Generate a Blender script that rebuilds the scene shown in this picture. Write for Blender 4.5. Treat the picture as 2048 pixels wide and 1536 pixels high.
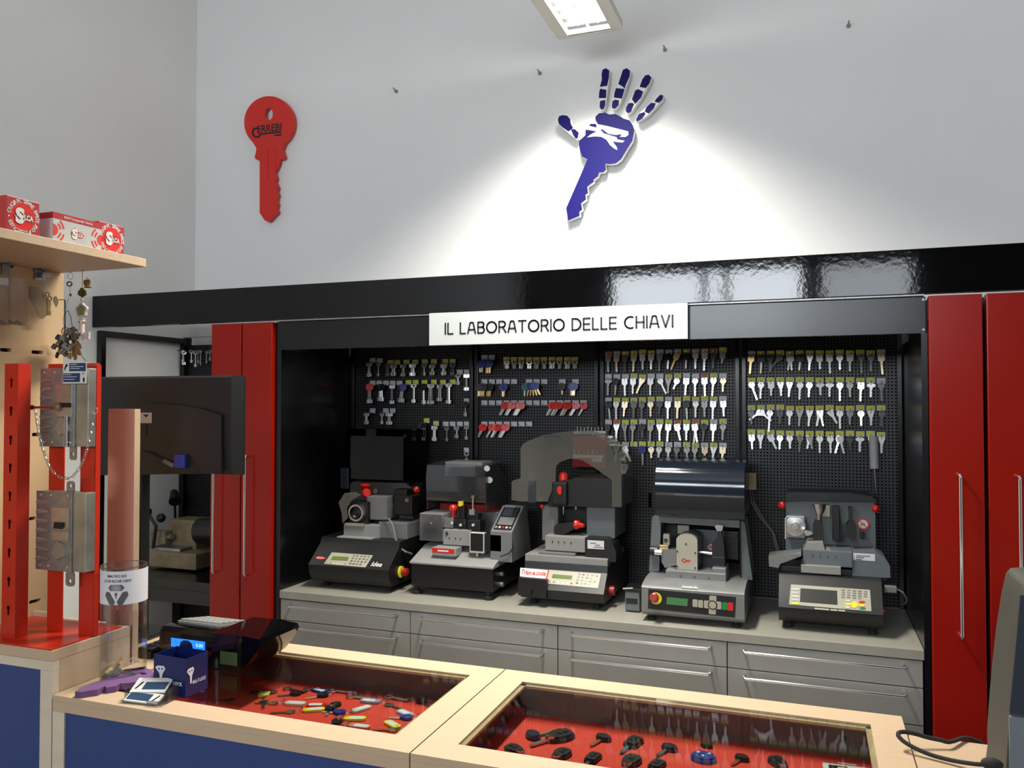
import bpy, bmesh, math, random
from mathutils import Vector, Matrix
from mathutils.geometry import tessellate_polygon
random.seed(7)
S = bpy.context.scene
COL = S.collection
for _o in list(bpy.data.objects):
    bpy.data.objects.remove(_o)

# ------------------------------------------------------------------ camera
CAMZ = 1.68
FPX = 1640.0
YAW = math.radians(20.0)
PITCH = math.radians(1.27)
cam_data = bpy.data.cameras.new('camera')
cam_data.sensor_width = 36.0
cam_data.lens = 36.0 * FPX / 2048.0
cam_data.clip_start = 0.05
cam = bpy.data.objects.new('camera', cam_data)
cam.location = (0, 0, CAMZ)
cam.rotation_euler = (math.pi / 2 + PITCH, 0, YAW)
COL.objects.link(cam)
S.camera = cam

# ------------------------------------------------------------------ world, exposure
world = bpy.data.worlds.new('daylight')
S.world = world
world.use_nodes = True
world.node_tree.nodes['Background'].inputs['Color'].default_value = (0.72, 0.82, 1.0, 1)
world.node_tree.nodes['Background'].inputs['Strength'].default_value = 2.0
S.view_settings.view_transform = 'Standard'
S.view_settings.look = 'None'
S.view_settings.gamma = 1.0
S.view_settings.use_curve_mapping = False
S.view_settings.exposure = 0.0

# ------------------------------------------------------------------ lights
def area(name, loc, rot, sx, sy, power, color):
    d = bpy.data.lights.new(name, 'AREA')
    d.shape = 'RECTANGLE'
    d.size = sx
    d.size_y = sy
    d.energy = power
    d.color = color
    o = bpy.data.objects.new(name, d)
    o.location = loc
    o.rotation_euler = rot
    COL.objects.link(o)
    return o

FRONT_Y = -3.2          # the glazed shop front behind the camera
# daylight entering through the two shop-front openings (see wall_front)
WINDOWS = [(-2.05, -0.08, 2.30, 3.08), (0.12, 0.95, 2.30, 3.08)]
for (_x0, _x1, _z0, _z1), _p in zip(WINDOWS, (102, 15)):
    area('window_daylight', ((_x0 + _x1) / 2, FRONT_Y - 0.02, (_z0 + _z1) / 2), (math.pi / 2, 0, 0), _x1 - _x0, _z1 - _z0, _p, (0.88, 0.94, 1.0))

# ------------------------------------------------------------------ helpers
def rays(px, py):
    cy, sy, cp, sp = math.cos(YAW), math.sin(YAW), math.cos(PITCH), math.sin(PITCH)
    f = Vector((-sy * cp, cy * cp, sp))
    r = Vector((cy, sy, 0))
    u = r.cross(f)
    return f + r * ((px - 1024) / FPX) - u * ((py - 768) / FPX)

def at(px, py, Y):
    """point of the measured photograph at the real distance Y"""
    d = rays(px, py)
    return Vector((0, 0, CAMZ)) + d * (Y / d.y)

def atz(px, py, z):
    d = rays(px, py)
    return Vector((0, 0, CAMZ)) + d * ((z - CAMZ) / d.z)

def onpl(px, py, P, N):
    d = rays(px, py)
    o = Vector((0, 0, CAMZ))
    return o + d * ((P - o).dot(N) / d.dot(N))

def FR(o, u=(1, 0, 0), v=(0, 0, 1)):
    u = Vector(u).normalized()
    v = Vector(v).normalized()
    n = u.cross(v)
    return Matrix(((u.x, v.x, n.x, o[0]), (u.y, v.y, n.y, o[1]), (u.z, v.z, n.z, o[2]), (0, 0, 0, 1)))

def V(*a):
    return Vector(a)

TEXTC = {}
def text_geo(s, bold=0.0):
    k = (s, bold)
    if k not in TEXTC:
        c = bpy.data.curves.new('t', 'FONT')
        c.body = s
        c.offset = bold
        c.resolution_u = 3
        o = bpy.data.objects.new('t', c)
        me = o.to_mesh()
        vs = [v.co.copy() for v in me.vertices]
        fs = [tuple(p.vertices) for p in me.polygons]
        o.to_mesh_clear()
        bpy.data.objects.remove(o)
        bpy.data.curves.remove(c)
        TEXTC[k] = (vs, fs)
    return TEXTC[k]

class MB:
    def __init__(self):
        self.v = []
        self.f = []
        self.flat = set()
    def add(self, vs, fs, M=None, flat=False):
        b = len(self.v)
        if flat: self.flat |= set(range(len(self.f), len(self.f) + len(fs)))
        self.v += [(M @ Vector(v)) if M is not None else Vector(v) for v in vs]
        self.f += [tuple(i + b for i in f) for f in fs]
        return self
    def box(self, x0, x1, y0, y1, z0, z1, bev=0.0, M=None):
        if x0 > x1: x0, x1 = x1, x0
        if y0 > y1: y0, y1 = y1, y0
        if z0 > z1: z0, z1 = z1, z0
        vs = [(x, y, z) for z in (z0, z1) for y in (y0, y1) for x in (x0, x1)]
        fs = [(0, 2, 3, 1), (4, 5, 7, 6), (0, 1, 5, 4), (2, 6, 7, 3), (0, 4, 6, 2), (1, 3, 7, 5)]
        if bev > 0:
            bev = min(bev, 0.45 * min(x1 - x0, y1 - y0, z1 - z0))
            bm = bmesh.new()
            bv = [bm.verts.new(v) for v in vs]
            for f in fs:
                bm.faces.new([bv[i] for i in f])
            bmesh.ops.bevel(bm, geom=list(bm.edges), offset=bev, segments=2, profile=0.6, affect='EDGES')
            bm.verts.index_update()
            vs = [v.co.copy() for v in bm.verts]
            fs = [tuple(v.index for v in f.verts) for f in bm.faces]
            bm.free()
        return self.add(vs, fs, M, True)
    def pbox(self, x0, y0, x1, y1, Y, dep, bev=0.0):
        """box whose front face spans the measured outline at distance Y"""
        xm, ym = (x0 + x1) / 2, (y0 + y1) / 2
        return self.box(at(x0, ym, Y).x, at(x1, ym, Y).x, Y, Y + dep, at(xm, y1, Y).z, at(xm, y0, Y).z, bev)
    def cyl(self, p0, p1, r0, r1=None, n=14, cap=True):
        if r1 is None: r1 = r0
        if 9 <= n < 14: n = 14
        p0, p1 = Vector(p0), Vector(p1)
        d = (p1 - p0).normalized()
        a = d.orthogonal().normalized()
        b = d.cross(a)
        vs, fs = [], []
        for p, r in ((p0, r0), (p1, r1)):
            for i in range(n):
                t = 2 * math.pi * i / n
                vs.append(p + (a * math.cos(t) + b * math.sin(t)) * r)
        for i in range(n):
            j = (i + 1) % n
            fs.append((i, j, n + j, n + i))
        if cap:
            fs.append(tuple(reversed(range(n))))
            fs.append(tuple(range(n, 2 * n)))
        return self.add(vs, fs)
    def tube(self, pts, r, n=8, closed=False):
        pts = [Vector(p) for p in pts]
        m = len(pts)
        vs, fs = [], []
        a = None
        for k in range(m):
            if closed:
                d = (pts[(k + 1) % m] - pts[k - 1]).normalized()
            else:
                d = (pts[min(k + 1, m - 1)] - pts[max(k - 1, 0)]).normalized()
            if a is None:
                a = d.orthogonal().normalized()
            else:
                a = (a - d * a.dot(d)).normalized()
            b = d.cross(a)
            rr = r[k] if isinstance(r, (list, tuple)) else r
            for i in range(n):
                t = 2 * math.pi * i / n
                vs.append(pts[k] + (a * math.cos(t) + b * math.sin(t)) * rr)
        for k in range(m if closed else m - 1):
            k2 = (k + 1) % m
            for i in range(n):
                j = (i + 1) % n
                fs.append((k * n + i, k * n + j, k2 * n + j, k2 * n + i))
        if not closed:
            fs.append(tuple(reversed(range(n))))
            fs.append(tuple((m - 1) * n + i for i in range(n)))
        return self.add(vs, fs)
    def prism(self, poly, dep, M=None, holes=()):
        """2-D outline (u, v) pushed from n = 0 to n = dep"""
        poly = [tuple(p) for p in poly]
        def ccw(q): return sum(q[i - 1][0] * q[i][1] - q[i][0] * q[i - 1][1] for i in range(len(q))) > 0
        if not ccw(poly): poly = poly[::-1]
        hs = [list(h)[::-1] if ccw(h) else list(h) for h in holes]
        vs, fs = [], []
        loops = [poly] + hs
        if hs:
            tris = tessellate_polygon([[Vector((p[0], p[1], 0)) for p in l] for l in loops])
        flat = [p for l in loops for p in l]
        n = len(flat)
        vs = [(p[0], p[1], 0) for p in flat] + [(p[0], p[1], dep) for p in flat]
        if hs:
            for t in tris:
                a, b, c = (Vector(flat[i]) for i in t)
                s = (b - a).cross(c - a) if hasattr(Vector((0, 0)), 'cross') else 0
                t = t if (b.x - a.x) * (c.y - a.y) - (b.y - a.y) * (c.x - a.x) > 0 else (t[0], t[2], t[1])
                fs.append((t[2], t[1], t[0]))
                fs.append(tuple(i + n for i in t))
        else:
            fs.append(tuple(reversed(range(n))))
            fs.append(tuple(range(n, 2 * n)))
        o = 0
        for l in loops:
            m = len(l)
            for i in range(m):
                j = (i + 1) % m
                fs.append((o + i, o + j, n + o + j, n + o + i))
            o += m
        return self.add(vs, fs, M)
    def lathe(self, prof, o=(0, 0, 0), axis=(0, 0, 1), n=20):
        """profile of (radius, height) turned about the axis"""
        ax = Vector(axis).normalized()
        n = max(n, 14)
        a = ax.orthogonal().normalized()
        b = ax.cross(a)
        o = Vector(o)
        vs, fs = [], []
        for r, h in prof:
            for i in range(n):
                t = 2 * math.pi * i / n
                vs.append(o + ax * h + (a * math.cos(t) + b * math.sin(t)) * max(r, 1e-5))
        for k in range(len(prof) - 1):
            for i in range(n):
                j = (i + 1) % n
                fs.append((k * n + i, k * n + j, (k + 1) * n + j, (k + 1) * n + i))
        fs.append(tuple(reversed(range(n))))
        fs.append(tuple((len(prof) - 1) * n + i for i in range(n)))
        return self.add(vs, fs)
    def ball(self, c, r, sc=(1, 1, 1), n=12):
        c = Vector(c)
        k = n // 2
        n = max(n, 16); k = n // 2
        prof = [(math.sin(math.pi * i / k), -math.cos(math.pi * i / k)) for i in range(k + 1)]
        t = MB().lathe(prof, n=n)
        return self.add([(c.x + v.x * r * sc[0], c.y + v.y * r * sc[1], c.z + v.z * r * sc[2]) for v in t.v], t.f)
    def text(self, s, size, M, bold=0.0, w=None, dep=0.0, align='C', shear=0.0):
        vs, fs = text_geo(s, bold)
        if not vs: return self
        x0 = min(v.x for v in vs); x1 = max(v.x for v in vs)
        k = size / 0.69
        kx = k if w is None else w / (x1 - x0)
        sh = {'C': -(x0 + x1) / 2, 'L': -x0, 'R': -x1}[align]
        return self.add([((v.x + sh) * kx + shear * v.y * k, (v.y - 0.345) * k, 0.0006 + dep) for v in vs], fs, M)
    def extent(self):
        xs = [v.x for v in self.v]; ys = [v.y for v in self.v]; zs = [v.z for v in self.v]
        return Vector((min(xs), min(ys), min(zs))), Vector((max(xs), max(ys), max(zs)))

WL = {}
def mesh_of(name, mb, mat, origin, smooth=28):
    me = bpy.data.meshes.new(name)
    me.from_pydata([tuple(v - origin) for v in mb.v], [], mb.f)
    me.materials.append(M[mat] if isinstance(mat, str) else mat)
    if smooth:
        me.set_sharp_from_angle(angle=math.radians(smooth))
        me.polygons.foreach_set('use_smooth', [i not in mb.flat for i in range(len(me.polygons))])
    me.update()
    return me

def thing(name, label, cat, loc, group=None):
    o = bpy.data.objects.new(name, None)
    o.empty_display_size = 0.05
    COL.objects.link(o)
    o.location = loc
    o['label'] = label
    o['category'] = cat
    if group: o['group'] = group
    WL[o.name] = Vector(loc)
    return o

def part(name, mb, mat, parent, label=None, smooth=28, kind=None):
    o = bpy.data.objects.new(name, mesh_of(name, mb, mat, WL[parent.name], smooth))
    COL.objects.link(o)
    o.parent = parent
    WL[o.name] = WL[parent.name]
    if label: o['label'] = label
    if kind: o['kind'] = kind
    return o

def solo(name, mb, mat, label, cat, group=None, smooth=28, kind=None):
    a, b = mb.extent()
    org = Vector(((a.x + b.x) / 2, (a.y + b.y) / 2, a.z))
    o = bpy.data.objects.new(name, mesh_of(name, mb, mat, org, smooth))
    COL.objects.link(o)
    o.location = org
    WL[o.name] = org
    if label: o['label'] = label
    if cat: o['category'] = cat
    if group: o['group'] = group
    if kind: o['kind'] = kind
    return o

def struct(name, mb, mat, label=None):
    o = solo(name, mb, mat, label, None, smooth=0)
    o['kind'] = 'structure'
    return o

def ell(cx, cy, rx, ry, n=28, a0=0.0, a1=2 * math.pi):
    full = abs(a1 - a0 - 2 * math.pi) < 1e-6
    return [(cx + rx * math.cos(a0 + (a1 - a0) * i / (n if full else n - 1)), cy + ry * math.sin(a0 + (a1 - a0) * i / (n if full else n - 1))) for i in range(n)]

def rrect(x0, x1, y0, y1, r, n=4):
    out = []
    for cx, cy, a in ((x1 - r, y1 - r, 0), (x0 + r, y1 - r, 90), (x0 + r, y0 + r, 180), (x1 - r, y0 + r, 270)):
        for i in range(n + 1):
            t = math.radians(a + 90 * i / n)
            out.append((cx + r * math.cos(t), cy + r * math.sin(t)))
    return out

def pxy(pts, Y):
    return [(lambda p: (p.x, p.z))(at(x, y, Y)) for x, y in pts]

# ------------------------------------------------------------------ materials
M = {}
def nm(name):
    m = bpy.data.materials.new(name)
    m.use_nodes = True
    M[name] = m
    nt = m.node_tree
    return m, nt, nt.nodes['Principled BSDF']

def lin(h):
    h = [int(h[i:i + 2], 16) / 255 for i in (0, 2, 4)]
    return tuple((c / 12.92 if c <= 0.04045 else ((c + 0.055) / 1.055) ** 2.4) for c in h) + (1,)

def mat(name, col, rough=0.5, metal=0.0, noise=0.0, scale=20.0, bump=0.0, bscale=60.0, coat=0.0, spec=0.5, stretch=None):
    m, nt, b = nm(name)
    c = lin(col) if isinstance(col, str) else tuple(col) + (1,)
    b.inputs['Base Color'].default_value = c
    b.inputs['Roughness'].default_value = rough
    b.inputs['Metallic'].default_value = metal
    b.inputs['Specular IOR Level'].default_value = spec
    if coat: b.inputs['Coat Weight'].default_value = coat; b.inputs['Coat Roughness'].default_value = 0.08
    tc = nt.nodes.new('ShaderNodeTexCoord')
    if noise:
        n = nt.nodes.new('ShaderNodeTexNoise')
        n.inputs['Scale'].default_value = scale
        n.inputs['Detail'].default_value = 4
        mp = nt.nodes.new('ShaderNodeMapping')
        mp.inputs['Scale'].default_value = stretch or (1, 1, 1)
        nt.links.new(tc.outputs['Object'], mp.inputs['Vector'])
        nt.links.new(mp.outputs['Vector'], n.inputs['Vector'])
        r = nt.nodes.new('ShaderNodeMapRange')
        r.inputs['From Min'].default_value = 0.3; r.inputs['From Max'].default_value = 0.7
        r.inputs['To Min'].default_value = 1 - noise; r.inputs['To Max'].default_value = 1 + noise
        nt.links.new(n.outputs['Fac'], r.inputs['Value'])
        x = nt.nodes.new('ShaderNodeVectorMath'); x.operation = 'SCALE'
        x.inputs[0].default_value = c[:3]
        nt.links.new(r.outputs['Result'], x.inputs['Scale'])
        nt.links.new(x.outputs['Vector'], b.inputs['Base Color'])
    if bump:
        n = nt.nodes.new('ShaderNodeTexNoise')
        n.inputs['Scale'].default_value = bscale
        n.inputs['Detail'].default_value = 3
        nt.links.new(tc.outputs['Object'], n.inputs['Vector'])
        bp = nt.nodes.new('ShaderNodeBump')
        bp.inputs['Strength'].default_value = bump
        bp.inputs['Distance'].default_value = 0.002
        nt.links.new(n.outputs['Fac'], bp.inputs['Height'])
        nt.links.new(bp.outputs['Normal'], b.inputs['Normal'])
    return m

def clear(name, tint, refl=0.08, rough=0.03, haze=0.0, hazecol=(0.6, 0.6, 0.6)):
    """thin clear plastic or glass: tinted see-through with a fresnel gloss"""
    m, nt, b = nm(name)
    nt.nodes.remove(b)
    t = nt.nodes.new('ShaderNodeBsdfTransparent'); t.inputs['Color'].default_value = tuple(tint) + (1,)
    g = nt.nodes.new('ShaderNodeBsdfGlossy'); g.inputs['Roughness'].default_value = rough
    lw = nt.nodes.new('ShaderNodeLayerWeight'); lw.inputs['Blend'].default_value = 0.5
    mx = nt.nodes.new('ShaderNodeMixShader')
    pw = nt.nodes.new('ShaderNodeMath'); pw.operation = 'POWER'; pw.inputs[1].default_value = 5.0
    nt.links.new(lw.outputs['Facing'], pw.inputs[0])
    ad = nt.nodes.new('ShaderNodeMath'); ad.operation = 'MULTIPLY_ADD'; ad.inputs[1].default_value = 0.9; ad.inputs[2].default_value = 0.035 + refl; ad.use_clamp = True
    nt.links.new(pw.outputs['Value'], ad.inputs[0])
    nt.links.new(ad.outputs['Value'], mx.inputs['Fac'])
    nt.links.new(t.outputs['BSDF'], mx.inputs[1])
    nt.links.new(g.outputs['BSDF'], mx.inputs[2])
    out = mx
    if haze:
        d = nt.nodes.new('ShaderNodeBsdfDiffuse'); d.inputs['Color'].default_value = tuple(hazecol) + (1,)
        m2 = nt.nodes.new('ShaderNodeMixShader'); m2.inputs['Fac'].default_value = haze
        nt.links.new(mx.outputs['Shader'], m2.inputs[1]); nt.links.new(d.outputs['BSDF'], m2.inputs[2])
        out = m2
    nt.links.new(out.outputs['Shader'], nt.nodes['Material Output'].inputs['Surface'])
    return m

def emit(name, col, strength):
    m, nt, b = nm(name)
    b.inputs['Base Color'].default_value = tuple(col) + (1,)
    b.inputs['Emission Color'].default_value = tuple(col) + (1,)
    b.inputs['Emission Strength'].default_value = strength
    return m

mat('wall_paint', (0.84, 0.84, 0.84), 0.9, noise=0.015, scale=3, bump=0.08, bscale=90)
mat('wall_paint_left', (0.86, 0.86, 0.83), 0.9, noise=0.015, scale=3, bump=0.08, bscale=90)
mat('shop_front', (0.05, 0.045, 0.04), 0.7, noise=0.2, scale=3)
mat('ceiling_paint', (0.86, 0.86, 0.85), 0.9, noise=0.01)
mat('floor_tile', (0.32, 0.30, 0.28), 0.35, noise=0.12, scale=6)
mat('black_lacquer', (0.002, 0.002, 0.0025), 0.05, noise=0.2, bump=0.06, bscale=60, spec=0.42)
mat('black_satin', (0.003, 0.003, 0.004), 0.24, noise=0.2, bump=0.05, bscale=40)
mat('black_matt', (0.003, 0.003, 0.0035), 0.6, noise=0.2)
mat('red_lacquer', (0.27, 0.007, 0.002), 0.24, spec=0.3, noise=0.04, scale=3, bump=0.03, bscale=35)
mat('red_edge', (0.46, 0.020, 0.006), 0.35, noise=0.03)
mat('drawer_grey', (0.25, 0.247, 0.23), 0.42, noise=0.03, scale=8)
mat('worktop_grey', (0.275, 0.265, 0.225), 0.33, noise=0.04, scale=30)
mat('chrome', (0.75, 0.75, 0.77), 0.14, 1.0, noise=0.02)
mat('steel', (0.62, 0.62, 0.62), 0.28, 1.0, noise=0.06, scale=60)
mat('steel_dull', (0.36, 0.36, 0.35), 0.4, 0.9, noise=0.15, scale=50)
mat('steel_zinc', (0.42, 0.42, 0.37), 0.36, 0.85, noise=0.22, scale=14)
mat('brass', (0.72, 0.50, 0.22), 0.3, 1.0, noise=0.08, scale=40)
mat('brass_old', (0.30, 0.22, 0.11), 0.42, 0.8, noise=0.2, scale=40)
mat('beech', (0.50, 0.36, 0.235), 0.45, noise=0.035, scale=9, stretch=(0.6, 9, 3), bump=0.02)
mat('beech_edge', (0.60, 0.50, 0.38), 0.5, noise=0.06, scale=9, stretch=(0.6, 9, 3))
mat('beech_panel', (0.56, 0.38, 0.21), 0.5, noise=0.07, scale=6, stretch=(3, 0.8, 0.5))
mat('board_red_bounce', (0.50, 0.25, 0.18), 0.45, noise=0.10, scale=5, stretch=(1, 1, 0.5))  # wood face with red bounce light put into the colour
mat('blue_panel', (0.022, 0.045, 0.165), 0.45, noise=0.04, scale=30)
mat('red_felt', (0.60, 0.030, 0.010), 0.8, noise=0.05, scale=80)
mat('dark_inner', (0.10, 0.060, 0.052), 0.4, noise=0.15, scale=5)
mat('white_plastic', (0.528, 0.528, 0.512), 0.4, noise=0.02)
mat('sign_white', (0.5084, 0.5412, 0.5412), 0.22, noise=0.015, scale=4)
mat('cream', (0.36, 0.345, 0.27), 0.4, noise=0.03)
mat('ink', (0.008, 0.008, 0.010), 0.4, noise=0.1)
mat('white_print', (0.60, 0.60, 0.57), 0.5, noise=0.02)
mat('red_print', (0.55, 0.02, 0.015), 0.5, noise=0.05)
mat('red_plastic', (0.62, 0.018, 0.012), 0.3, noise=0.05)
mat('red_dark', (0.28, 0.012, 0.012), 0.35, noise=0.05)
mat('key_red', (0.70, 0.022, 0.014), 0.35, noise=0.05, scale=4)
mat('yellow_plastic', (0.75, 0.60, 0.03), 0.4, noise=0.05)
mat('green_plastic', (0.01, 0.20, 0.06), 0.4, noise=0.05)
mat('lcd_green', (0.10, 0.15, 0.02), 0.3, noise=0.06)
mat('lcd_teal', (0.06, 0.20, 0.07), 0.3, noise=0.06)
mat('tag_yellow', (0.58, 0.60, 0.03), 0.5, noise=0.12, scale=120)
mat('tag_white', (0.50, 0.52, 0.56), 0.35, noise=0.06, scale=90)
mat('tag_orange', (0.42, 0.12, 0.02), 0.5, noise=0.1, scale=90)
mat('machine_grey', (0.154, 0.1575, 0.1575), 0.42, noise=0.04, scale=20)
mat('machine_light', (0.252, 0.252, 0.2415), 0.42, noise=0.05, scale=20)
mat('machine_blue_grey', (0.112, 0.1295, 0.14), 0.42, noise=0.05, scale=20)
mat('machine_dark', (0.006, 0.0063, 0.007), 0.42, noise=0.08, scale=20, bump=0.03)
mat('machine_silver', (0.21, 0.215, 0.215), 0.34, 0.35, noise=0.04, scale=20)
mat('machine_black', (0.004, 0.004, 0.0045), 0.4, noise=0.1)
mat('rubber', (0.012, 0.012, 0.012), 0.8, noise=0.1)
mat('cable_grey', (0.17, 0.17, 0.15), 0.6, noise=0.05)
mat('blue_box', (0.0035, 0.010, 0.082), 0.3, noise=0.05, scale=8)
mat('blue_head', (0.012, 0.03, 0.22), 0.4, noise=0.05)
mat('teal_head', (0.01, 0.12, 0.18), 0.4, noise=0.05)
mat('purple_foam', (0.13, 0.055, 0.16), 0.8, noise=0.06, scale=30)
mat('hand_blue', (0.007, 0.005, 0.105), 0.55, spec=0.15, noise=0.05, scale=12)
mat('board_white', (0.80, 0.80, 0.76), 0.5, noise=0.02)
mat('monitor_black', (0.008, 0.0085, 0.010), 0.42, noise=0.05, bump=0.03)
mat('device_grey', (0.062, 0.059, 0.047), 0.5, noise=0.06, scale=15, bump=0.05, bscale=150)
mat('device_blue', (0.018, 0.024, 0.038), 0.45, noise=0.05)
mat('device_light', (0.15, 0.165, 0.19), 0.45, noise=0.05)
mat('box_red', (0.36, 0.012, 0.012), 0.4, noise=0.04, scale=8)
mat('box_grey', (0.42, 0.42, 0.39), 0.45, noise=0.10, scale=18)
mat('box_white', (0.60, 0.58, 0.62), 0.5, noise=0.03)
mat('key_pink', (0.62, 0.50, 0.50), 0.5, noise=0.04)
mat('leaf_green', (0.22, 0.28, 0.10), 0.45, noise=0.15, scale=60)
mat('leaf_dark', (0.10, 0.14, 0.015), 0.5, noise=0.2, scale=60)
mat('card_blue', (0.012, 0.045, 0.10), 0.4, noise=0.06)
mat('old_ivory', (0.22, 0.17, 0.10), 0.5, noise=0.25, scale=25)
mat('handle_grey', (0.33, 0.34, 0.36), 0.5, noise=0.05)
mat('label_paper', (0.62, 0.62, 0.66), 0.6, noise=0.02)
mat('sticker_green', (0.05, 0.13, 0.05), 0.6, noise=0.05)
mat('lilac', (0.35, 0.28, 0.40), 0.4, noise=0.05)
mat('nail', (0.34, 0.33, 0.31), 0.5, 0.5, noise=0.2)
mat('lamp_frame', (0.62, 0.61, 0.54), 0.4, noise=0.02)
mat('gold', (0.50, 0.34, 0.12), 0.35, 0.7, noise=0.2, scale=80)
emit('tube_glow', (1.0, 0.99, 0.95), 22.0)
emit('lcd_blue', (0.01, 0.20, 1.0), 1.0)
emit('lcd_text', (0.35, 0.75, 1.0), 1.0)
emit('bulb_glow', (1.0, 0.93, 0.8), 30.0)
clear('glass', (0.86, 0.90, 0.88), 0.0, 0.02)
clear('acrylic', (0.95, 0.96, 0.96), 0.045, 0.03)
clear('acrylic_hazy', (0.72, 0.72, 0.70), 0.02, 0.08, 0.11, (0.5, 0.5, 0.45))
clear('acrylic_grey', (0.62, 0.63, 0.66), 0.03, 0.06, 0.05, (0.4, 0.42, 0.45))
clear('smoke', (0.07, 0.08, 0.11), 0.04, 0.10, 0.35, (0.035, 0.050, 0.075))
clear('smoke_black', (0.03, 0.03, 0.035), 0.0, 0.06)
clear('bag', (0.90, 0.86, 0.82), 0.03, 0.12, 0.06, (0.6, 0.55, 0.5))

def peg_material(name, base, hole, pitch=0.0127, rad=0.0030):
    m, nt, b = nm(name)
    tc = nt.nodes.new('ShaderNodeTexCoord')
    sep = nt.nodes.new('ShaderNodeSeparateXYZ')
    nt.links.new(tc.outputs['Object'], sep.inputs['Vector'])
    acc = None
    for ax in ('X', 'Z'):
        d = nt.nodes.new('ShaderNodeMath'); d.operation = 'DIVIDE'; d.inputs[1].default_value = pitch
        nt.links.new(sep.outputs[ax], d.inputs[0])
        f = nt.nodes.new('ShaderNodeMath'); f.operation = 'FRACT'
        nt.links.new(d.outputs[0], f.inputs[0])
        s = nt.nodes.new('ShaderNodeMath'); s.operation = 'SUBTRACT'; s.inputs[1].default_value = 0.5
        nt.links.new(f.outputs[0], s.inputs[0])
        q = nt.nodes.new('ShaderNodeMath'); q.operation = 'POWER'; q.inputs[1].default_value = 2
        nt.links.new(s.outputs[0], q.inputs[0])
        if acc is None: acc = q
        else:
            a = nt.nodes.new('ShaderNodeMath'); a.operation = 'ADD'
            nt.links.new(acc.outputs[0], a.inputs[0]); nt.links.new(q.outputs[0], a.inputs[1]); acc = a
    lt = nt.nodes.new('ShaderNodeMath'); lt.operation = 'LESS_THAN'; lt.inputs[1].default_value = (rad / pitch) ** 2
    nt.links.new(acc.outputs[0], lt.inputs[0])
    mx = nt.nodes.new('ShaderNodeMix'); mx.data_type = 'RGBA'
    mx.inputs[6].default_value = tuple(base) + (1,); mx.inputs[7].default_value = tuple(hole) + (1,)
    nt.links.new(lt.outputs[0], mx.inputs[0]); nt.links.new(mx.outputs[2], b.inputs['Base Color'])
    inv = nt.nodes.new('ShaderNodeMath'); inv.operation = 'SUBTRACT'; inv.inputs[0].default_value = 1.0
    nt.links.new(lt.outputs[0], inv.inputs[1])
    sm = nt.nodes.new('ShaderNodeMath'); sm.operation = 'MULTIPLY'; sm.inputs[1].default_value = 0.5
    nt.links.new(inv.outputs[0], sm.inputs[0]); nt.links.new(sm.outputs[0], b.inputs['Specular IOR Level'])
    bp = nt.nodes.new('ShaderNodeBump'); bp.inputs['Strength'].default_value = 0.3; bp.inputs['Distance'].default_value = 0.003
    nt.links.new(inv.outputs[0], bp.inputs['Height']); nt.links.new(bp.outputs['Normal'], b.inputs['Normal'])
    b.inputs['Roughness'].default_value = 0.42
    return m
peg_material('pegboard', (0.0075, 0.0078, 0.010), (0.0005, 0.001, 0.001))
# ------------------------------------------------------------------ room shell
BACK, LEFT, RIGHT, CEIL = 3.53, -3.09, 2.9, 4.3
struct('floor', MB().box(LEFT - 0.15, RIGHT + 0.15, FRONT_Y - 0.2, BACK + 0.15, -0.1, 0), 'floor_tile')
struct('ceiling', MB().box(LEFT - 0.15, RIGHT + 0.15, FRONT_Y - 0.2, BACK + 0.15, CEIL, CEIL + 0.1), 'ceiling_paint')
struct('wall_back', MB().box(LEFT - 0.15, RIGHT + 0.15, BACK, BACK + 0.15, 0, CEIL), 'wall_paint')
struct('wall_left', MB().box(LEFT - 0.15, LEFT, FRONT_Y - 0.2, BACK, 0, CEIL), 'wall_paint_left')
struct('wall_right', MB().box(RIGHT, RIGHT + 0.15, FRONT_Y - 0.2, BACK, 0, CEIL), 'wall_paint')
# shop front behind the camera: openings for the three windows
struct('wall_front', MB().prism([(LEFT, 0), (RIGHT, 0), (RIGHT, CEIL), (LEFT, CEIL)], 0.12, FR((0, FRONT_Y - 0.05, 0)),
       [[(a, c), (b, c), (b, d), (a, d)] for a, b, c, d in WINDOWS]), 'shop_front')
for i, (a, b, c, d) in enumerate(WINDOWS):
    w = struct('window_%d' % (i + 1), MB().box(a, b, FRONT_Y - 0.10, FRONT_Y - 0.095, c, d), 'glass')
    fr = MB()
    for x in (a, b - 0.05): fr.box(x, x + 0.05, FRONT_Y - 0.125, FRONT_Y - 0.075, c, d)
    for z in (c, d - 0.05): fr.box(a, b, FRONT_Y - 0.125, FRONT_Y - 0.075, z, z + 0.05)
    part('window_frame', fr, 'black_satin', w)
    for px in ((1408, 1452) if i == 0 else ()):
        mx = at(px, 580, 2.863).x * (2 * 2.863 - FRONT_Y) / 2.863
        part('mullion', MB().box(mx - 0.03, mx + 0.03, FRONT_Y - 0.015, FRONT_Y + 0.015, c, d), 'black_satin', w)

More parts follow.
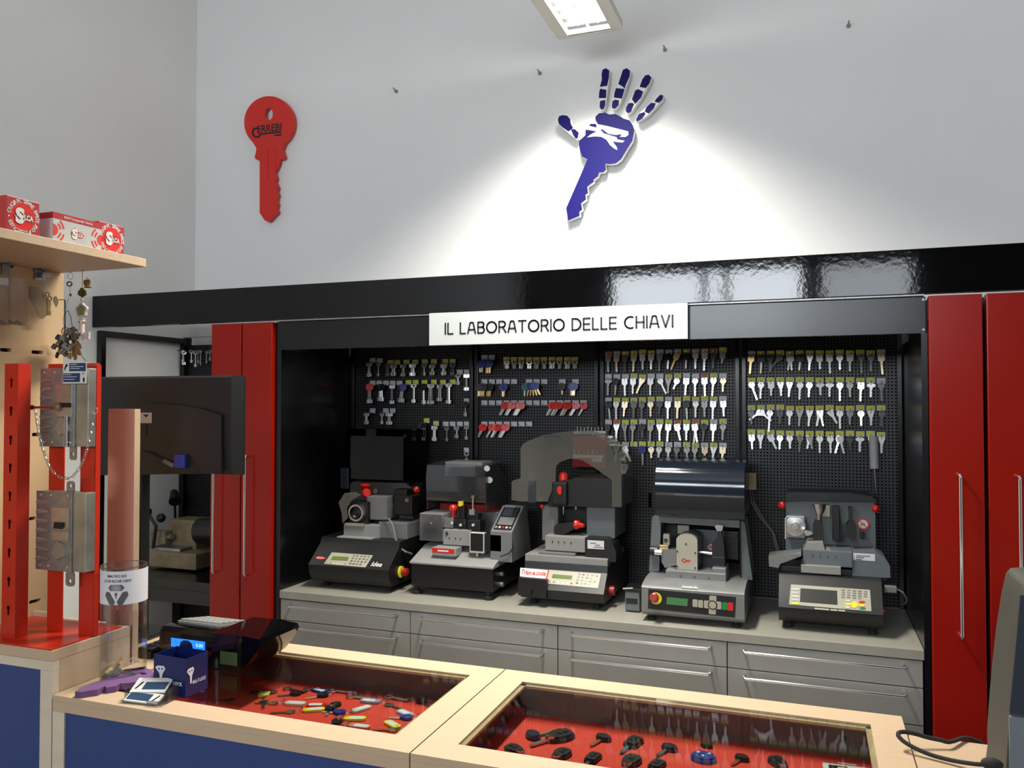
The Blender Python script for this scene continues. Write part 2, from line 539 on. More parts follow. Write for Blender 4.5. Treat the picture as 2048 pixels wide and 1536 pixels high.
# ------------------------------------------------------------------ black portal over the key laboratory
D = 2.885
root = thing('cabinet_portal', 'glossy black portal frame spanning the whole key laboratory', 'cabinet frame', (-0.9, 3.2, 0))
part('beam', MB().box(LEFT + 0.003, 0.672, D - 0.022, D + 0.012, 2.022, 2.165, 0.002), 'black_lacquer', root, 'long glossy black beam on top')
part('light_blocker', MB().box(-2.104, 0.349, 2.99, BACK - 0.001, 2.10, 2.12), 'black_matt', root)  # unseen board added to keep lamp light off the upper pegboards
part('beam_edge_glint', MB().box(-2.09, 0.34, D - 0.018, D + 0.02, 2.016, 2.021), 'steel_dull', root)  # pale strip drawn for the white reflection line below the beam
part('header_board', MB().box(-2.10, 0.345, D, D + 0.022, 1.898, 2.015, 0.001), 'black_satin', root, 'black header board under the beam')
part('upright', MB().box(-2.104, -2.075, D, BACK - 0.06, 0, 1.899), 'black_satin', root)
part('upright', MB().box(0.331, 0.349, D, BACK - 0.06, 0, 1.899), 'black_satin', root)
for sx in (0.338,):
    b = MB()
    for z in (2.005, 1.91): part('bolt', MB().cyl((sx, D - 0.001, z), (sx, D - 0.004, z), 0.004, n=10), 'steel_dull', root)

# four pegboards on the alcove back
PY = 3.445
edges = [-2.075, at(950, 800, PY).x, at(1200, 800, PY).x, at(1482, 800, PY).x, 0.331]
pl = ['black pegboard hung with long double-bit keys, leftmost in the alcove', 'black pegboard hung with red-headed keys, second from left in the alcove',
      'black pegboard with five rows of house keys behind the large smoke hood', 'black pegboard with four rows of keys under yellow tags, rightmost in the alcove']
for i in range(4):
    x0, x1 = edges[i] + 0.004, edges[i + 1] - 0.004
    r = thing('pegboard', pl[i], 'pegboard', ((x0 + x1) / 2, PY, 0.9))
    part('perforated_panel', MB().box(x0 + 0.018, x1 - 0.018, PY, PY + 0.008, 0.9, 1.985), 'pegboard', r)
    for xx in (x0, x1 - 0.018):
        part('frame_post', MB().box(xx, xx + 0.018, PY - 0.02, PY + 0.025, 0.9, 1.99, 0.002), 'black_satin', r)
    part('frame_rail', MB().box(x0 + 0.018, x1 - 0.018, PY - 0.012, PY + 0.02, 1.955, 1.99), 'black_satin', r)

# sign
r = thing('name_sign', 'white sign board reading IL LABORATORIO DELLE CHIAVI', 'sign', (-0.887, D - 0.03, 1.898))
part('board', MB().box(-1.379, -0.395, D - 0.030, D - 0.0225, 1.898, 2.0225, 0.001), 'sign_white', r)
def arc(cx, cy, rx, ry, a0, a1, n=9):
    return [(cx + rx * math.cos(math.radians(a0 + (a1 - a0) * i / (n - 1))), cy + ry * math.sin(math.radians(a0 + (a1 - a0) * i / (n - 1)))) for i in range(n)]
STROKES = {
 'I': (0.0, [[(0, 0), (0, 1)]]),
 'L': (0.48, [[(0, 1), (0, 0), (.48, 0)]]),
 'A': (0.72, [[(0, 0), (.2, .93), (.27, 1), (.45, 1), (.52, .93), (.72, 0)], [(.09, .33), (.63, .33)]]),
 'B': (0.58, [[(0, 0), (0, 1), (.36, 1)] + arc(.36, .775, .2, .225, 90, -90, 7) + [(0, .55)], [(.36, .55)] + arc(.36, .275, .24, .275, 90, -90, 7) + [(0, 0)]]),
 'O': (0.92, [arc(.46, .5, .46, .5, 0, 360, 25)]),
 'R': (0.6, [[(0, 0), (0, 1), (.34, 1)] + arc(.34, .74, .24, .26, 90, -90, 7) + [(0, .48)], [(.34, .48), (.62, 0)]]),
 'T': (0.66, [[(0, 1), (.66, 1)], [(.33, 1), (.33, 0)]]),
 'D': (0.74, [[(0, 0), (0, 1), (.26, 1)] + arc(.26, .5, .48, .5, 90, -90, 11) + [(0, 0)]]),
 'E': (0.54, [[(.54, 1), (0, 1), (0, 0), (.54, 0)], [(0, .5), (.5, .5)]]),
 'C': (0.72, [arc(.48, .5, .48, .5, 65, 295, 15)]),
 'H': (0.62, [[(0, 0), (0, 1)], [(.62, 0), (.62, 1)], [(0, .5), (.62, .5)]]),
 'V': (0.62, [[(0, 1), (.31, 0), (.62, 1)]]),
 ' ': (0.22, []),
}
def stroke_text(s, gap=0.26):
    x = 0.0
    out = []
    for ch in s:
        w, st = STROKES[ch]
        if st: out.append([[(x + p[0], p[1]) for p in l] for l in st])
        x += w + gap
    return out, x - gap
st, wid = stroke_text('IL LABORATORIO DELLE CHIAVI')
xa, xb = at(891, 650, D - 0.03).x, at(1345, 635, D - 0.03).x
H = 0.0405
kx = (xb - xa) / wid
FM = FR((xa, D - 0.030, 1.9405))
rw = 0.0030
for glyph in st:
    lt = MB()
    for l in glyph:
        l = [(p[0] * kx, p[1] * H) for p in l]
        for p in l: lt.prism(ell(p[0], p[1], rw, rw, 8), 0.0012, FM)
        for p, q in zip(l, l[1:]):
            d = Vector((q[0] - p[0], q[1] - p[1]))
            if d.length < 1e-6: continue
            n = Vector((-d.y, d.x)).normalized() * rw
            lt.prism([(p[0] + n.x, p[1] + n.y), (p[0] - n.x, p[1] - n.y), (q[0] - n.x, q[1] - n.y), (q[0] + n.x, q[1] + n.y)], 0.0012, FM)
    part('letter', lt, 'ink', r)

# red tall pull-out cabinets
def tall(x0, x1, hx, label):
    r = thing('tall_cabinet', label, 'cabinet', ((x0 + x1) / 2, 3.2, 0), 'narrow red tall cabinets')
    part('carcass', MB().box(x0 + 0.006, x1 - 0.006, D + 0.02, BACK - 0.05, 0.03, 2.012), 'black_matt', r)
    d = part('door', MB().box(x0 + 0.0015, x1 - 0.0015, D - 0.02, D + 0.018, 0.05, 2.0145, 0.003), 'red_lacquer', r)
    h = MB()
    h.tube([(hx, D - 0.02, 1.455), (hx, D - 0.045, 1.455), (hx, D - 0.05, 1.45), (hx, D - 0.05, 0.965), (hx, D - 0.045, 0.96), (hx, D - 0.02, 0.96)], 0.005, 10)
    part('handle', h, 'chrome', d, 'long chrome bar handle')
    part('plinth', MB().box(x0 + 0.004, x1 - 0.004, D + 0.03, D + 0.05, 0, 0.05), 'black_matt', r)
tall(-2.418, -2.262, -2.377, 'narrow glossy red tall cabinet, leftmost, half behind the monitor')
tall(-2.259, -2.105, -2.216, 'narrow glossy red tall cabinet beside the left end of the grey drawers')
tall(0.350, 0.5015, 0.43, 'narrow glossy red tall cabinet beside the right end of the grey drawers')
tall(0.5095, 0.664, 0.588, 'narrow glossy red tall cabinet at the right edge of the picture')

# worktop and four drawer units
solo('worktop', MB().box(-2.074, 0.330, D - 0.004, PY - 0.022, 0.868, 0.900, 0.002), 'worktop_grey', 'long pale grey worktop carrying the key cutting machines', 'worktop')
ul = ['leftmost grey drawer unit under the worktop', 'second grey drawer unit from the left, below the black-based machine', 'third grey drawer unit from the left, left of the widest gap under the silver machine', 'rightmost grey drawer unit beside the red tall cabinet']
for i in range(4):
    x0, x1 = -2.0725 + 0.6 * i, -2.0725 + 0.6 * (i + 1)
    r = thing('drawer_unit', ul[i], 'drawer unit', ((x0 + x1) / 2, 3.15, 0), 'grey drawer units')
    part('carcass', MB().box(x0 + 0.002, x1 - 0.002, D + 0.02, PY - 0.03, 0.08, 0.867), 'drawer_grey', r)
    part('plinth', MB().box(x0 + 0.002, x1 - 0.002, D + 0.06, D + 0.08, 0, 0.08), 'black_matt', r)
    z = 0.8655
    for k, hh in enumerate((0.0865, 0.117, 0.117, 0.24, 0.22)):
        f = part('drawer_front', MB().box(x0 + 0.0015, x1 - 0.0015, D, D + 0.019, z - hh + 0.0015, z - 0.0015, 0.0015), 'drawer_grey', r)
        hz = z - 0.017 if k < 3 else z - 0.04
        part('handle', MB().tube([(x0 + 0.055, D, hz), (x0 + 0.055, D - 0.024, hz), (x0 + 0.060, D - 0.03, hz - 0.004), (x1 - 0.060, D - 0.03, hz - 0.004), (x1 - 0.055, D - 0.024, hz), (x1 - 0.055, D, hz)], 0.0048, 10), 'chrome', f, 'chrome bar handle')
        z -= hh

# ------------------------------------------------------------------ ceiling lamp hanging in front of the wall
LZ = 3.18
cA = atz(1117, 82, LZ); cB = atz(1247, 60, LZ)
lx0, lx1, ly1 = cA.x, cB.x, (cA.y + cB.y) / 2
iA = atz(1137, 75, LZ); iB = atz(1224, 62, LZ)
ix0, ix1, iy1 = iA.x, iB.x, (iA.y + iB.y) / 2
ly0 = ly1 - 1.3
r = thing('ceiling_lamp', 'white fluorescent ceiling lamp with two tubes and mirror louvre', 'lamp', ((lx0 + lx1) / 2, ly1 - 0.65, LZ))
part('housing', MB().prism(rrect(lx0, lx1, ly0, ly1, 0.02), 0.03, FR((0, 0, LZ + 0.002), (1, 0, 0), (0, 1, 0)), [[(ix0, ly0 + 0.03), (ix1, ly0 + 0.03), (ix1, iy1), (ix0, iy1)]]), 'lamp_frame', r)
part('reflector', MB().box(ix0 - 0.01, ix1 + 0.01, ly0 + 0.03, iy1 + 0.01, LZ + 0.048, LZ + 0.055), 'white_plastic', r)
lv = MB()
for i in range(18):
    y = ly0 + 0.05 + i * (iy1 - ly0 - 0.06) / 17
    lv.box(ix0, ix1, y, y + 0.0015, LZ + 0.006, LZ + 0.026)
lv.box((ix0 + ix1) / 2 - 0.001, (ix0 + ix1) / 2 + 0.001, ly0 + 0.03, iy1, LZ + 0.006, LZ + 0.03)
part('louvre', lv, 'white_plastic', r)
for fx in (0.27, 0.73):
    x = ix0 + (ix1 - ix0) * fx
    part('fluorescent_tube', MB().cyl((x, ly0 + 0.05, LZ + 0.037), (x, iy1 - 0.03, LZ + 0.037), 0.008, n=12), 'tube_glow', r)
for y in (ly0 + 0.25, ly1 - 0.25):
    part('suspension_wire', MB().cyl(((lx0 + lx1) / 2, y, LZ + 0.06), ((lx0 + lx1) / 2, y, CEIL), 0.0015, n=6), 'steel', r)
_l = area('lamp_tube_light', ((ix0 + ix1) / 2, (ly0 + iy1) / 2, LZ - 0.004), (0, 0, 0), ix1 - ix0 - 0.02, iy1 - ly0 - 0.06, 76, (1.0, 0.96, 0.86))
_l.data.spread = math.radians(126)      # the mirror louvre cuts the light off sideways

# screws left in the wall
sl = ['leftmost of four small screws in the white wall, above and right of the red key', 'second small wall screw, left of the hanging lamp', 'third small wall screw, right of the lamp above the hand sign', 'rightmost small wall screw near the top right corner']
for (x, y), l in zip(((793, 183), (1080, 147), (1330, 100), (1697, 52)), sl):
    p = at(x, y, BACK)
    b = MB().cyl(p, p + V(0, -0.016, 0), 0.009, 0.006, 10).cyl(p + V(0, -0.016, 0), p + V(0, -0.035, 0.006), 0.003, n=8)
    solo('wall_screw', b, 'nail', l, 'screw', 'screws left in the white wall')

# ------------------------------------------------------------------ red key sign
KY = 3.498
def kp(l): return pxy([(450 + x / 5.486, 180 + y / 5.486) for x, y in l], KY)
cont = [(345, 640), (338, 690), (325, 735), (332, 755), (380, 780), (380, 1345), (435, 1430), (480, 1448), (520, 1400), (575, 1345), (575, 1330), (560, 1300), (575, 1250), (560, 1210), (580, 1150), (562, 1110), (577, 1065), (548, 1005), (562, 960), (540, 905), (580, 830), (597, 760), (630, 760), (652, 735), (625, 650)]
head = [(483 + 273 * math.cos(math.radians(a)), 355 + 288 * math.sin(math.radians(a))) for a in range(52, -235, -6)]
hole = [(480 + 44 * math.cos(math.radians(a)), 262 + 70 * math.sin(math.radians(a))) for a in range(0, 360, 15)]
p = at(537, 444, KY)
r = thing('key_sign', 'big red key-shaped sign on the white wall with black lettering', 'sign', (p.x, KY, p.z))
part('key_plate', MB().prism(kp(head + cont), -0.022, FR((0, KY, 0)), [kp(hole)]), 'key_red', r, smooth=30)
g = MB()
for x in (465, 548):
    g.prism(kp([(x - 7, 625), (x + 7, 625), (x + 7, 1000), (x - 7, 1000)]), 0.002, FR((0, KY, 0)))
part('groove_ridge', g, 'key_red', r)
lg = MB()
a, b = at(450 + 355 / 5.486, 180 + 432 / 5.486, KY), at(450 + 620 / 5.486, 180 + 402 / 5.486, KY)
lg.text('ERREBI', (at(530, 180 + 378 / 5.486, KY) - at(530, 180 + 455 / 5.486, KY)).z, FR((a + b) / 2, (b - a), (0, 0, 1)), 0.022, w=(b - a).length)
lg.prism(kp([(370, 478), (618, 450), (618, 466), (400, 492), (372, 494)]), 0.002, FR((0, KY, 0)))
lg.prism(kp([(540, 490), (618, 480), (618, 500), (544, 506)]), 0.002, FR((0, KY, 0)))
ring = [(350 + 54 * math.cos(math.radians(t)), 468 + 58 * math.sin(math.radians(t))) for t in range(30, 310, 14)]
ring2 = [(350 + 36 * math.cos(math.radians(t)), 468 + 40 * math.sin(math.radians(t))) for t in range(310, 30, -14)]
lg.prism(kp(ring + ring2), 0.002, FR((0, KY, 0)))
part('lettering', lg, 'ink', r, 'black logo lettering')

# ------------------------------------------------------------------ hand and key sign
HY = 3.488
def hp(l): return pxy([(1090 + x / 4.265, 120 + y / 4.265) for x, y in l], HY)
palm = [(347, 592), (345, 640), (320, 665), (292, 690), (290, 730), (303, 790), (318, 825), (362, 848), (180, 1265), (197, 1370), (295, 1330), (293, 1295), (318, 1275), (308, 1222), (350, 1190), (345, 1150), (368, 1135), (360, 1080), (415, 1040), (415, 1020), (450, 995), (462, 960), (500, 958), (520, 935), (513, 885), (560, 888), (605, 882), (650, 845), (700, 760), (745, 690), (762, 600), (745, 550), (720, 515), (670, 500), (640, 480), (600, 460), (550, 465), (512, 450), (460, 455), (430, 485), (432, 515), (450, 545), (385, 545), (380, 560)]
crease = [(436, 546), (520, 562), (640, 592), (710, 610), (712, 640), (685, 657), (640, 655), (660, 632), (600, 640), (540, 628), (490, 592), (470, 592), (500, 625), (610, 660), (620, 680), (680, 690), (660, 705), (575, 695), (610, 740), (618, 768), (590, 755), (555, 725), (525, 680), (480, 655), (420, 652), (360, 660), (385, 640), (430, 615), (455, 612), (400, 602), (347, 593), (365, 560), (440, 578), (440, 560)]
fingers = [
 [[(483, 120), (490, 85), (520, 70), (548, 90), (545, 150), (530, 220), (468, 230), (485, 170)], [(470, 245), (524, 255), (520, 325), (460, 325), (462, 280)], [(470, 350), (515, 340), (515, 385), (500, 420), (480, 424), (465, 400)]],
 [[(650, 130), (665, 85), (695, 70), (725, 90), (722, 140), (690, 210), (680, 245), (660, 225), (625, 205)], [(605, 240), (680, 247), (655, 330), (588, 320), (592, 285)], [(577, 350), (600, 338), (632, 345), (628, 385), (600, 415), (575, 415), (570, 390)]],
 [[(830, 165), (855, 132), (885, 125), (908, 150), (890, 200), (860, 240), (807, 230)], [(770, 260), (795, 248), (838, 270), (820, 320), (770, 375), (742, 335)], [(712, 370), (740, 365), (760, 375), (735, 440), (710, 456), (690, 440), (690, 410)]],
 [[(950, 330), (985, 295), (1010, 305), (1000, 340), (970, 366), (935, 355)], [(868, 400), (905, 365), (945, 370), (930, 410), (885, 458), (850, 440)], [(780, 500), (800, 460), (850, 443), (855, 465), (830, 500), (790, 524), (775, 518)]],
 [[(110, 510), (120, 480), (150, 470), (190, 475), (215, 505), (220, 545), (240, 580), (200, 610), (150, 575), (118, 545)], [(222, 590), (255, 590), (288, 620), (280, 665), (262, 672), (240, 640)]],
]
def hull(pts):
    pts = sorted(set(pts))
    def half(ps):
        h = []
        for q in ps:
            while len(h) > 1 and (h[-1][0] - h[-2][0]) * (q[1] - h[-2][1]) - (h[-1][1] - h[-2][1]) * (q[0] - h[-2][0]) <= 0: h.pop()
            h.append(q)
        return h[:-1]
    return half(pts) + half(pts[::-1])
def grow(poly, d):
    cx = sum(p[0] for p in poly) / len(poly); cy = sum(p[1] for p in poly) / len(poly)
    return [(p[0] + (p[0] - cx) / math.hypot(p[0] - cx, p[1] - cy) * d, p[1] + (p[1] - cy) / math.hypot(p[0] - cx, p[1] - cy) * d) for p in poly]
p = at(1137, 443, HY)
r = thing('hand_sign', 'white and blue cut-out sign of a handprint whose wrist is a key', 'sign', (p.x, HY, p.z))
FH = FR((0, HY, 0))
part('key_board', MB().prism(hp(palm), -0.028, FH), 'board_white', r, 'thick white board behind the blue palm and key')
pr = part('palm_print', MB().prism(hp(palm), 0.0008, FH), 'hand_blue', r, 'blue palm and key print')
part('crease_print', MB().prism(hp(crease), 0.0007, FR((0, HY - 0.0008, 0))), 'board_white', pr)
for f in fingers:
    part('finger_board', MB().prism(hp(grow(hull([q for s in f for q in s]), 5)), -0.028, FH), 'board_white', r)
    fp = MB()
    for s in f: fp.prism(hp(s), 0.0008, FH)
    part('finger_print', fp, 'hand_blue', r)
for x, y in ((1215, 290), (1180, 360), (1212, 170), (1245, 170), (1283, 180), (1308, 205), (1130, 250)):
    q = at(x, y, HY); part('wall_spacer', MB().cyl((q.x, HY + 0.027, q.z), (q.x, BACK, q.z), 0.006, n=8), 'steel', r)
# ------------------------------------------------------------------ customer counter
CT = 1.0            # top height
CF, CB = 1.44, 1.972
FLZ = 0.922         # red felt floor inside the glass cases
def glass_counter(x0, x1, gx0, gx1, gy0, gy1, label, inner_back):
    r = thing('display_counter', label, 'counter', ((x0 + x1) / 2, (CF + CB) / 2, 0))
    part('top_frame', MB().prism([(x0, CF), (x1, CF), (x1, CB), (x0, CB)], -0.014, FR((0, 0, CT), (1, 0, 0), (0, 1, 0)), [[(gx0, gy0), (gx1, gy0), (gx1, gy1), (gx0, gy1)]]), 'beech', r, 'pale beech frame around the glass')
    part('top_edge', MB().box(x0, x1, CF, CF + 0.03, CT - 0.036, CT - 0.0142), 'beech', r)
    e = MB()
    t = 0.010
    e.box(gx0, gx1, gy0, gy0 + t, CT - 0.012, CT - 0.006); e.box(gx0, gx1, gy1 - t, gy1, CT - 0.012, CT - 0.006)
    e.box(gx0, gx0 + t, gy0, gy1, CT - 0.012, CT - 0.006); e.box(gx1 - t, gx1, gy0, gy1, CT - 0.012, CT - 0.006)
    part('rebate_lip', e, 'beech_panel', r)
    part('glass_pane', MB().box(gx0 + 0.001, gx1 - 0.001, gy0 + 0.001, gy1 - 0.001, CT - 0.0055, CT - 0.001), 'glass', r, 'clear glass pane')
    part('felt_floor', MB().box(gx0 - 0.02, gx1 + 0.02, gy0 - 0.03, gy1 + 0.02, FLZ - 0.004, FLZ), 'red_felt', r, 'bright red felt floor')
    iw = MB()
    iw.box(gx0 - 0.03, gx1 + 0.03, gy1 + 0.008, gy1 + 0.02, FLZ, CT - 0.0145)
    part('inner_wall', iw, 'dark_inner', r)
    part('inner_wall', MB().box(gx0 - 0.03, gx0 - 0.018, gy0 - 0.03, gy1 + 0.008, FLZ, CT - 0.0145), 'dark_inner', r)
    part('inner_wall', MB().box(gx1 + 0.018, gx1 + 0.03, gy0 - 0.03, gy1 + 0.008, FLZ, CT - 0.0145), 'dark_inner', r)
    f = MB()
    f.box(x0, x0 + 0.036, CF, CF + 0.02, 0, CT - 0.0365).box(x1 - 0.036, x1, CF, CF + 0.02, 0, CT - 0.0365).box(x0 + 0.036, x1 - 0.036, CF, CF + 0.02, 0, 0.06)
    part('front_frame', f, 'beech_edge', r)
    part('front_panel', MB().box(x0 + 0.036, x1 - 0.036, CF + 0.004, CF + 0.018, 0.06, CT - 0.0365), 'blue_panel', r, 'dark blue front panel')
    part('side_panel', MB().box(x0, x0 + 0.02, CF + 0.031, CB, 0, CT - 0.0145), 'beech_edge', r)
    part('side_panel', MB().box(x1 - 0.02, x1, CF + 0.031, CB, 0, CT - 0.0145), 'beech_edge', r)
    part('back_panel', MB().box(x0 + 0.02, x1 - 0.02, CB - 0.02, CB, 0, CT - 0.0145), 'beech_edge', r)
    b = MB().cyl((gx1 - 0.05, gy1 + 0.008, FLZ + 0.04), (gx1 - 0.05, gy1 + 0.002, FLZ + 0.04), 0.004, n=10)
    part('screw_head', b, 'machine_black', r)
    return r
glass_counter(-1.6595, -0.7365, -1.585, -0.802, 1.510, 1.900, 'glass-topped beech display counter with key rings on red felt', 1.92)
glass_counter(-0.7335, 0.180, -0.664, 0.114, 1.510, 1.900, 'glass-topped beech display counter with black car keys on red felt', 1.92)
r = thing('side_counter', 'plain beech counter end at the right under the grey device', 'counter', (0.75, 1.65, 0))
part('counter_top', MB().box(0.183, 1.35, CF, 1.868, CT - 0.036, CT, 0.001), 'beech', r)
part('counter_body', MB().box(0.20, 1.33, CF + 0.02, 1.85, 0, CT - 0.0365), 'blue_panel', r)

# tall counter end with the lock display
HT = 1.10
HB = 1.672
r = thing('tall_counter', 'raised beech counter end with blue front under the red lock stand', 'counter', (-2.2, 1.55, 0))
part('counter_top', MB().box(-2.75, -1.6625, CF, HB, HT - 0.024, HT, 0.001), 'beech', r)
part('side_panel', MB().box(-1.682, -1.6625, CF + 0.021, HB, 0, HT - 0.0245), 'beech', r)
f = MB().box(-2.75, -1.6625, CF, CF + 0.02, HT - 0.046, HT - 0.0245).box(-1.699, -1.6625, CF, CF + 0.02, 0, HT - 0.0465)
part('front_frame', f, 'beech_edge', r)
part('front_panel', MB().box(-2.73, -1.700, CF + 0.003, CF + 0.018, 0.02, HT - 0.0465), 'blue_panel', r, 'dark blue front panel')
part('back_panel', MB().box(-2.75, -1.70, HB - 0.018, HB - 0.001, 0, HT - 0.025), 'beech_edge', r)

# back desk behind the tall counter, carrying monitor and keyboard
solo('back_desk', MB().box(-2.45, -1.664, 1.705, 1.972, CT - 0.036, CT, 0.001).box(-2.45, -2.42, 1.71, 1.96, 0, CT - 0.036).box(-1.694, -1.664, 1.71, 1.96, 0, CT - 0.036), 'beech', 'beech desk behind the raised counter, under the monitor', 'desk')

# upright divider board
pL, pR = at(215, 1000, 1.68).x, min(-1.662, at(272, 1000, 1.68).x)
pz = at(250, 818, 1.68).z
r = thing('divider_board', 'upright board tinted for red reflected light with pale beech edge in front of the monitor', 'board', ((pL + pR) / 2, 1.69, 0))
part('board_face', MB().box(pL, pR, 1.680, 1.698, 0, pz), 'board_red_bounce', r)
pR = min(pR, -1.6625)
part('board_edge', MB().box(pR, pR + 0.0012, 1.6795, 1.6985, 0, pz), 'beech', r, 'pale beech edge band')

# slotted wood panel (faces the counter) with shelf above
XP = -1.985
PE = 1.742
zs = CAMZ + 0.364
r = thing('slotted_panel', 'wooden wall panel with slots behind the red lock stand', 'wall panel', (XP - 0.01, 1.2, HT))
def slot_px(px, py):
    d = rays(px, py); return Vector((0, 0, CAMZ)) + d * (XP / d.x)
slots = [((0, 527), (27, 534)), ((66, 540), (88, 544)), ((0, 699), (24, 701)), ((63, 703), (87, 706)), ((64, 869), (80, 869)), ((58, 1037), (72, 1037)), ((58, 1206), (82, 1199))]
holes = []
for a, b in slots:
    A, B = slot_px(*a), slot_px(*b)
    z = (A.z + B.z) / 2
    holes.append(rrect(A.y, B.y, z - 0.005, z + 0.005, 0.0045, 3))
pan = MB().prism([(0.55, HT + 0.0005), (PE, HT + 0.0005), (PE, zs - 0.001), (0.55, zs - 0.001)], -0.018, FR((XP, 0, 0), (0, 1, 0), (0, 0, 1)), holes)
part('panel_board', pan, 'beech_panel', r)
part('slot_backing', MB().box(XP - 0.024, XP - 0.019, 0.55, PE, HT, zs - 0.001), 'machine_black', r)
part('base_batten', MB().box(-2.10, -1.90, 1.655, 1.668, HT + 0.0003, HT + 0.014), 'beech', r)
shx = atz(272, 530, zs).x
r = thing('wall_shelf', 'pale wooden shelf carrying three red boxes', 'shelf', ((XP + shx) / 2, 1.2, zs))
part('shelf_board', MB().box(XP - 0.02, shx, 0.55, PE - 0.01, zs, zs + 0.022, 0.0012), 'beech', r)
for px in (10, 75):
    q = atz(px, 537, zs)
    y = slot_px(px, 537).y
    part('bracket', MB().box(XP, XP + 0.03, y - 0.012, y + 0.012, zs - 0.004, zs - 0.0005).box(XP, XP + 0.004, y - 0.012, y + 0.012, zs - 0.03, zs - 0.004), 'steel_dull', r)

# cartons on the shelf: fronts face the counter side (+x)
ST = zs + 0.0225
def onx(px, py, X):
    d = rays(px, py); return Vector((0, 0, CAMZ)) + d * (X / d.x)
def ring_text(mb, s, R, size, Mx, a0, a1):
    n = len(s)
    for i, ch in enumerate(s):
        if ch == ' ': continue
        a = math.radians(a0 + (a1 - a0) * i / (n - 1))
        loc = Matrix.Translation((R * math.cos(a), R * math.sin(a), 0)) @ Matrix.Rotation(a - math.pi / 2, 4, 'Z')
        mb.text(ch, size, Mx @ loc, 0.02)
def logo(mb_w, mb_o, Mx, k):
    o = [(-.62, 0), (-.2, .55), (.05, .28), (.55, .2), (.72, -.02), (.55, -.22), (.05, -.26), (-.2, -.5)]
    mb_o.prism([(x * k, y * k) for x, y in o], 0.0005, Mx)
    mb_w.text('S', k * 0.72, Mx @ Matrix.Translation((-k * 0.22, 0.02 * k, 0.001)), 0.06)
    mb_w.text('ILCA', k * 0.27, Mx @ Matrix.Translation((k * 0.27, -0.02 * k, 0.001)), 0.04, w=k * 0.6)
def carton(front, yl, yr, h, dep, label, kind):
    r = thing('carton', label, 'box', (front - dep / 2, (yl + yr) / 2, ST), 'red cartons on the shelf')
    Mx = FR((front, (yl + yr) / 2, ST + h / 2), (0, 1, 0), (0, 0, 1))
    w = yr - yl
    if kind == 'spare':
        part('carton_body', MB().box(front - dep, front, yl, yr, ST, ST + h, 0.002), 'box_red', r)
        d = MB().prism(ell(0, 0, h * 0.375, h * 0.375, 30), 0.0004, Mx)
        part('disc_print', d, 'red_plastic', r)
        lw, lo = MB(), MB()
        logo(lw, lo, Mx @ Matrix.Translation((0, 0, 0.0006)), h * 0.52)
        ring_text(lw, 'ORIGINAL SPARE PARTS AND ACCESSORIES \u2022 ', h * 0.435, h * 0.11, Mx, 168, 168 - 350)
        part('logo_print', lo, 'box_red', r)
        part('lettering', lw, 'white_print', r, 'white circular lettering and logo')
    else:
        part('carton_body', MB().box(front - dep, front, yl, yr, ST, ST + h * 0.80), 'box_grey', r)
        part('carton_end', MB().box(front - dep + 0.002, front - 0.002, yl - 0.0006, yl, ST + 0.001, ST + h * 0.79), 'box_white', r)
        part('carton_lid', MB().box(front - dep - 0.001, front + 0.0008, yl - 0.001, yr + 0.001, ST + h * 0.80, ST + h), 'box_red', r)
        lw, lo = MB(), MB()
        Mb = FR((front, (yl + yr) / 2, ST + h * 0.40), (0, 1, 0), (0, 0, 1))
        logo(lw, lo, Mb @ Matrix.Translation((-0.004, 0, 0)), h * 0.42)
        lw.text('RW4 Transponder Device', h * 0.085, FR((front + 0.001, (yl + yr) / 2, ST + h * 0.90), (0, 1, 0), (0, 0, 1)), 0.01, w=w * 0.58)
        part('lettering', lw, 'white_print', r, 'white lettering')
        for sx in (-1, 1):
            c = sx * w * 0.5
            def semi(R, a, b, n=9): return [(c - sx * R * math.cos(math.radians(a + (b - a) * i / (n - 1))), R * math.sin(math.radians(a + (b - a) * i / (n - 1)))) for i in range(n)]
            part('sun_print', MB().prism(semi(h * 0.2, -90, 90), 0.0005, Mb), 'red_print', r)
            for R in (h * 0.27, h * 0.40):
                for a, b in ((12, 52), (-52, -12)):
                    part('wave_print', MB().prism(semi(R, a, b) + semi(R + h * 0.06, b, a), 0.0005, Mb), 'red_print', r)
        part('logo_print', lo, 'red_print', r)
FX = shx - 0.028
q1 = onx(79, 440, FX); q0 = onx(-28, 430, FX)
h1 = (onx(40, 398, FX) - onx(40, 473, FX)).z
h1 = onx(79, 406, FX).z - ST
carton(FX, q1.y - h1 * 1.02, q1.y, h1, 0.09, 'red carton with circular white lettering at the left end of the shelf', 'spare')
a2, b2 = onx(106, 455, FX).y, onx(203, 490, FX).y
h2 = onx(106, 423, FX).z - ST
carton(FX, a2, b2, h2, 0.07, 'grey carton with red lid and wave print, middle box on the shelf', 'wave')
FX3 = FX - 0.012
b3 = onx(249, 480, FX3).y
h3 = onx(249, 454, FX3).z - ST
carton(FX3 - 0.001, max(b2 + 0.003, b3 - h3 * 1.02), b3, h3, 0.09, 'red carton with circular white lettering, rightmost on the shelf', 'spare')

# ------------------------------------------------------------------ red lock display stand
r = thing('lock_stand', 'red steel display stand with keyhole posts on the raised counter', 'display stand', (-1.82, 1.55, HT))
part('base_plate', MB().box(-1.98, -1.669, 1.442, 1.652, HT + 0.0005, HT + 0.003, 0.0005), 'red_edge', r)
PLZ = HT + 0.003
def keyhole(x, z):
    return [(x + 0.0055 * math.cos(t), z + 0.006 + 0.0055 * math.sin(t)) for t in [math.radians(a) for a in range(-50, 231, 28)]] + [(x - 0.0028, z - 0.012), (x + 0.0028, z - 0.012)]
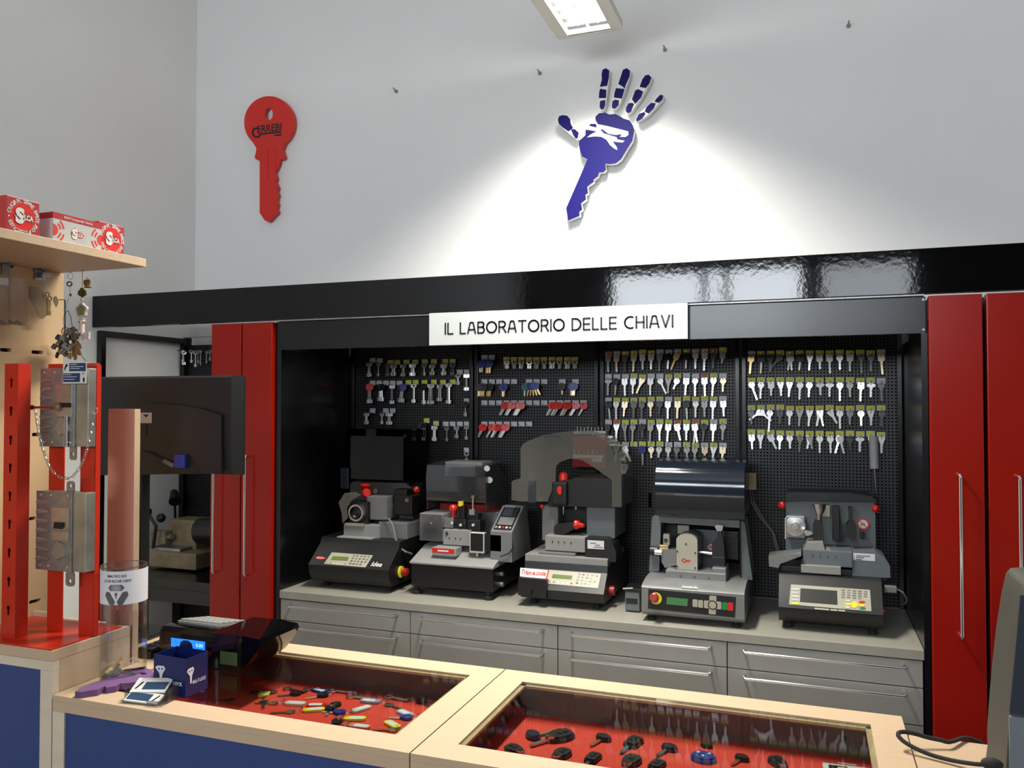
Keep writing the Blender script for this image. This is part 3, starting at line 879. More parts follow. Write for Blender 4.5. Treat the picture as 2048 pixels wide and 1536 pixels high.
# left hollow post (front + right face)
Y1 = 1.475
xa, xb = at(6, 1000, Y1).x, at(33, 1000, Y1).x
zt = at(25, 727, Y1).z
hs = []
for py in (765, 822, 880, 936, 992, 1048, 1105, 1163, 1220):
    q = at(19 - (py - 765) * 0.016, py, Y1)
    hs.append(keyhole(xa + 0.5 * (xb - xa), q.z))
part('hollow_post', MB().prism([(xa, PLZ), (xb, PLZ), (xb, zt), (xa, zt)], -0.002, FR((0, Y1, 0)), hs), 'red_edge', r, 'red post punched with keyholes')
part('post_side', MB().box(xb - 0.002, xb, Y1 + 0.002, Y1 + 0.035, PLZ, zt), 'red_edge', r)
part('post_side', MB().box(xa, xa + 0.002, Y1 + 0.002, Y1 + 0.035, PLZ, zt), 'red_edge', r)
part('post_back', MB().box(xa + 0.002, xb - 0.002, Y1 + 0.033, Y1 + 0.035, PLZ, zt), 'red_dark', r)
# right arch: two legs, top bar, side flange
Y2 = 1.56
zt2 = at(150, 727, Y2).z
def arch_leg(x0, x1, name):
    part(name, MB().box(at(x0, 1000, Y2).x, at(x1, 1000, Y2).x, Y2, Y2 + 0.003, PLZ, zt2 - 0.004), 'red_edge', r)
arch_leg(97, 127, 'leg'); arch_leg(160, 189, 'leg')
part('top_bar', MB().box(at(97, 730, Y2).x, at(192, 730, Y2).x, Y2 - 0.0005, Y2 + 0.012, zt2 - 0.012, zt2), 'red_edge', r)
xr = at(189, 1000, Y2).x
part('side_flange', MB().box(xr - 0.001, xr + 0.003, Y2, Y2 + 0.014, PLZ, zt2 - 0.004), 'red_edge', r)

# locks mounted on the stand
def lock(x0, y0, x1, y1, Y, label, tabs, kind):
    a = at(x0, (y0 + y1) / 2, Y).x; b = at(x1, (y0 + y1) / 2, Y).x
    z1 = at((x0 + x1) / 2, y0, Y).z; z0 = at((x0 + x1) / 2, y1, Y).z
    W, Hh = b - a, z1 - z0
    r = thing('rim_lock', label, 'lock', ((a + b) / 2, Y, z0), 'locks on the red stand')
    dp = Y2 - Y
    part('lock_case', MB().box(a, b, Y + 0.004, Y + dp - 0.0005, z0, z1, 0.002), 'steel_zinc', r, 'zinc-plated steel case')
    part('cover_plate', MB().box(a - 0.002, a + W * 0.74, Y, Y + 0.0035, z0 - 0.001, z1 + 0.001, 0.001), 'steel_dull', r)
    def u(f): return a + W * f
    def v(f): return z1 - Hh * f
    nb = 7
    for i in range(nb):
        zc = v(0.14 + 0.72 * i / (nb - 1))
        part('bolt_rod', MB().cyl((u(0.02), Y + 0.0005, zc), (u(0.27), Y + 0.0005, zc), Hh * 0.030, n=10), 'steel_zinc', r)
    for fx, fz in ((0.08, 0.05), (0.30, 0.05), (0.66, 0.05), (0.08, 0.95), (0.26, 0.95), (0.66, 0.95), (0.62, 0.30)):
        part('screw', MB().lathe([(0.004, 0), (0.004, 0.002), (0.001, 0.003)], (u(fx), Y, v(fz)), (0, -1, 0), 10), 'steel', r)
    part('slide_plate', MB().box(u(0.33), u(0.70), Y - 0.003, Y - 0.0002, v(0.62), v(0.20), 0.001), 'steel', r)
    part('guide_bar', MB().box(u(0.36), u(0.69), Y - 0.005, Y - 0.0031, v(0.50), v(0.44), 0.0008), 'machine_black' if kind else 'steel_dull', r)
    part('lever_arm', MB().prism([(u(0.34), v(0.78)), (u(0.46), v(0.62)), (u(0.60), v(0.66)), (u(0.64), v(0.80)), (u(0.44), v(0.86))], 0.004, FR((0, Y, 0))), 'steel_zinc', r)
    for t in tabs:
        ta, tb = at(t[0], (t[1] + t[3]) / 2, Y + 0.006).x, at(t[2], (t[1] + t[3]) / 2, Y + 0.006).x
        tz1, tz0 = at(t[0], t[1], Y + 0.006).z, at(t[0], t[3], Y + 0.006).z
        hc = (tz0 + 0.35 * (tz1 - tz0)) if tz0 < z0 else (tz0 + 0.62 * (tz1 - tz0))
        part('mounting_tab', MB().prism(rrect(ta, tb, tz0, tz1, (tb - ta) * 0.3), -0.003, FR((0, Y + 0.006, 0)), [ell((ta + tb) / 2, hc, (tb - ta) * 0.2, (tb - ta) * 0.2, 12)]), 'steel_dull', r)
    return r, u, v, Y
lr, u, v, Yl = lock(81, 737, 174, 893, 1.532, 'upper zinc rim lock with key and chain on the red stand', [(139, 886, 152, 920)], 1)
part('keyhole_ring', MB().prism(ell(u(0.42), v(0.49), 0.011, 0.011, 18), 0.006, FR((0, Yl - 0.003, 0)), [ell(u(0.42), v(0.49), 0.006, 0.006, 12)]), 'brass_old', lr, 'brass keyhole ring')
part('keyhole_core', MB().cyl((u(0.42), Yl - 0.001, v(0.49)), (u(0.42), Yl - 0.007, v(0.49)), 0.006, n=12), 'steel', lr)
part('plunger', MB().cyl((u(0.60), Yl - 0.006, v(0.60)), (u(0.60), Yl - 0.006, v(1.0)), 0.005, n=12), 'chrome', lr)
part('inserted_key', MB().box(u(-0.12), u(0.30), Yl - 0.010, Yl - 0.006, v(0.515), v(0.485), 0.001).cyl((u(-0.14), Yl - 0.012, v(0.50)), (u(-0.14), Yl - 0.004, v(0.50)), 0.006, n=12), 'red_dark', lr, 'dark red key stuck in the lock')
lk2, u2, v2, Yl2 = lock(73, 984, 168, 1142, 1.526, 'lower zinc rim lock with six bolts on the red stand', [(133, 962, 148, 986), (131, 1142, 148, 1172)], 0)
part('cam_plate', MB().box(u2(0.42), u2(0.60), Yl2 - 0.008, Yl2 - 0.0005, v2(0.46), v2(0.38), 0.001), 'machine_black', lk2)

# chain from key to ring
cpts = [(71, 823), (74, 845), (78, 870), (84, 893), (91, 915), (99, 934), (110, 948), (123, 956), (136, 957), (148, 950), (160, 935), (169, 915), (176, 893), (181, 870), (185, 848), (188, 830)]
CYY = 1.512
P3 = [at(x, y, CYY) for x, y in cpts]
dense = []
for i in range(len(P3) - 1):
    for k in range(4): dense.append(P3[i].lerp(P3[i + 1], k / 4))
ln = [0.0]
for a, b in zip(dense, dense[1:]): ln.append(ln[-1] + (b - a).length)
r = thing('lock_chain', 'thin steel chain looping in front of the upper lock', 'chain', P3[8])
nlk = 34
for i in range(nlk):
    t = ln[-1] * (i + 0.5) / nlk
    k = max(j for j in range(len(ln)) if ln[j] <= t)
    k = min(k, len(dense) - 2)
    d = (dense[k + 1] - dense[k]).normalized()
    c = dense[k]
    side = Vector((0, 1, 0)) if i % 2 else d.cross(Vector((0, 1, 0))).normalized()
    R1, R2 = ln[-1] / nlk * 0.72, 0.0032
    part('chain_link', MB().tube([c + d * R1 * math.cos(a) + side * R2 * math.sin(a) for a in [2 * math.pi * j / 10 for j in range(10)]], 0.0009, 5, True), 'steel', r)
q = at(190, 821, CYY)
part('end_ring', MB().tube([q + V(0.008 * math.cos(a), 0, 0.008 * math.sin(a)) for a in [2 * math.pi * j / 16 for j in range(16)]], 0.0013, 6, True), 'chrome', r)

# business card on the upper lock
r = thing('business_card', 'white and blue business card pinned on the upper lock', 'card', at(150, 768, 1.524))
cz1, cz0 = at(150, 724, 1.524).z, at(150, 767, 1.524).z
cx0, cx1 = at(126, 745, 1.524).x, at(173, 745, 1.524).x
part('card_paper', MB().box(cx0, cx1, 1.524, 1.5246, cz0, cz1), 'white_print', r)
cw, chh = cx1 - cx0, cz1 - cz0
cb = MB().box(cx0 + cw * 0.27, cx1 - cw * 0.03, 1.5236, 1.524, cz1 - chh * 0.43, cz1 - chh * 0.05).box(cx0 + cw * 0.02, cx1 - cw * 0.27, 1.5236, 1.524, cz0 + chh * 0.07, cz0 + chh * 0.48)
part('print_block', cb, 'card_blue', r)
tx = MB()
for x0, x1, z in ((0.32, 0.6, 0.87), (0.32, 0.88, 0.77), (0.32, 0.72, 0.68), (0.06, 0.36, 0.40), (0.06, 0.6, 0.30), (0.06, 0.5, 0.18), ):
    tx.box(cx0 + cw * x0, cx0 + cw * x1, 1.5233, 1.5236, cz0 + chh * z, cz0 + chh * (z + 0.025))
part('print_lines', tx, 'label_paper', r)
ik = MB()
ik.prism([(cx0 + cw * 0.06, cz1 - chh * 0.30), (cx0 + cw * 0.10, cz1 - chh * 0.14), (cx0 + cw * 0.16, cz1 - chh * 0.06), (cx0 + cw * 0.21, cz1 - chh * 0.16), (cx0 + cw * 0.13, cz1 - chh * 0.26), (cx0 + cw * 0.08, cz1 - chh * 0.42)], 0.0004, FR((0, 1.524, 0)))
ik.prism(ell(cx1 - cw * 0.11, cz0 + chh * 0.17, cw * 0.04, chh * 0.12, 12), 0.0004, FR((0, 1.524, 0)))
for k in range(3): ik.box(cx1 - cw * 0.18, cx1 - cw * 0.08, 1.5236, 1.524, cz0 + chh * (0.40 + 0.06 * k), cz0 + chh * (0.415 + 0.06 * k))
part('print_symbol', ik, 'ink', r)
# ------------------------------------------------------------------ left work niche: steel frame bench, small machine, key panel
NX0, NX1 = LEFT + 0.005, -2.425
r = thing('steel_bench', 'black steel frame workbench against the left wall', 'workbench', (-2.75, 3.15, 0))
fz = CAMZ + 0.33
for y in (D + 0.003, PY - 0.028):
    part('frame_post', MB().box(NX0, NX0 + 0.028, y, y + 0.028, 0, fz, 0.003), 'black_satin', r)
part('frame_rail', MB().box(NX0, NX0 + 0.028, D + 0.031, PY - 0.028, fz - 0.028, fz, 0.003), 'black_satin', r)
part('bench_top', MB().box(NX0 + 0.029, NX1, D + 0.005, PY - 0.03, 0.86, 0.90, 0.002), 'black_satin', r)
part('bench_rail', MB().box(NX0 + 0.029, NX1, D + 0.01, D + 0.04, 0.80, 0.858), 'black_satin', r)
part('bench_leg', MB().box(at(352, 1210, PY - 0.03).x, at(368, 1210, PY - 0.03).x, PY - 0.06, PY - 0.03, 0, 0.858), 'black_satin', r)
part('bench_leg', MB().box(NX1 - 0.05, NX1 - 0.01, PY - 0.06, PY - 0.03, 0, 0.858), 'black_satin', r)
part('back_panel', MB().box(NX0 + 0.03, NX1, PY - 0.029, PY - 0.02, 0.10, 0.79), 'machine_dark', r, 'dark panel below the bench')
px0, pz1 = at(356, 690, PY).x, at(400, 690, PY).z
r = thing('perforated_board', 'small black perforated panel with keys above the left workbench', 'pegboard', (-2.7, PY + 0.01, 0.9))
part('perforated_panel', MB().box(at(378, 690, PY).x, NX1, PY + 0.002, PY + 0.010, 0.9, pz1), 'pegboard', r)
part('top_board', MB().box(at(354, 660, PY).x, NX1, PY + 0.002, PY + 0.02, at(390, 674, PY).z, 2.02), 'black_matt', r)
part('side_post', MB().box(at(356, 690, PY).x, at(378, 690, PY).x, PY + 0.002, PY + 0.02, 0.9, at(370, 676, PY).z), 'black_matt', r)

# old machine standing on the left bench
r = thing('old_cutter', 'worn ivory and black key cutter in the shadow of the left workbench', 'key machine', (-2.78, 3.2, 0.90))
b = MB().pbox(296, 1105, 392, 1137, 3.05, 0.26, 0.006)
part('base', b, 'old_ivory', r)
part('column', MB().pbox(338, 1040, 392, 1106, 3.15, 0.12, 0.006), 'old_ivory', r)
part('motor', MB().cyl(at(400, 1062, 3.16), at(455, 1062, 3.16), 0.06, n=20), 'machine_black', r)
part('spindle', MB().cyl(at(296, 1078, 3.12), at(345, 1073, 3.12), 0.014, n=12), 'steel_dull', r)
part('clamp', MB().pbox(300, 1062, 330, 1088, 3.10, 0.05, 0.004), 'old_ivory', r)
part('clamp_knob', MB().ball(at(322, 1036, 3.10), 0.022), 'machine_black', r)
part('slide', MB().pbox(300, 1096, 360, 1105, 3.07, 0.10, 0.003), 'steel_dull', r)
part('lever', MB().tube([at(306, 1096, 3.06), at(312, 1052, 3.05), at(296, 1026, 3.04)], 0.008, 8), 'machine_black', r)
part('lever_ball', MB().ball(at(294, 1024, 3.04), 0.022), 'machine_black', r)
r = thing('bench_lamp', 'thin black work lamp above the old key cutter', 'lamp', at(350, 1048, 3.3))
part('lamp_arm', MB().tube([at(351, 1060, 3.36), at(350, 1020, 3.34), at(348, 985, 3.32)], 0.006, 8), 'machine_black', r)
part('lamp_head', MB().cyl(at(348, 984, 3.32), at(350, 1003, 3.28), 0.018, 0.03, 14), 'machine_black', r)

# ------------------------------------------------------------------ monitor seen from behind
MY = 1.86
ma, mb_ = at(182, 850, MY), at(462, 850, MY)
mz1, mz0 = at(330, 752, MY).z, at(330, 948, MY).z
mx0, mx1 = ma.x, mb_.x
r = thing('monitor', 'black computer monitor seen from behind above the counter', 'monitor', ((mx0 + mx1) / 2, MY + 0.05, CT))
prof = [(MY + 0.012, mz0 + 0.004), (MY + 0.002, mz0 + 0.02), (MY + 0.0, mz0 + 0.10), (MY + 0.0, mz1 - 0.006), (MY + 0.006, mz1), (MY + 0.055, mz1), (MY + 0.055, mz0)]
part('rear_shell', MB().prism(prof, mx1 - mx0, FR((mx0, 0, 0), (0, 1, 0), (0, 0, 1))), 'monitor_black', r)
# raised arched bulge on the back
bul = pxy([(205, 950), (205, 840), (225, 828), (260, 816), (300, 809), (335, 808), (370, 811), (405, 817), (430, 824), (448, 831), (448, 946)], MY)
part('rear_bulge', MB().prism(bul, 0.012, FR((0, MY, 0))), 'monitor_black', r)
part('stand_recess', MB().prism(pxy([(338, 947), (341, 915), (352, 907), (378, 907), (392, 916), (403, 935), (405, 947)], MY), 0.0008, FR((0, MY - 0.012, 0))), 'machine_black', r)
part('screen_bezel', MB().box(mx0, mx1, MY + 0.0552, MY + 0.062, mz0, mz1, 0.002), 'machine_black', r)
nx = at(287, 1000, MY + 0.03).x
part('stand_neck', MB().box(nx - 0.075, nx + 0.006, MY + 0.016, MY + 0.05, CT + 0.012, mz0 + 0.05, 0.004), 'machine_black', r)
part('stand_foot', MB().box(nx - 0.16, nx + 0.055, 1.735, MY + 0.10, CT, CT + 0.012, 0.004), 'machine_black', r)
q0, q1 = at(287, 833, MY - 0.0125), at(306, 846, MY - 0.0125)
k = part('rating_sticker', MB().box(at(282, 835, MY).x, at(310, 835, MY).x, MY - 0.0128, MY - 0.0121, at(296, 846, MY).z, at(296, 825, MY).z), 'white_print', r, 'white sticker with symbols')
part('sticker_print', MB().prism([(lambda p: (p.x, p.z))(at(x, y, MY)) for x, y in ((293, 829), (305, 829), (299, 835))], 0.0004, FR((0, MY - 0.0128, 0))), 'ink', k)
part('socket_recess', MB().box(at(284, 860, MY).x, at(300, 860, MY).x, MY - 0.0135, MY - 0.012, at(290, 872, MY).z, at(290, 849, MY).z), 'machine_black', r)
part('power_cable', MB().tube([at(280, 902, MY - 0.02), at(300, 907, MY - 0.02), at(322, 917, MY - 0.018), at(332, 925, MY - 0.016), at(338, 932, MY - 0.014)], 0.0022, 6), 'machine_black', r)
part('cable_plug', MB().cyl(at(328, 922, MY - 0.018), at(348, 932, MY - 0.016), 0.006, n=8), 'cable_grey', r)
part('blue_plug', MB().box(at(361, 930, MY).x, at(382, 930, MY).x, MY - 0.026, MY - 0.0125, at(372, 935, MY).z, at(372, 908, MY).z, 0.002), 'blue_head', r, 'blue video plug')
# keyboard strip behind the divider
kq = atz(305, 1298, CT)
r = thing('keyboard', 'black keyboard between the divider board and the cash register', 'keyboard', (-1.672, 1.78, CT))
part('case', MB().box(-1.700, -1.645, 1.725, 1.84, CT + 0.0005, CT + 0.018, 0.003), 'machine_black', r)
for i in range(4):
    for j in range(2):
        part('key_cap', MB().box(-1.695 + j * 0.026, -1.673 + j * 0.026, 1.732 + i * 0.026, 1.754 + i * 0.026, CT + 0.0182, CT + 0.025, 0.003), 'machine_dark', r)

# ------------------------------------------------------------------ cash register
RY = 1.735
rx0, rx1 = at(320, 1300, RY).x, at(541, 1282, RY + 0.03).x
rw_ = rx1 - rx0
r = thing('cash_register', 'glossy black cash register with blue customer display', 'cash register', ((rx0 + rx1) / 2, RY + 0.1, CT))
pf = [(RY + 0.022, CT + 0.0005), (RY + 0.002, CT + 0.024), (RY - 0.004, CT + 0.046), (RY, CT + 0.074), (RY + 0.012, CT + 0.086), (RY + 0.040, CT + 0.088), (RY + 0.20, CT + 0.058), (RY + 0.20, CT + 0.0005)]
part('body', MB().prism(pf, rw_ - 0.10, FR((rx0, 0, 0), (0, 1, 0), (0, 0, 1))), 'black_lacquer', r)
part('printer_cover', MB().prism([(rx1 - 0.150, CT + 0.0005), (rx1 - 0.062, CT + 0.0005), (rx1 - 0.042, CT + 0.018), (rx1 - 0.016, CT + 0.048), (rx1, CT + 0.076), (rx1 - 0.006, CT + 0.086), (rx1 - 0.06, CT + 0.090), (rx1 - 0.150, CT + 0.089)], -0.165, FR((0, RY - 0.010, 0))), 'black_lacquer', r, 'glossy black printer cover', smooth=50)
kS = FR((rx0, RY + 0.045, CT + 0.0871), (1, 0, 0), (0, 0.16, -0.030))
kb = part('keypad', MB().prism(rrect(0.012, 0.150, 0.0, 0.13, 0.010), 0.005, kS), 'machine_light', r, 'pale keypad on top')
for i in range(8):
    for j in range(5):
        part('key_cap', MB().box(0.018 + i * 0.0163, 0.031 + i * 0.0163, 0.008 + j * 0.023, 0.026 + j * 0.023, 0.0052, 0.0105, 0.002, kS), 'machine_light', kb)
sc = part('customer_display', MB().pbox(342, 1280, 409, 1297, RY - 0.0065, 0.0022), 'lcd_blue', r, 'lit blue display')
q = at(399, 1291, RY - 0.0066)
part('display_digits', MB().text('0.00', 0.009, FR(q), 0.01), 'lcd_text', sc)
part('green_note', MB().pbox(440, 1304, 474, 1330, RY - 0.0115, 0.0008), 'sticker_green', r, 'dark green paper note')

# ------------------------------------------------------------------ things on the counter
# blue cardboard box
BX = [atz(307, 1384, CT), atz(371, 1396, CT), atz(418, 1377, CT)]
uax = (BX[1] - BX[0]); wlen = uax.length; uax.normalize()
vax = Vector((-uax.y, uax.x, 0))
dlen = (BX[2] - BX[1]).length
bh = at(307, 1308, BX[0].y).z - CT
BM = Matrix(((uax.x, vax.x, 0, BX[0].x), (uax.y, vax.y, 0, BX[0].y), (0, 0, 1, CT), (0, 0, 0, 1)))
r = thing('leaflet_box', 'open dark blue box with white key logos on the glass', 'box', (BX[0] + uax * wlen / 2 + vax * dlen / 2))
t = 0.0015
part('front_wall', MB().box(0, wlen, 0, t, 0.0005, bh, 0, BM), 'blue_box', r)
part('right_wall', MB().box(wlen - t, wlen, t, dlen, 0.0005, bh, 0, BM), 'blue_box', r)
part('left_wall', MB().box(0, t, t, dlen, 0.0005, bh, 0, BM), 'blue_box', r)
part('back_wall', MB().prism([(0, 0.0005), (wlen, 0.0005), (wlen, bh), (wlen * 0.52, bh), (wlen * 0.48, bh + 0.012), (wlen * 0.38, bh + 0.017), (wlen * 0.24, bh + 0.017), (wlen * 0.14, bh + 0.012), (wlen * 0.10, bh), (0, bh)], -t, BM @ FR((0, dlen - t, 0))), 'blue_box', r)
part('box_floor', MB().box(t, wlen - t, t, dlen - t, 0.0005, 0.002, 0, BM), 'blue_box', r)
def keylogo(Mx, W, Hh):
    m = MB()
    kx, ky = W * 0.22, Hh * 0.56
    m.prism([(kx - W * .17, ky + Hh * .10), (kx - W * .10, ky + Hh * .16), (kx + W * .10, ky + Hh * .17), (kx + W * .15, ky + Hh * .10), (kx + W * .06, ky - Hh * .04), (kx + W * .035, ky - Hh * .24), (kx - W * .02, ky - Hh * .24), (kx - W * .035, ky - Hh * .04)], 0.0004, Mx, [ell(kx - W * .05, ky + Hh * .08, W * .03, Hh * .025, 8), ell(kx + W * .05, ky + Hh * .09, W * .03, Hh * .025, 8)])
    m.text('MUL-T-LOCK', Hh * 0.085, Mx @ Matrix.Translation((W * 0.60, Hh * 0.33, 0)), 0.03, w=W * 0.60)
    return m
part('front_print', keylogo(BM @ FR((0, 0, 0)), wlen, bh), 'label_paper', r, 'white key logo and lettering')
part('side_print', keylogo(BM @ FR((wlen, 0, 0), (0, 1, 0), (0, 0, 1)), dlen, bh), 'label_paper', r)

# purple foam key lying on the counter
def foam(): 
    L = [(150, 1388), (163, 1379), (200, 1366), (235, 1356), (262, 1345), (285, 1341), (300, 1343), (307, 1350), (300, 1362), (280, 1368), (256, 1371), (240, 1372), (232, 1377), (214, 1380), (209, 1377), (196, 1384), (180, 1386), (165, 1389)]
    top = CT + 0.0145
    o = [(lambda p: (p.x, p.y))(atz(x, y - 5, top)) for x, y in L]
    h = [(lambda p: (p.x, p.y))(atz(287 + 7 * math.cos(math.radians(a)), 1347 + 2.2 * math.sin(math.radians(a)), top)) for a in range(0, 360, 24)]
    return MB().prism(o, -0.014, FR((0, 0, top), (1, 0, 0), (0, 1, 0)), [h])
solo('foam_key', foam(), 'purple_foam', 'purple foam toy key lying in front of the clear tube', 'toy key')

# clear tube with old keys inside
tc = V(-1.603, 1.592, CT)
tr = 0.0535
tz = at(232, 1128, tc.y).z
r = thing('key_tube', 'clear acrylic tube with white paper band for discarded keys', 'container', tc)
part('tube_wall', MB().lathe([(tr, 0.001), (tr, tz - CT), (tr - 0.0025, tz - CT), (tr - 0.0025, 0.001)], tc, n=40), 'acrylic', r, 'clear acrylic tube')
part('tube_rim', MB().tube([V(tc.x + (tr - 0.0012) * math.cos(a), tc.y + (tr - 0.0012) * math.sin(a), tz) for a in [2 * math.pi * i / 40 for i in range(40)]], 0.0016, 6, True), 'acrylic_grey', r)
part('tube_floor', MB().cyl(tc + V(0, 0, 0.0012), tc + V(0, 0, 0.004), tr - 0.003, n=30), 'acrylic', r)
bz1, bz0 = at(232, 1133, tc.y).z, at(232, 1198, tc.y).z
va = math.atan2(-tc.y, -tc.x)          # direction from the tube towards the viewer's side
def cyl_pt(a, z, rr): return V(tc.x + rr * math.cos(a), tc.y + rr * math.sin(a), z)
bd = MB()
N = 36
a0, a1 = va - 1.75, va + 1.50
vs = [cyl_pt(a0 + (a1 - a0) * i / N, z, tr + 0.0006) for z in (bz0, bz1) for i in range(N + 1)]
bd.add(vs, [(i, i + 1, N + 2 + i, N + 1 + i) for i in range(N)])
vs2 = [cyl_pt(a0 + (a1 - a0) * i / N, z, tr + 0.0003) for z in (bz0, bz1) for i in range(N + 1)]
bd.add(vs2, [(i + 1, i, N + 1 + i, N + 2 + i) for i in range(N)])
lb = part('paper_band', bd, 'label_paper', r, 'white printed paper band')
def wrap(mb, sagi):
    bm = bmesh.new()
    bv = [bm.verts.new(v) for v in mb.v]
    for f in mb.f:
        try: bm.faces.new([bv[i] for i in f])
        except ValueError: pass
    bmesh.ops.triangulate(bm, faces=list(bm.faces))
    if len(bm.faces) < 400: bmesh.ops.subdivide_edges(bm, edges=list(bm.edges), cuts=3, use_grid_fill=True)
    bm.verts.index_update()
    mb.v = [v.co.copy() for v in bm.verts]
    out = MB()
    out.f = [tuple(v.index for v in f.verts) for f in bm.faces]
    bm.free()
    out.v = [cyl_pt(va + (v.x + sagi) / tr, v.z, tr + 0.0012) for v in mb.v]
    return out
tx = MB()
bhh = bz1 - bz0
FMt = FR((0, 0, 0))
tx.text('SMALTISCI QUI', 0.0060, FR((0, 0, bz1 - 0.011)), 0.015, w=0.044)
tx.text('LE TUE VECCHIE CHIAVI!', 0.0060, FR((0.002, 0, bz1 - 0.023)), 0.015, w=0.064)
part('band_lettering', wrap(tx, -0.018), 'machine_dark', lb)
ry = MB()
cz = bz0 + bhh * 0.30
for k in range(3):
    a = math.radians(90 + 120 * k)
    Mx = FR((0, 0, cz)) @ Matrix.Rotation(math.radians(120 * k), 4, 'Z') @ Matrix.Scale(1.15, 4)
    ry.prism([(-0.0115, 0.0085), (0.0115, 0.0085), (0.0165, 0.015), (0.011, 0.0215), (-0.011, 0.0215), (-0.0165, 0.015)], 0.0002, Mx)
ry.prism(ell(0, 0.002, 0.0035, 0.004, 12), 0.0002, FR((0, 0, cz)))
ry.prism([(-0.0012, 0), (0.0012, 0), (0.0012, -0.008), (-0.0012, -0.008)], 0.0002, FR((0, 0, cz)))
part('recycling_symbol', wrap(ry, -0.018), 'steel_dull', lb)
# ------------------------------------------------------------------ key cutting machines on the worktop
BT = 0.900
def slope_frame(P0, P1):
    """frame on a sloping front: P0 bottom, P1 top (y, z); origin at x = 0"""
    v = Vector((0, P1[0] - P0[0], P1[1] - P0[1]))
    return FR((0, P0[0], P0[1]), (1, 0, 0), v)
def on_slope(Mx, pts):
    P = Mx.translation; N = Mx.col[2].to_3d()
    inv = Mx.inverted()
    return [(lambda q: (q.x, q.y))(inv @ onpl(x, y, P, N)) for x, y in pts]
def feet(r, x0, x1, y0, y1, rad=0.012, h=0.03):
    for x in (x0, x1):
        for y in (y0, y1):
            part('foot', MB().lathe([(rad * 1.2, 0), (rad * 1.2, h * 0.4), (rad * 0.7, h * 0.55), (rad * 0.7, h)], (x, y, BT + 0.0004), n=14), 'rubber', r)
def no_entry(r, px, py, Y, rad):
    c = at(px, py, Y)
    s = part('warning_sticker', MB().prism(ell(c.x, c.z, rad, rad, 22), 0.0008, FR((0, Y, 0))), 'white_print', r, 'round warning sticker')
    m = MB().prism(ell(c.x, c.z, rad, rad, 22), 0.0006, FR((0, Y - 0.0008, 0)), [ell(c.x, c.z, rad * 0.76, rad * 0.76, 22)])
    k = rad * 0.75
    m.prism([(c.x - k * .75, c.z + k * .62), (c.x - k * .62, c.z + k * .75), (c.x + k * .75, c.z - k * .62), (c.x + k * .62, c.z - k * .75)], 0.0006, FR((0, Y - 0.0008, 0)))
    part('sticker_ring', m, 'red_print', s)
    part('sticker_glyph', MB().prism([(c.x - k * .5, c.z - k * .3), (c.x - k * .1, c.z + k * .2), (c.x + k * .45, c.z), (c.x + k * .4, c.z - k * .15), (c.x, c.z), (c.x - k * .4, c.z - k * .4)], 0.0004, FR((0, Y - 0.0008, 0))), 'ink', s)
def keypad_grid(panel, Mx, quad, rows, mat_='steel_dull', fill=0.62):
    """rows: list of key counts; quad: TL, TR, BR, BL in slope coordinates"""
    TL, TR, BR, BL = [Vector(q) for q in quad]
    n = len(rows); m = max(rows)
    for i in range(n):
        for j in range(rows[i]):
            s, t = (j + 0.5) / m, (i + 0.5) / n
            c = TL.lerp(TR, s).lerp(BL.lerp(BR, s), t)
            w = (TR - TL).length / m * fill / 2; h = (BL - TL).length / n * fill / 2
            part('key_button', MB().prism(rrect(c.x - w, c.x + w, c.y - h, c.y + h, min(w, h) * 0.6, 2), 0.0015, Mx), mat_, panel)
def dots(panel, Mx, items, rad=0.004):
    for (x, y, mt) in items:
        q = on_slope(Mx, [(x, y)])[0]
        part('round_button', MB().prism(ell(q[0], q[1], rad, rad, 12), 0.0018, Mx), mt, panel)

# --- machine 1 -------------------------------------------------------------
x0, x1 = -1.985, -1.607
r = thing('key_machine', 'charcoal key machine with black raised hood, leftmost on the worktop', 'key machine', (-1.8, 3.1, BT), 'key cutting machines')
pf = [(2.985, 0.928), (2.962, 0.965), (2.955, 1.000), (3.045, 1.076), (3.055, 1.100), (3.42, 1.105), (3.42, 0.928)]
part('base_housing', MB().prism(pf, x1 - x0, FR((x0, 0, 0), (0, 1, 0), (0, 0, 1))), 'machine_dark', r, 'charcoal sloping base housing')
feet(r, x0 + 0.04, x1 - 0.04, 3.03, 3.38)
SM = slope_frame((2.955, 1.000), (3.045, 1.076))
q = on_slope(SM, [(664, 1105), (746, 1111), (731, 1135), (648, 1128)])
pn = part('keypad_panel', MB().prism(q, 0.0015, SM), 'cream', r, 'cream keypad with display')
part('display', MB().prism(on_slope(SM, [(667, 1113), (698, 1115), (695, 1122), (662, 1120)]), 0.003, SM), 'lcd_green', pn)
keypad_grid(pn, SM, on_slope(SM, [(706, 1109), (743, 1112), (729, 1133), (696, 1130)]), [5, 5, 5, 4])
dots(pn, SM, [(654, 1126, 'red_plastic'), (661, 1126.6, 'green_plastic'), (668, 1127.2, 'white_plastic'), (675, 1127.7, 'white_plastic'), (683, 1128.3, 'white_plastic'), (690, 1128.8, 'red_plastic')], 0.0032)
A, B_ = on_slope(SM, [(744, 1126)])[0], on_slope(SM, [(765, 1128)])[0]
part('model_lettering', MB().text('Idea', 0.022, SM @ Matrix.Translation(((A[0] + B_[0]) / 2, (A[1] + B_[1]) / 2 - 0.004, 0)), 0.02, w=B_[0] - A[0], shear=0.2), 'white_print', r)
L = on_slope(SM, [(641, 1116)])[0]
part('maker_badge', MB().prism([(L[0] - .026, L[1]), (L[0] - .008, L[1] + .009), (L[0] + .024, L[1] + .004), (L[0] + .026, L[1] - .004), (L[0] - .006, L[1] - .009)], 0.001, SM), 'red_print', r, 'red key-shaped badge')
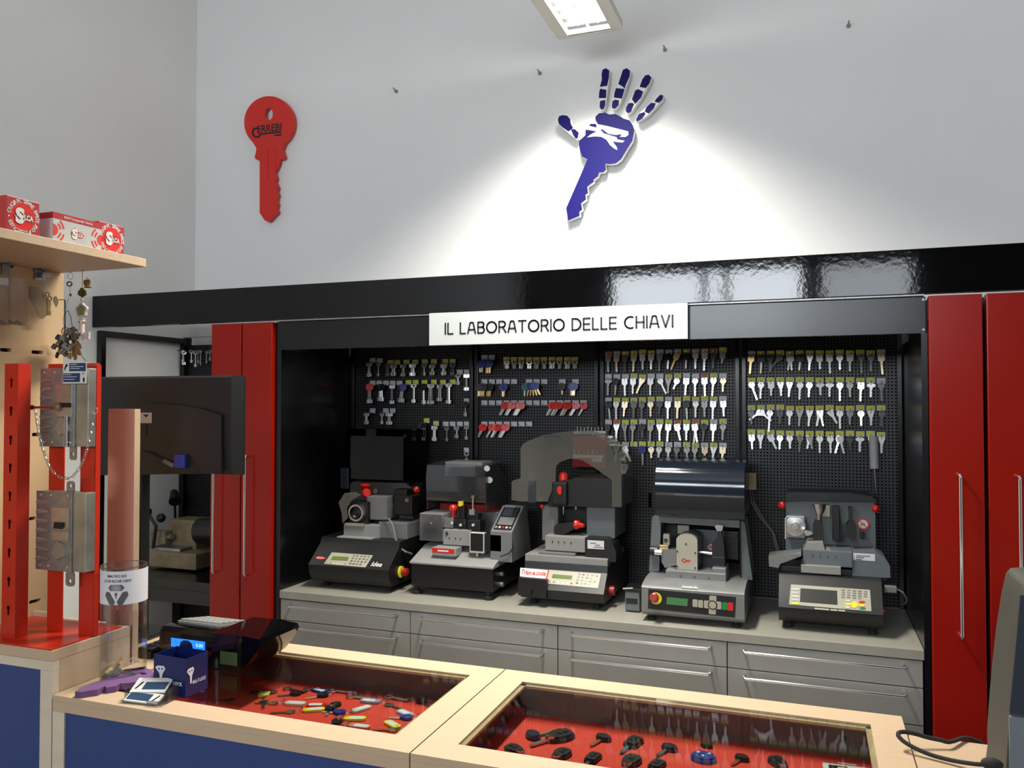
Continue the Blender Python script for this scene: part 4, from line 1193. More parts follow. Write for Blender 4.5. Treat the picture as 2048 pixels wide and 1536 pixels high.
part('badge_lettering', MB().text('SILCA', 0.008, SM @ Matrix.Translation((L[0], L[1], 0.0012)), 0.02, w=0.036), 'white_print', r)
part('rear_step', MB().pbox(643, 1084, 775, 1100, 3.06, 0.30, 0.004), 'machine_dark', r)
part('chip_tray', MB().pbox(673, 1075, 742, 1090, 3.06, 0.09, 0.003), 'machine_light', r)
part('carriage', MB().pbox(687, 1049, 757, 1076, 3.10, 0.12, 0.003), 'machine_light', r)
part('carriage_cap', MB().pbox(690, 1046, 728, 1053, 3.09, 0.07, 0.002), 'steel', r)
part('side_gearbox', MB().pbox(757, 1045, 814, 1090, 3.12, 0.16, 0.004), 'machine_grey', r)
cc = at(711, 1026, 3.08)
part('vise_ring', MB().lathe([(0.036, 0), (0.036, 0.03), (0.029, 0.03), (0.029, 0.006), (0.001, 0.006)], cc + V(0, 0.03, 0), (0, -1, 0), 26), 'steel', r, 'steel vise ring')
part('vise_core', MB().lathe([(0.030, 0), (0.026, 0.012), (0.010, 0.02), (0.002, 0.021)], cc + V(0, 0.025, -0.002), (0, -1, 0), 20), 'machine_black', r)
part('vise_body', MB().pbox(700, 1003, 736, 1048, 3.11, 0.06, 0.006), 'machine_black', r)
part('eye_guard', MB().prism(pxy([(678, 1005), (690, 986), (712, 984), (722, 990), (704, 1000), (694, 1018), (696, 1036), (686, 1046), (684, 1025)], 3.075), 0.004, FR((0, 3.075, 0))), 'acrylic_hazy', r, 'curved clear eye guard')
part('arm_block', MB().pbox(733, 993, 773, 1040, 3.13, 0.10, 0.004), 'machine_grey', r)
part('back_plate', MB().prism(pxy([(700, 1056), (700, 968), (706, 963), (812, 966), (822, 976), (828, 1062)], 3.26), -0.10, FR((0, 3.26, 0))), 'machine_grey', r, 'grey back plate')
part('rear_housing', MB().prism([(3.27, 1.10), (3.27, 1.31), (3.30, 1.325), (3.38, 1.28), (3.41, 1.10)], at(846, 1030, 3.3).x - at(770, 1030, 3.3).x, FR((at(770, 1030, 3.3).x, 0, 0), (0, 1, 0), (0, 0, 1))), 'machine_dark', r)
part('motor_block', MB().pbox(788, 992, 824, 1030, 3.15, 0.09, 0.004), 'machine_black', r)
part('motor_cap', MB().pbox(787, 979, 813, 995, 3.17, 0.06, 0.004), 'machine_black', r)
part('motor_label', MB().pbox(810, 997, 817, 1004, 3.149, 0.0008), 'brass_old', r)
c = at(730, 975, 3.16)
part('funnel_knob', MB().lathe([(0.006, -0.03), (0.007, -0.008), (0.024, 0.010), (0.024, 0.016), (0.01, 0.017)], c, n=16), 'red_plastic', r, 'red funnel-shaped knob')
part('clamp_knob', MB().lathe([(0.018, -0.008), (0.02, 0.0), (0.014, 0.012)], at(733, 986, 3.14), (0.6, -0.8, 0), 14), 'red_plastic', r, 'red knob')
no_entry(r, 751, 982, 3.255, 0.0145)
part('hinge_knob', MB().lathe([(0.016, 0), (0.016, 0.012), (0.008, 0.018)], at(832, 980, 3.27), (0.8, -0.6, 0), 14), 'red_plastic', r)
# raised hood
hx0, hx1 = at(701, 910, 3.2).x, at(815, 910, 3.2).x
hz1 = at(760, 858, 3.2).z; hz0 = at(760, 962, 3.2).z
hd = MB()
hd.prism([(3.16, hz0 + 0.01), (3.162, hz1 - 0.03), (3.19, hz1), (3.38, hz1), (3.38, hz1 - 0.004), (3.192, hz1 - 0.004), (3.167, hz1 - 0.032), (3.165, hz0 + 0.01)], hx1 - hx0, FR((hx0, 0, 0), (0, 1, 0), (0, 0, 1)))
sd_ = [(3.165, hz0), (3.166, hz1 - 0.03), (3.19, hz1 - 0.004), (3.38, hz1 - 0.004), (3.38, hz0)]
hd.prism(sd_, 0.003, FR((hx1 - 0.003, 0, 0), (0, 1, 0), (0, 0, 1))).prism(sd_, 0.003, FR((hx0, 0, 0), (0, 1, 0), (0, 0, 1)))
part('safety_hood', hd, 'smoke_black', r, 'dark smoke raised safety hood')
part('hood_flap', MB().pbox(681, 936, 697, 977, 3.15, 0.003), 'smoke', r)
part('hose', MB().tube([at(766, 1037, 3.12), at(778, 1038, 3.10), at(786, 1052, 3.09), at(791, 1078, 3.08), at(800, 1096, 3.07), at(812, 1104, 3.08), at(824, 1108, 3.12)], 0.0042, 8), 'cable_grey', r)
c = V(x1, 3.06, 1.015)
c.z = at(800, 1148, 3.02).z
part('stop_collar', MB().cyl(c, c + V(0.006, 0, 0), 0.024, n=20), 'yellow_plastic', r, 'yellow collar')
part('stop_button', MB().lathe([(0.010, 0.006), (0.010, 0.016), (0.017, 0.02), (0.017, 0.032), (0.008, 0.036)], c, (1, 0, 0), 16), 'red_dark', r, 'red stop button')

# --- machine 2 -------------------------------------------------------------
yb = 3.005
x0, x1 = at(820, 1150, yb).x, at(987, 1160, yb).x
r = thing('key_machine', 'grey key machine on a black base with tilted console, second on the worktop', 'key machine', (-1.35, 3.1, BT), 'key cutting machines')
part('base_housing', MB().box(x0 + 0.004, x1 - 0.004, yb + 0.004, 3.42, BT + 0.034, at(900, 1132, yb).z, 0.004), 'machine_black', r, 'flat black base')
for x in (x0 + 0.02, x1 - 0.03):
    for y in (yb + 0.025, 3.39):
        part('foot', MB().lathe([(0.018, 0), (0.018, 0.012), (0.010, 0.02), (0.010, 0.034)], (x, y, BT + 0.0004), n=14), 'rubber', r)
zd = at(900, 1132, yb).z
part('deck', MB().prism([(yb - 0.004, zd), (yb - 0.004, zd + 0.006), (yb + 0.14, zd + 0.055), (3.42, zd + 0.06), (3.42, zd)], x1 - x0, FR((x0, 0, 0), (0, 1, 0), (0, 0, 1))), 'machine_light', r, 'pale grey sloping deck')
part('label_block', MB().pbox(864, 1096, 912, 1112, 3.035, 0.06, 0.002), 'machine_light', r)
k = part('red_label', MB().pbox(864, 1097, 908, 1106, 3.034, 0.0008), 'red_plastic', r, 'red label with lettering')
k2 = part('label_block', MB().pbox(868, 1104, 908, 1122, 3.05, 0.05, 0.002), 'machine_grey', r)
c = at(886, 1102, 3.033)
part('label_lettering', MB().box(c.x - 0.024, c.x + 0.024, 3.0325, 3.0338, c.z - 0.003, c.z + 0.003), 'label_paper', k)
part('carriage', MB().pbox(886, 1060, 941, 1091, 3.09, 0.09, 0.003), 'machine_light', r)
for px in (899, 911, 921):
    part('carriage_screw', MB().cyl(at(px, 1076 + (px - 899) * 0.06, 3.0895), at(px, 1076 + (px - 899) * 0.06, 3.088), 0.003, n=10), 'machine_black', r)
part('carriage_hole', MB().cyl(at(894, 1067, 3.0895), at(894, 1067, 3.088), 0.0075, n=14), 'machine_black', r)
part('cable_box', MB().pbox(967, 1068, 1004, 1104, 3.06, 0.09, 0.004), 'machine_black', r)
part('holder_frame', MB().pbox(939, 1066, 968, 1106, 3.055, 0.03, 0.002), 'white_plastic', r)
part('holder_face', MB().pbox(941, 1067, 966, 1102, 3.0535, 0.0014), 'machine_black', r)
for px in (955, 986):
    part('thumb_screw', MB().cyl(at(px, 1113, 3.07), at(px, 1105, 3.07), 0.007, n=10), 'steel', r)
part('side_housing', MB().pbox(839, 1027, 886, 1082, 3.12, 0.14, 0.004), 'machine_light', r)
gd = at(862, 1049, 3.115)
part('cutter_disc', MB().lathe([(0.030, 0), (0.030, 0.004), (0.010, 0.006), (0.008, 0.012), (0.002, 0.012)], gd, (0, -1, 0), 26), 'steel', r, 'round steel cutter')
part('cutter_guard', MB().pbox(840, 1029, 884, 1080, 3.095, 0.003), 'acrylic_grey', r, 'clear cutter guard')
part('spindle_block', MB().pbox(886, 1035, 906, 1056, 3.11, 0.06, 0.003), 'steel_dull', r)
part('vise_block', MB().pbox(901, 1038, 932, 1060, 3.12, 0.06, 0.004), 'machine_black', r)
part('vise_block', MB().pbox(934, 1040, 960, 1064, 3.11, 0.06, 0.004), 'machine_dark', r)
part('vise_block', MB().pbox(936, 1028, 956, 1041, 3.13, 0.05, 0.004), 'machine_black', r)
for px, py in ((904, 1046), (921, 1050), (946, 1050)):
    part('vise_bolt', MB().cyl(at(px, py, 3.11), at(px, py, 3.10), 0.006, n=12), 'steel', r)
c = at(906, 1030, 3.12)
part('knob_stem', MB().cyl(c, at(906, 1040, 3.12), 0.005, n=10), 'steel_dull', r)
part('ball_knob', MB().lathe([(0.006, -0.024), (0.009, -0.008), (0.017, 0.006), (0.017, 0.016), (0.010, 0.025), (0.002, 0.027)], at(906, 1022, 3.12), n=16), 'red_plastic', r, 'red ball knob')
part('post', MB().pbox(917, 1011, 929, 1038, 3.14, 0.03, 0.003), 'machine_black', r)
part('yellow_cap', MB().cyl(at(921.5, 1012, 3.15), at(921.5, 1003, 3.15), 0.012, n=16), 'yellow_plastic', r, 'yellow cap')
part('silver_collar', MB().cyl(at(945, 1029, 3.14), at(945, 1018, 3.14), 0.017, n=16), 'steel', r)
part('collar_rod', MB().cyl(at(946, 1018, 3.14), at(946, 995, 3.14), 0.004, n=10), 'steel', r)
part('collar_top', MB().cyl(at(946, 996, 3.14), at(946, 991, 3.14), 0.009, n=12), 'brass_old', r)
part('rear_arm', MB().tube([at(922, 1002, 3.18), at(938, 996, 3.2), at(944, 997, 3.22)], 0.006, 8), 'machine_black', r)
part('back_wall', MB().pbox(878, 1022, 1000, 1085, 3.27, 0.12, 0.004), 'machine_grey', r)
part('red_band', MB().pbox(880, 1009, 990, 1022, 3.265, 0.10, 0.002), 'red_dark', r, 'dark red band')
# clear hood
hd = MB()
hx0, hx1 = at(853, 960, 3.16).x, at(972, 960, 3.16).x
z1, z2, z3 = at(900, 931, 3.16).z, at(900, 956, 3.16).z, at(900, 1012, 3.16).z
hz = [(3.16, z3 + 0.02), (3.155, z2), (3.165, z1), (3.34, z1 + 0.01), (3.34, z1 + 0.007), (3.168, z1 - 0.003), (3.158, z2), (3.163, z3 + 0.02)]
hd.prism(hz, hx1 - hx0, FR((hx0, 0, 0), (0, 1, 0), (0, 0, 1)))
side = [(3.163, z3 - 0.02), (3.159, z2), (3.169, z1 - 0.004), (3.30, z1), (3.40, z2 - 0.02), (3.40, z3 - 0.02)]
hd.prism(side, 0.003, FR((hx1 - 0.003, 0, 0), (0, 1, 0), (0, 0, 1))).prism(side, 0.003, FR((hx0, 0, 0), (0, 1, 0), (0, 0, 1)))
part('safety_hood', hd, 'acrylic_grey', r, 'clear raised safety hood')
part('lamp_box', MB().pbox(889, 932, 950, 953, 3.17, 0.14, 0.004), 'white_plastic', r, 'white lamp box on the hood')
part('lamp_bracket', MB().pbox(890, 924, 964, 932, 3.2, 0.12, 0.003), 'machine_light', r)
part('hood_pivot', MB().cyl(at(974, 937, 3.165), at(974, 937, 3.15), 0.012, n=16), 'white_plastic', r)
part('hood_pivot', MB().cyl(at(979, 960, 3.2), at(979, 960, 3.185), 0.013, n=16), 'white_plastic', r)
# console
A, B_, C_, D_ = at(1002, 1012, 3.22), at(1040, 1014, 3.22), at(1022, 1066, 3.06), at(981, 1060, 3.06)
cx0_, cx1_ = at(981, 1060, 3.06).x, at(1024, 1066, 3.06).x
zb2 = at(1000, 1064, 3.06).z; zt2_ = at(1020, 1012, 3.20).z
part('console', MB().prism([(3.06, zd + 0.02), (3.06, zb2), (3.20, zt2_), (3.24, zt2_), (3.30, zd + 0.02)], cx1_ - cx0_, FR((cx0_, 0, 0), (0, 1, 0), (0, 0, 1))), 'machine_grey', r, 'tilted grey console')
SM = slope_frame((3.06, zb2), (3.20, zt2_))
sw = cx1_ - cx0_
sl = Vector((0.14, zt2_ - zb2)).length
pn = part('console_panel', MB().prism(rrect(cx0_ + 0.008, cx1_ - 0.008, sl * 0.08, sl * 0.94, 0.004), 0.0012, SM), 'machine_black', r)
part('display', MB().prism(rrect(cx0_ + 0.016, cx1_ - 0.016, sl * 0.60, sl * 0.90, 0.002), 0.002, SM), 'device_blue', pn)
part('keypad_field', MB().prism(rrect(cx0_ + 0.014, cx1_ - 0.014, sl * 0.26, sl * 0.55, 0.002), 0.0018, SM), 'machine_grey', pn)
for i, mt in enumerate(('machine_light', 'white_plastic', 'red_plastic', 'white_plastic', 'machine_light')):
    xx = cx0_ + 0.016 + (sw - 0.032) * i / 4
    part('round_button', MB().prism(ell(xx, sl * 0.16, 0.0052, 0.0065, 12), 0.003, SM), mt, pn)
part('console_cable', MB().tube([at(1010, 1073, 3.08), at(1024, 1078, 3.07), at(1026, 1096, 3.06), at(1016, 1108, 3.05), at(1000, 1113, 3.05)], 0.0022, 6), 'machine_black', r)
for py in (1147, 1168):
    part('side_connector', MB().cyl(at(998, py, 3.09), at(998, py, 3.09) + V(0.02, 0, 0), 0.010, n=14), 'steel_dull', r)

# --- machine 3 -------------------------------------------------------------
r = thing('key_machine', 'grey vertical key machine with hazy clear hood, middle of the worktop', 'key machine', (-0.9, 3.1, BT), 'key cutting machines')
x0, x1 = at(1039, 1160, 2.985).x, at(1207, 1165, 2.985).x
zl = at(1120, 1182, 2.985).z
pf = [(3.0, BT + 0.03), (2.985, zl), (3.045, at(1120, 1140, 3.045).z), (3.05, at(1120, 1128, 3.05).z), (3.42, at(1120, 1124, 3.05).z), (3.42, BT + 0.03)]
part('base_housing', MB().prism(pf, x1 - x0, FR((x0, 0, 0), (0, 1, 0), (0, 0, 1))), 'machine_dark', r, 'charcoal base housing')
feet(r, x0 + 0.04, x1 - 0.04, 3.04, 3.38)
SM = slope_frame((2.985, zl), (3.045, at(1120, 1140, 3.045).z))
part('front_bracket', MB().prism(pxy([(1037, 1155), (1094, 1160), (1092, 1197), (1078, 1196), (1077, 1180), (1064, 1178), (1060, 1192), (1036, 1190)], 2.975), -0.02, FR((0, 2.975, 0))), 'machine_dark', r)
ql = on_slope(SM, [(1041, 1136), (1097, 1141), (1091, 1160), (1040, 1153)])
lb = part('name_plate', MB().prism(ql, 0.0025, SM), 'white_print', r, 'white name plate')
A, B_ = on_slope(SM, [(1042, 1144)])[0], on_slope(SM, [(1092, 1148)])[0]
part('name_lettering', MB().text('Triax-e.code', 0.020, SM @ Matrix.Translation(((A[0] + B_[0]) / 2, (A[1] + B_[1]) / 2, 0.0026)) @ Matrix.Rotation(0.0, 4, 'Z'), 0.03, w=B_[0] - A[0], shear=0.1), 'red_print', lb)
q = on_slope(SM, [(1097, 1140), (1202, 1148), (1196, 1177), (1089, 1167)])
pn = part('keypad_panel', MB().prism(q, 0.0015, SM), 'cream', r, 'cream keypad with display')
part('red_stripe', MB().prism(on_slope(SM, [(1096, 1141), (1099, 1141), (1092, 1167), (1089, 1167)]), 0.003, SM), 'red_print', pn)
part('display', MB().prism(on_slope(SM, [(1106, 1149), (1145, 1152), (1143, 1159), (1104, 1156)]), 0.003, SM), 'lcd_green', pn)
keypad_grid(pn, SM, on_slope(SM, [(1155, 1146), (1199, 1149.5), (1190, 1174), (1149, 1169)]), [5, 5, 5, 4])
dots(pn, SM, [(1099, 1163.5, 'red_plastic'), (1108, 1164.5, 'green_plastic'), (1117, 1165, 'white_plastic'), (1126, 1165.8, 'white_plastic'), (1135, 1166.6, 'white_plastic'), (1143, 1167.5, 'red_plastic')], 0.0038)
part('deck', MB().pbox(1050, 1113, 1215, 1128, 3.07, 0.30, 0.003), 'machine_light', r)
part('chip_tray', MB().pbox(1077, 1105, 1150, 1123, 3.075, 0.07, 0.003), 'machine_grey', r)
part('carriage', MB().pbox(1090, 1073, 1170, 1103, 3.09, 0.10, 0.003), 'machine_light', r)
for px in (1105, 1117, 1129, 1142):
    part('carriage_screw', MB().cyl(at(px, 1083 + (px - 1105) * 0.07, 3.0895), at(px, 1083 + (px - 1105) * 0.07, 3.088), 0.003, n=10), 'machine_black', r)
part('gear_cover', MB().prism(pxy([(1171, 1076), (1212, 1078), (1226, 1088), (1232, 1104), (1232, 1124), (1171, 1121)], 3.085), -0.10, FR((0, 3.085, 0))), 'machine_dark', r, 'dark gear cover')
lb = part('paper_label', MB().pbox(1175, 1081, 1208, 1098, 3.0845, 0.0006), 'label_paper', r, 'handwritten paper label')
m = MB()
for i, (a, b) in enumerate(((1180, 1192), (1190, 1200), (1188, 1206))):
    P, Q = at(a, 1086 + 4 * i, 3.084), at(b, 1086.6 + 4 * i, 3.084)
    m.box(P.x, Q.x, 3.0838, 3.0842, P.z - 0.001, P.z + 0.001)
part('label_writing', m, 'ink', lb)
part('tower', MB().pbox(1084, 1013, 1116, 1082, 3.15, 0.20, 0.004), 'machine_grey', r, 'grey left column')
part('tower', MB().pbox(1173, 1013, 1230, 1076, 3.15, 0.20, 0.004), 'machine_blue_grey', r, 'grey right column')
part('tower_recess', MB().pbox(1112, 1005, 1176, 1078, 3.24, 0.10), 'machine_dark', r)
hpz = pxy([(1096, 1012), (1096, 968), (1102, 962), (1140, 960), (1150, 955), (1226, 957), (1226, 1015)], 3.12)
part('head_cover', MB().prism(hpz, -0.22, FR((0, 3.12, 0))), 'machine_black', r, 'glossy black spindle head')
part('head_nose', MB().pbox(1103, 964, 1133, 1011, 3.095, 0.03, 0.008), 'machine_black', r)
part('ball_knob', MB().lathe([(0.018, -0.02), (0.019, 0.006), (0.015, 0.016), (0.007, 0.022), (0.001, 0.023)], at(1127, 955, 3.14), n=18), 'red_plastic', r, 'red dome knob')
part('red_lever', MB().prism(pxy([(1114, 980), (1115, 974), (1119, 972), (1123, 976), (1122, 989), (1117, 989)], 3.088), -0.006, FR((0, 3.088, 0))), 'red_plastic', r, 'red lever')
for px, py in ((1083, 998), (1084, 1013)):
    part('side_ball', MB().ball(at(px, py, 3.14), 0.0085), 'red_plastic', r, 'small red ball')
part('spindle', MB().cyl(at(1127, 1013, 3.16), at(1127, 1029, 3.16), 0.004, 0.002, 10), 'steel', r)
part('spindle', MB().cyl(at(1152, 1013, 3.16), at(1152, 1020, 3.16), 0.005, 0.003, 10), 'steel', r)
part('vise', MB().prism(pxy([(1108, 1054), (1114, 1047), (1148, 1044), (1149, 1058), (1128, 1069), (1108, 1067)], 3.12), -0.05, FR((0, 3.12, 0))), 'machine_dark', r)
part('vise_knob', MB().lathe([(0.017, 0), (0.020, 0.006), (0.018, 0.014), (0.011, 0.022), (0.008, 0.042), (0.003, 0.044)], at(1150, 1049, 3.14), (1, -0.35, -0.02), 18), 'red_plastic', r, 'bright red vise knob')
# hazy clear hood: stepped outline with arched window, thin walls
HYf = 3.10
out = pxy([(1042, 1003), (1023, 1000), (1023, 964), (1028, 960), (1041, 957), (1041, 896), (1046, 888), (1056, 882), (1088, 870), (1125, 864), (1160, 865), (1190, 871), (1208, 880), (1222, 895), (1229, 912), (1240, 918), (1243, 925), (1243, 1014), (1224, 1014), (1224, 960), (1190, 936), (1165, 920), (1140, 917), (1120, 924), (1112, 932), (1111, 962), (1095, 1003)], HYf)
part('hood_front', MB().prism(out, -0.003, FR((0, HYf, 0))), 'acrylic_hazy', r, 'hazy clear safety hood with arched opening')
ol = out[0:18]
tp = MB()
n = len(ol)
tp.add([(p[0], HYf + 0.003, p[1]) for p in ol] + [(p[0], HYf + 0.20, p[1]) for p in ol], [(i, i + 1, n + i + 1, n + i) for i in range(1, n - 1)])
part('hood_shell', tp, 'acrylic_hazy', r)
hh = MB().tube([at(1088, 881, HYf - 0.004), at(1090, 875, HYf - 0.006), at(1096, 872, HYf - 0.006), at(1116, 873, HYf - 0.006), at(1122, 880, HYf - 0.004)], 0.0018, 6)
part('hood_handle', hh, 'acrylic_grey', r)
part('hood_rib', MB().pbox(1056, 962, 1071, 1005, HYf - 0.004, 0.003), 'acrylic_grey', r)
part('side_button', MB().cyl((x1, 3.08, at(1225, 1184, 3.06).z), (x1 + 0.02, 3.08, at(1225, 1184, 3.06).z), 0.018, n=16), 'red_dark', r, 'red side button')

# --- small grey box beside machine 4 ----------------------------------------
r = thing('chip_box', 'small dark grey plastic box beside the silver machine', 'box', at(1268, 1222, 3.03))
r.location.z = BT; WL[r.name] = Vector(r.location)
part('box_body', MB().pbox(1250, 1184, 1279, 1222, 3.03, 0.09, 0.003), 'machine_blue_grey', r)
part('box_window', MB().pbox(1252, 1197, 1275, 1208, 3.029, 0.001), 'machine_dark', r)
part('box_rim', MB().pbox(1249, 1177, 1282, 1185, 3.028, 0.10, 0.002), 'machine_black', r)
part('steel_pin', MB().cyl(at(1246, 1177, 3.03), at(1266, 1176, 3.03), 0.0035, n=8), 'steel', r)

# --- machine 4 -------------------------------------------------------------
YM = 2.925
x0, x1 = at(1283, 1195, YM).x, at(1489, 1215, YM).x
r = thing('key_machine', 'silver key machine with dark blue smoke hood, fourth on the worktop', 'key machine', (-0.4, 3.1, BT), 'key cutting machines')
zb_, zt_ = at(1385, 1238, YM).z, at(1385, 1177, YM).z
pf = [(YM + 0.012, zb_), (YM, zb_ + 0.012), (YM, zt_ - 0.008), (YM + 0.012, zt_), (YM + 0.075, zt_ + 0.010), (YM + 0.10, zt_ + 0.012), (3.38, zt_ + 0.012), (3.42, zt_ - 0.02), (3.42, zb_)]
part('base_housing', MB().prism(pf, x1 - x0, FR((x0, 0, 0), (0, 1, 0), (0, 0, 1))), 'machine_silver', r, 'silver base housing')
feet(r, x0 + 0.03, x1 - 0.03, YM + 0.035, 3.36, 0.013, zb_ - BT)
pn = part('control_panel', MB().prism(pxy([(1297, 1178), (1472, 1194), (1470, 1235), (1296, 1217)], YM), 0.0012, FR((0, YM, 0))), 'machine_dark', r, 'dark control panel')
FMx = FR((0, YM - 0.0012, 0))
c = at(1312, 1196.5, YM)
part('stop_collar', MB().prism(ell(c.x, c.z, 0.021, 0.021, 22), 0.002, FMx), 'yellow_plastic', pn, 'yellow collar')
part('stop_button', MB().lathe([(0.010, 0), (0.010, 0.012), (0.0165, 0.016), (0.0165, 0.026), (0.012, 0.030)], (c.x - 0.003, YM - 0.003, c.z + 0.004), (0, -1, 0.15), 18), 'red_dark', pn, 'dark red stop button')
part('display', MB().prism(pxy([(1334, 1194), (1376, 1198), (1375, 1212), (1333, 1208)], YM), 0.002, FMx), 'lcd_teal', pn)
def btn(px, py, w, h, mt, nm_='push_button'):
    q = at(px, py, YM)
    part(nm_, MB().prism(rrect(q.x - w / 2, q.x + w / 2, q.z - h / 2, q.z + h / 2, 0.003, 3), 0.004, FMx), mt, pn)
btn(1390.5, 1206, 0.017, 0.025, 'cream'); btn(1401.5, 1207.5, 0.017, 0.025, 'cream')
btn(1413.5, 1208.5, 0.018, 0.025, 'cream'); btn(1437.5, 1210.5, 0.018, 0.025, 'cream')
btn(1426, 1197.5, 0.024, 0.020, 'cream'); btn(1425, 1222, 0.024, 0.020, 'cream')
q = at(1425.5, 1209.5, YM)
part('round_button', MB().prism(ell(q.x, q.z, 0.016, 0.016, 22), 0.0048, FMx), 'machine_black', pn)
part('round_button', MB().prism(ell(q.x, q.z, 0.0125, 0.0125, 20), 0.0056, FMx), 'cream', pn)
btn(1449.5, 1212, 0.018, 0.025, 'green_plastic'); btn(1461, 1213, 0.019, 0.026, 'red_plastic')
SM = slope_frame((YM + 0.012, zt_), (YM + 0.075, zt_ + 0.010))
A, B_ = on_slope(SM, [(1365, 1172)])[0], on_slope(SM, [(1395, 1176)])[0]
part('model_lettering', MB().text('Leonardo', 0.026, SM @ Matrix.Translation(((A[0] + B_[0]) / 2, (A[1] + B_[1]) / 2, 0)), 0.02, w=B_[0] - A[0]), 'white_print', r)
part('carriage', MB().pbox(1331, 1144, 1452, 1165, 3.02, 0.12, 0.003), 'machine_silver', r)
for px in (1361, 1389, 1418):
    part('carriage_screw', MB().cyl(at(px, 1152 + (px - 1361) * 0.08, 3.0195), at(px, 1152 + (px - 1361) * 0.08, 3.018), 0.0028, n=10), 'machine_black', r)
part('carriage_step', MB().pbox(1424, 1136, 1452, 1152, 3.03, 0.10, 0.003), 'machine_silver', r)
c0, c1 = at(1353, 1100, 3.05).x, at(1395, 1100, 3.05).x
z0_, z1_ = at(1374, 1139, 3.05).z, at(1374, 1068, 3.05).z
rd = (c1 - c0) / 2
hs_ = [(c0, z0_), (c1, z0_), (c1, z1_ - rd * 0.6)] + [((c0 + c1) / 2 + rd * math.cos(math.radians(a)), z1_ - rd * 0.6 + rd * 0.6 * math.sin(math.radians(a))) for a in range(10, 171, 16)] + [(c0, z1_ - rd * 0.6)]
mh = part('motor_housing', MB().prism(hs_, -0.13, FR((0, 3.05, 0))), 'machine_grey', r, 'round-topped motor housing')
part('housing_cover', MB().prism([(a, b) for a, b in hs_], 0.004, FR((0, 3.05, 0))), 'cream', r, 'pale cover plate')
for px, py in ((1354.8, 1103), (1390.5, 1106), (1354.8, 1133), (1390.5, 1136), (1372, 1088)):
    part('cover_screw', MB().cyl(at(px, py, 3.046), at(px, py, 3.0445), 0.0034, n=10), 'machine_black', r)
q = at(1371, 1121, 3.0458)
part('key_badge', MB().prism([(q.x - .016, q.z), (q.x - .006, q.z + .009), (q.x + .002, q.z + .003), (q.x + .018, q.z + .002), (q.x + .018, q.z - .003), (q.x + .002, q.z - .004), (q.x - .005, q.z - .009)], 0.0006, FR((0, 3.0458, 0)), [[(q.x - .011, q.z), (q.x - .005, q.z + .005), (q.x + .001, q.z), (q.x - .005, q.z - .005)]]), 'red_print', r, 'red key outline badge')
part('base_pad', MB().pbox(1350, 1137, 1400, 1148, 3.05, 0.10, 0.002), 'machine_dark', r)
part('left_cone', MB().prism(pxy([(1322, 1098), (1352, 1099), (1352, 1130), (1330, 1136), (1323, 1124)], 3.08), -0.06, FR((0, 3.08, 0))), 'machine_silver', r)
part('shaft', MB().cyl(at(1301, 1101, 3.09), at(1316, 1102, 3.09), 0.017, n=18), 'machine_black', r)
part('shaft_collar', MB().cyl(at(1310, 1104, 3.08), at(1324, 1105, 3.08), 0.011, n=16), 'steel', r)
part('shaft_sleeve', MB().pbox(1318, 1090, 1337, 1100, 3.09, 0.03, 0.003), 'brass', r)
part('slot_post', MB().pbox(1326, 1068, 1339, 1091, 3.08, 0.03, 0.004), 'cream', r)
part('post_hole', MB().cyl(at(1331.5, 1081, 3.0795), at(1331.5, 1081, 3.078), 0.008, n=14), 'machine_black', r)
part('rear_bracket', MB().pbox(1355, 1051, 1378, 1068, 3.14, 0.02, 0.002), 'cream', r)
part('axle', MB().cyl(at(1398, 1104, 3.10), at(1434, 1108, 3.10), 0.007, n=12), 'steel', r)
part('vise', MB().prism(pxy([(1424, 1116), (1424, 1088), (1433, 1078), (1436, 1064), (1443, 1064), (1446, 1080), (1448, 1090), (1449, 1116)], 3.06), -0.03, FR((0, 3.06, 0))), 'machine_dark', r)
part('vise_base', MB().pbox(1423, 1114, 1450, 1143, 3.055, 0.06, 0.003), 'machine_dark', r)
part('vise_knob', MB().prism(pxy([(1429, 1052), (1434, 1050), (1446, 1051), (1445, 1059), (1442, 1063), (1434, 1062)], 3.06), -0.02, FR((0, 3.06, 0))), 'steel', r)
part('inner_panel', MB().pbox(1378, 1060, 1452, 1140, 3.22, 0.02), 'machine_blue_grey', r)
part('inner_panel', MB().pbox(1316, 1050, 1380, 1140, 3.22, 0.02), 'machine_dark', r)
no_entry(r, 1422, 1094, 3.215, 0.0165)
part('motor_block', MB().pbox(1448, 1063, 1478, 1120, 3.16, 0.06, 0.004), 'machine_black', r)
part('motor_fin', MB().pbox(1450, 1068, 1473, 1076, 3.155, 0.005, 0.001), 'machine_dark', r)
fr_out = pxy([(1298, 1143), (1304, 1034), (1311, 1029), (1480, 1040), (1489, 1046), (1505, 1160), (1482, 1160), (1479, 1056), (1322, 1045), (1318, 1143)], 3.10)
part('frame', MB().prism(fr_out, -0.16, FR((0, 3.10, 0))), 'machine_blue_grey', r, 'grey frame around the cutting chamber')
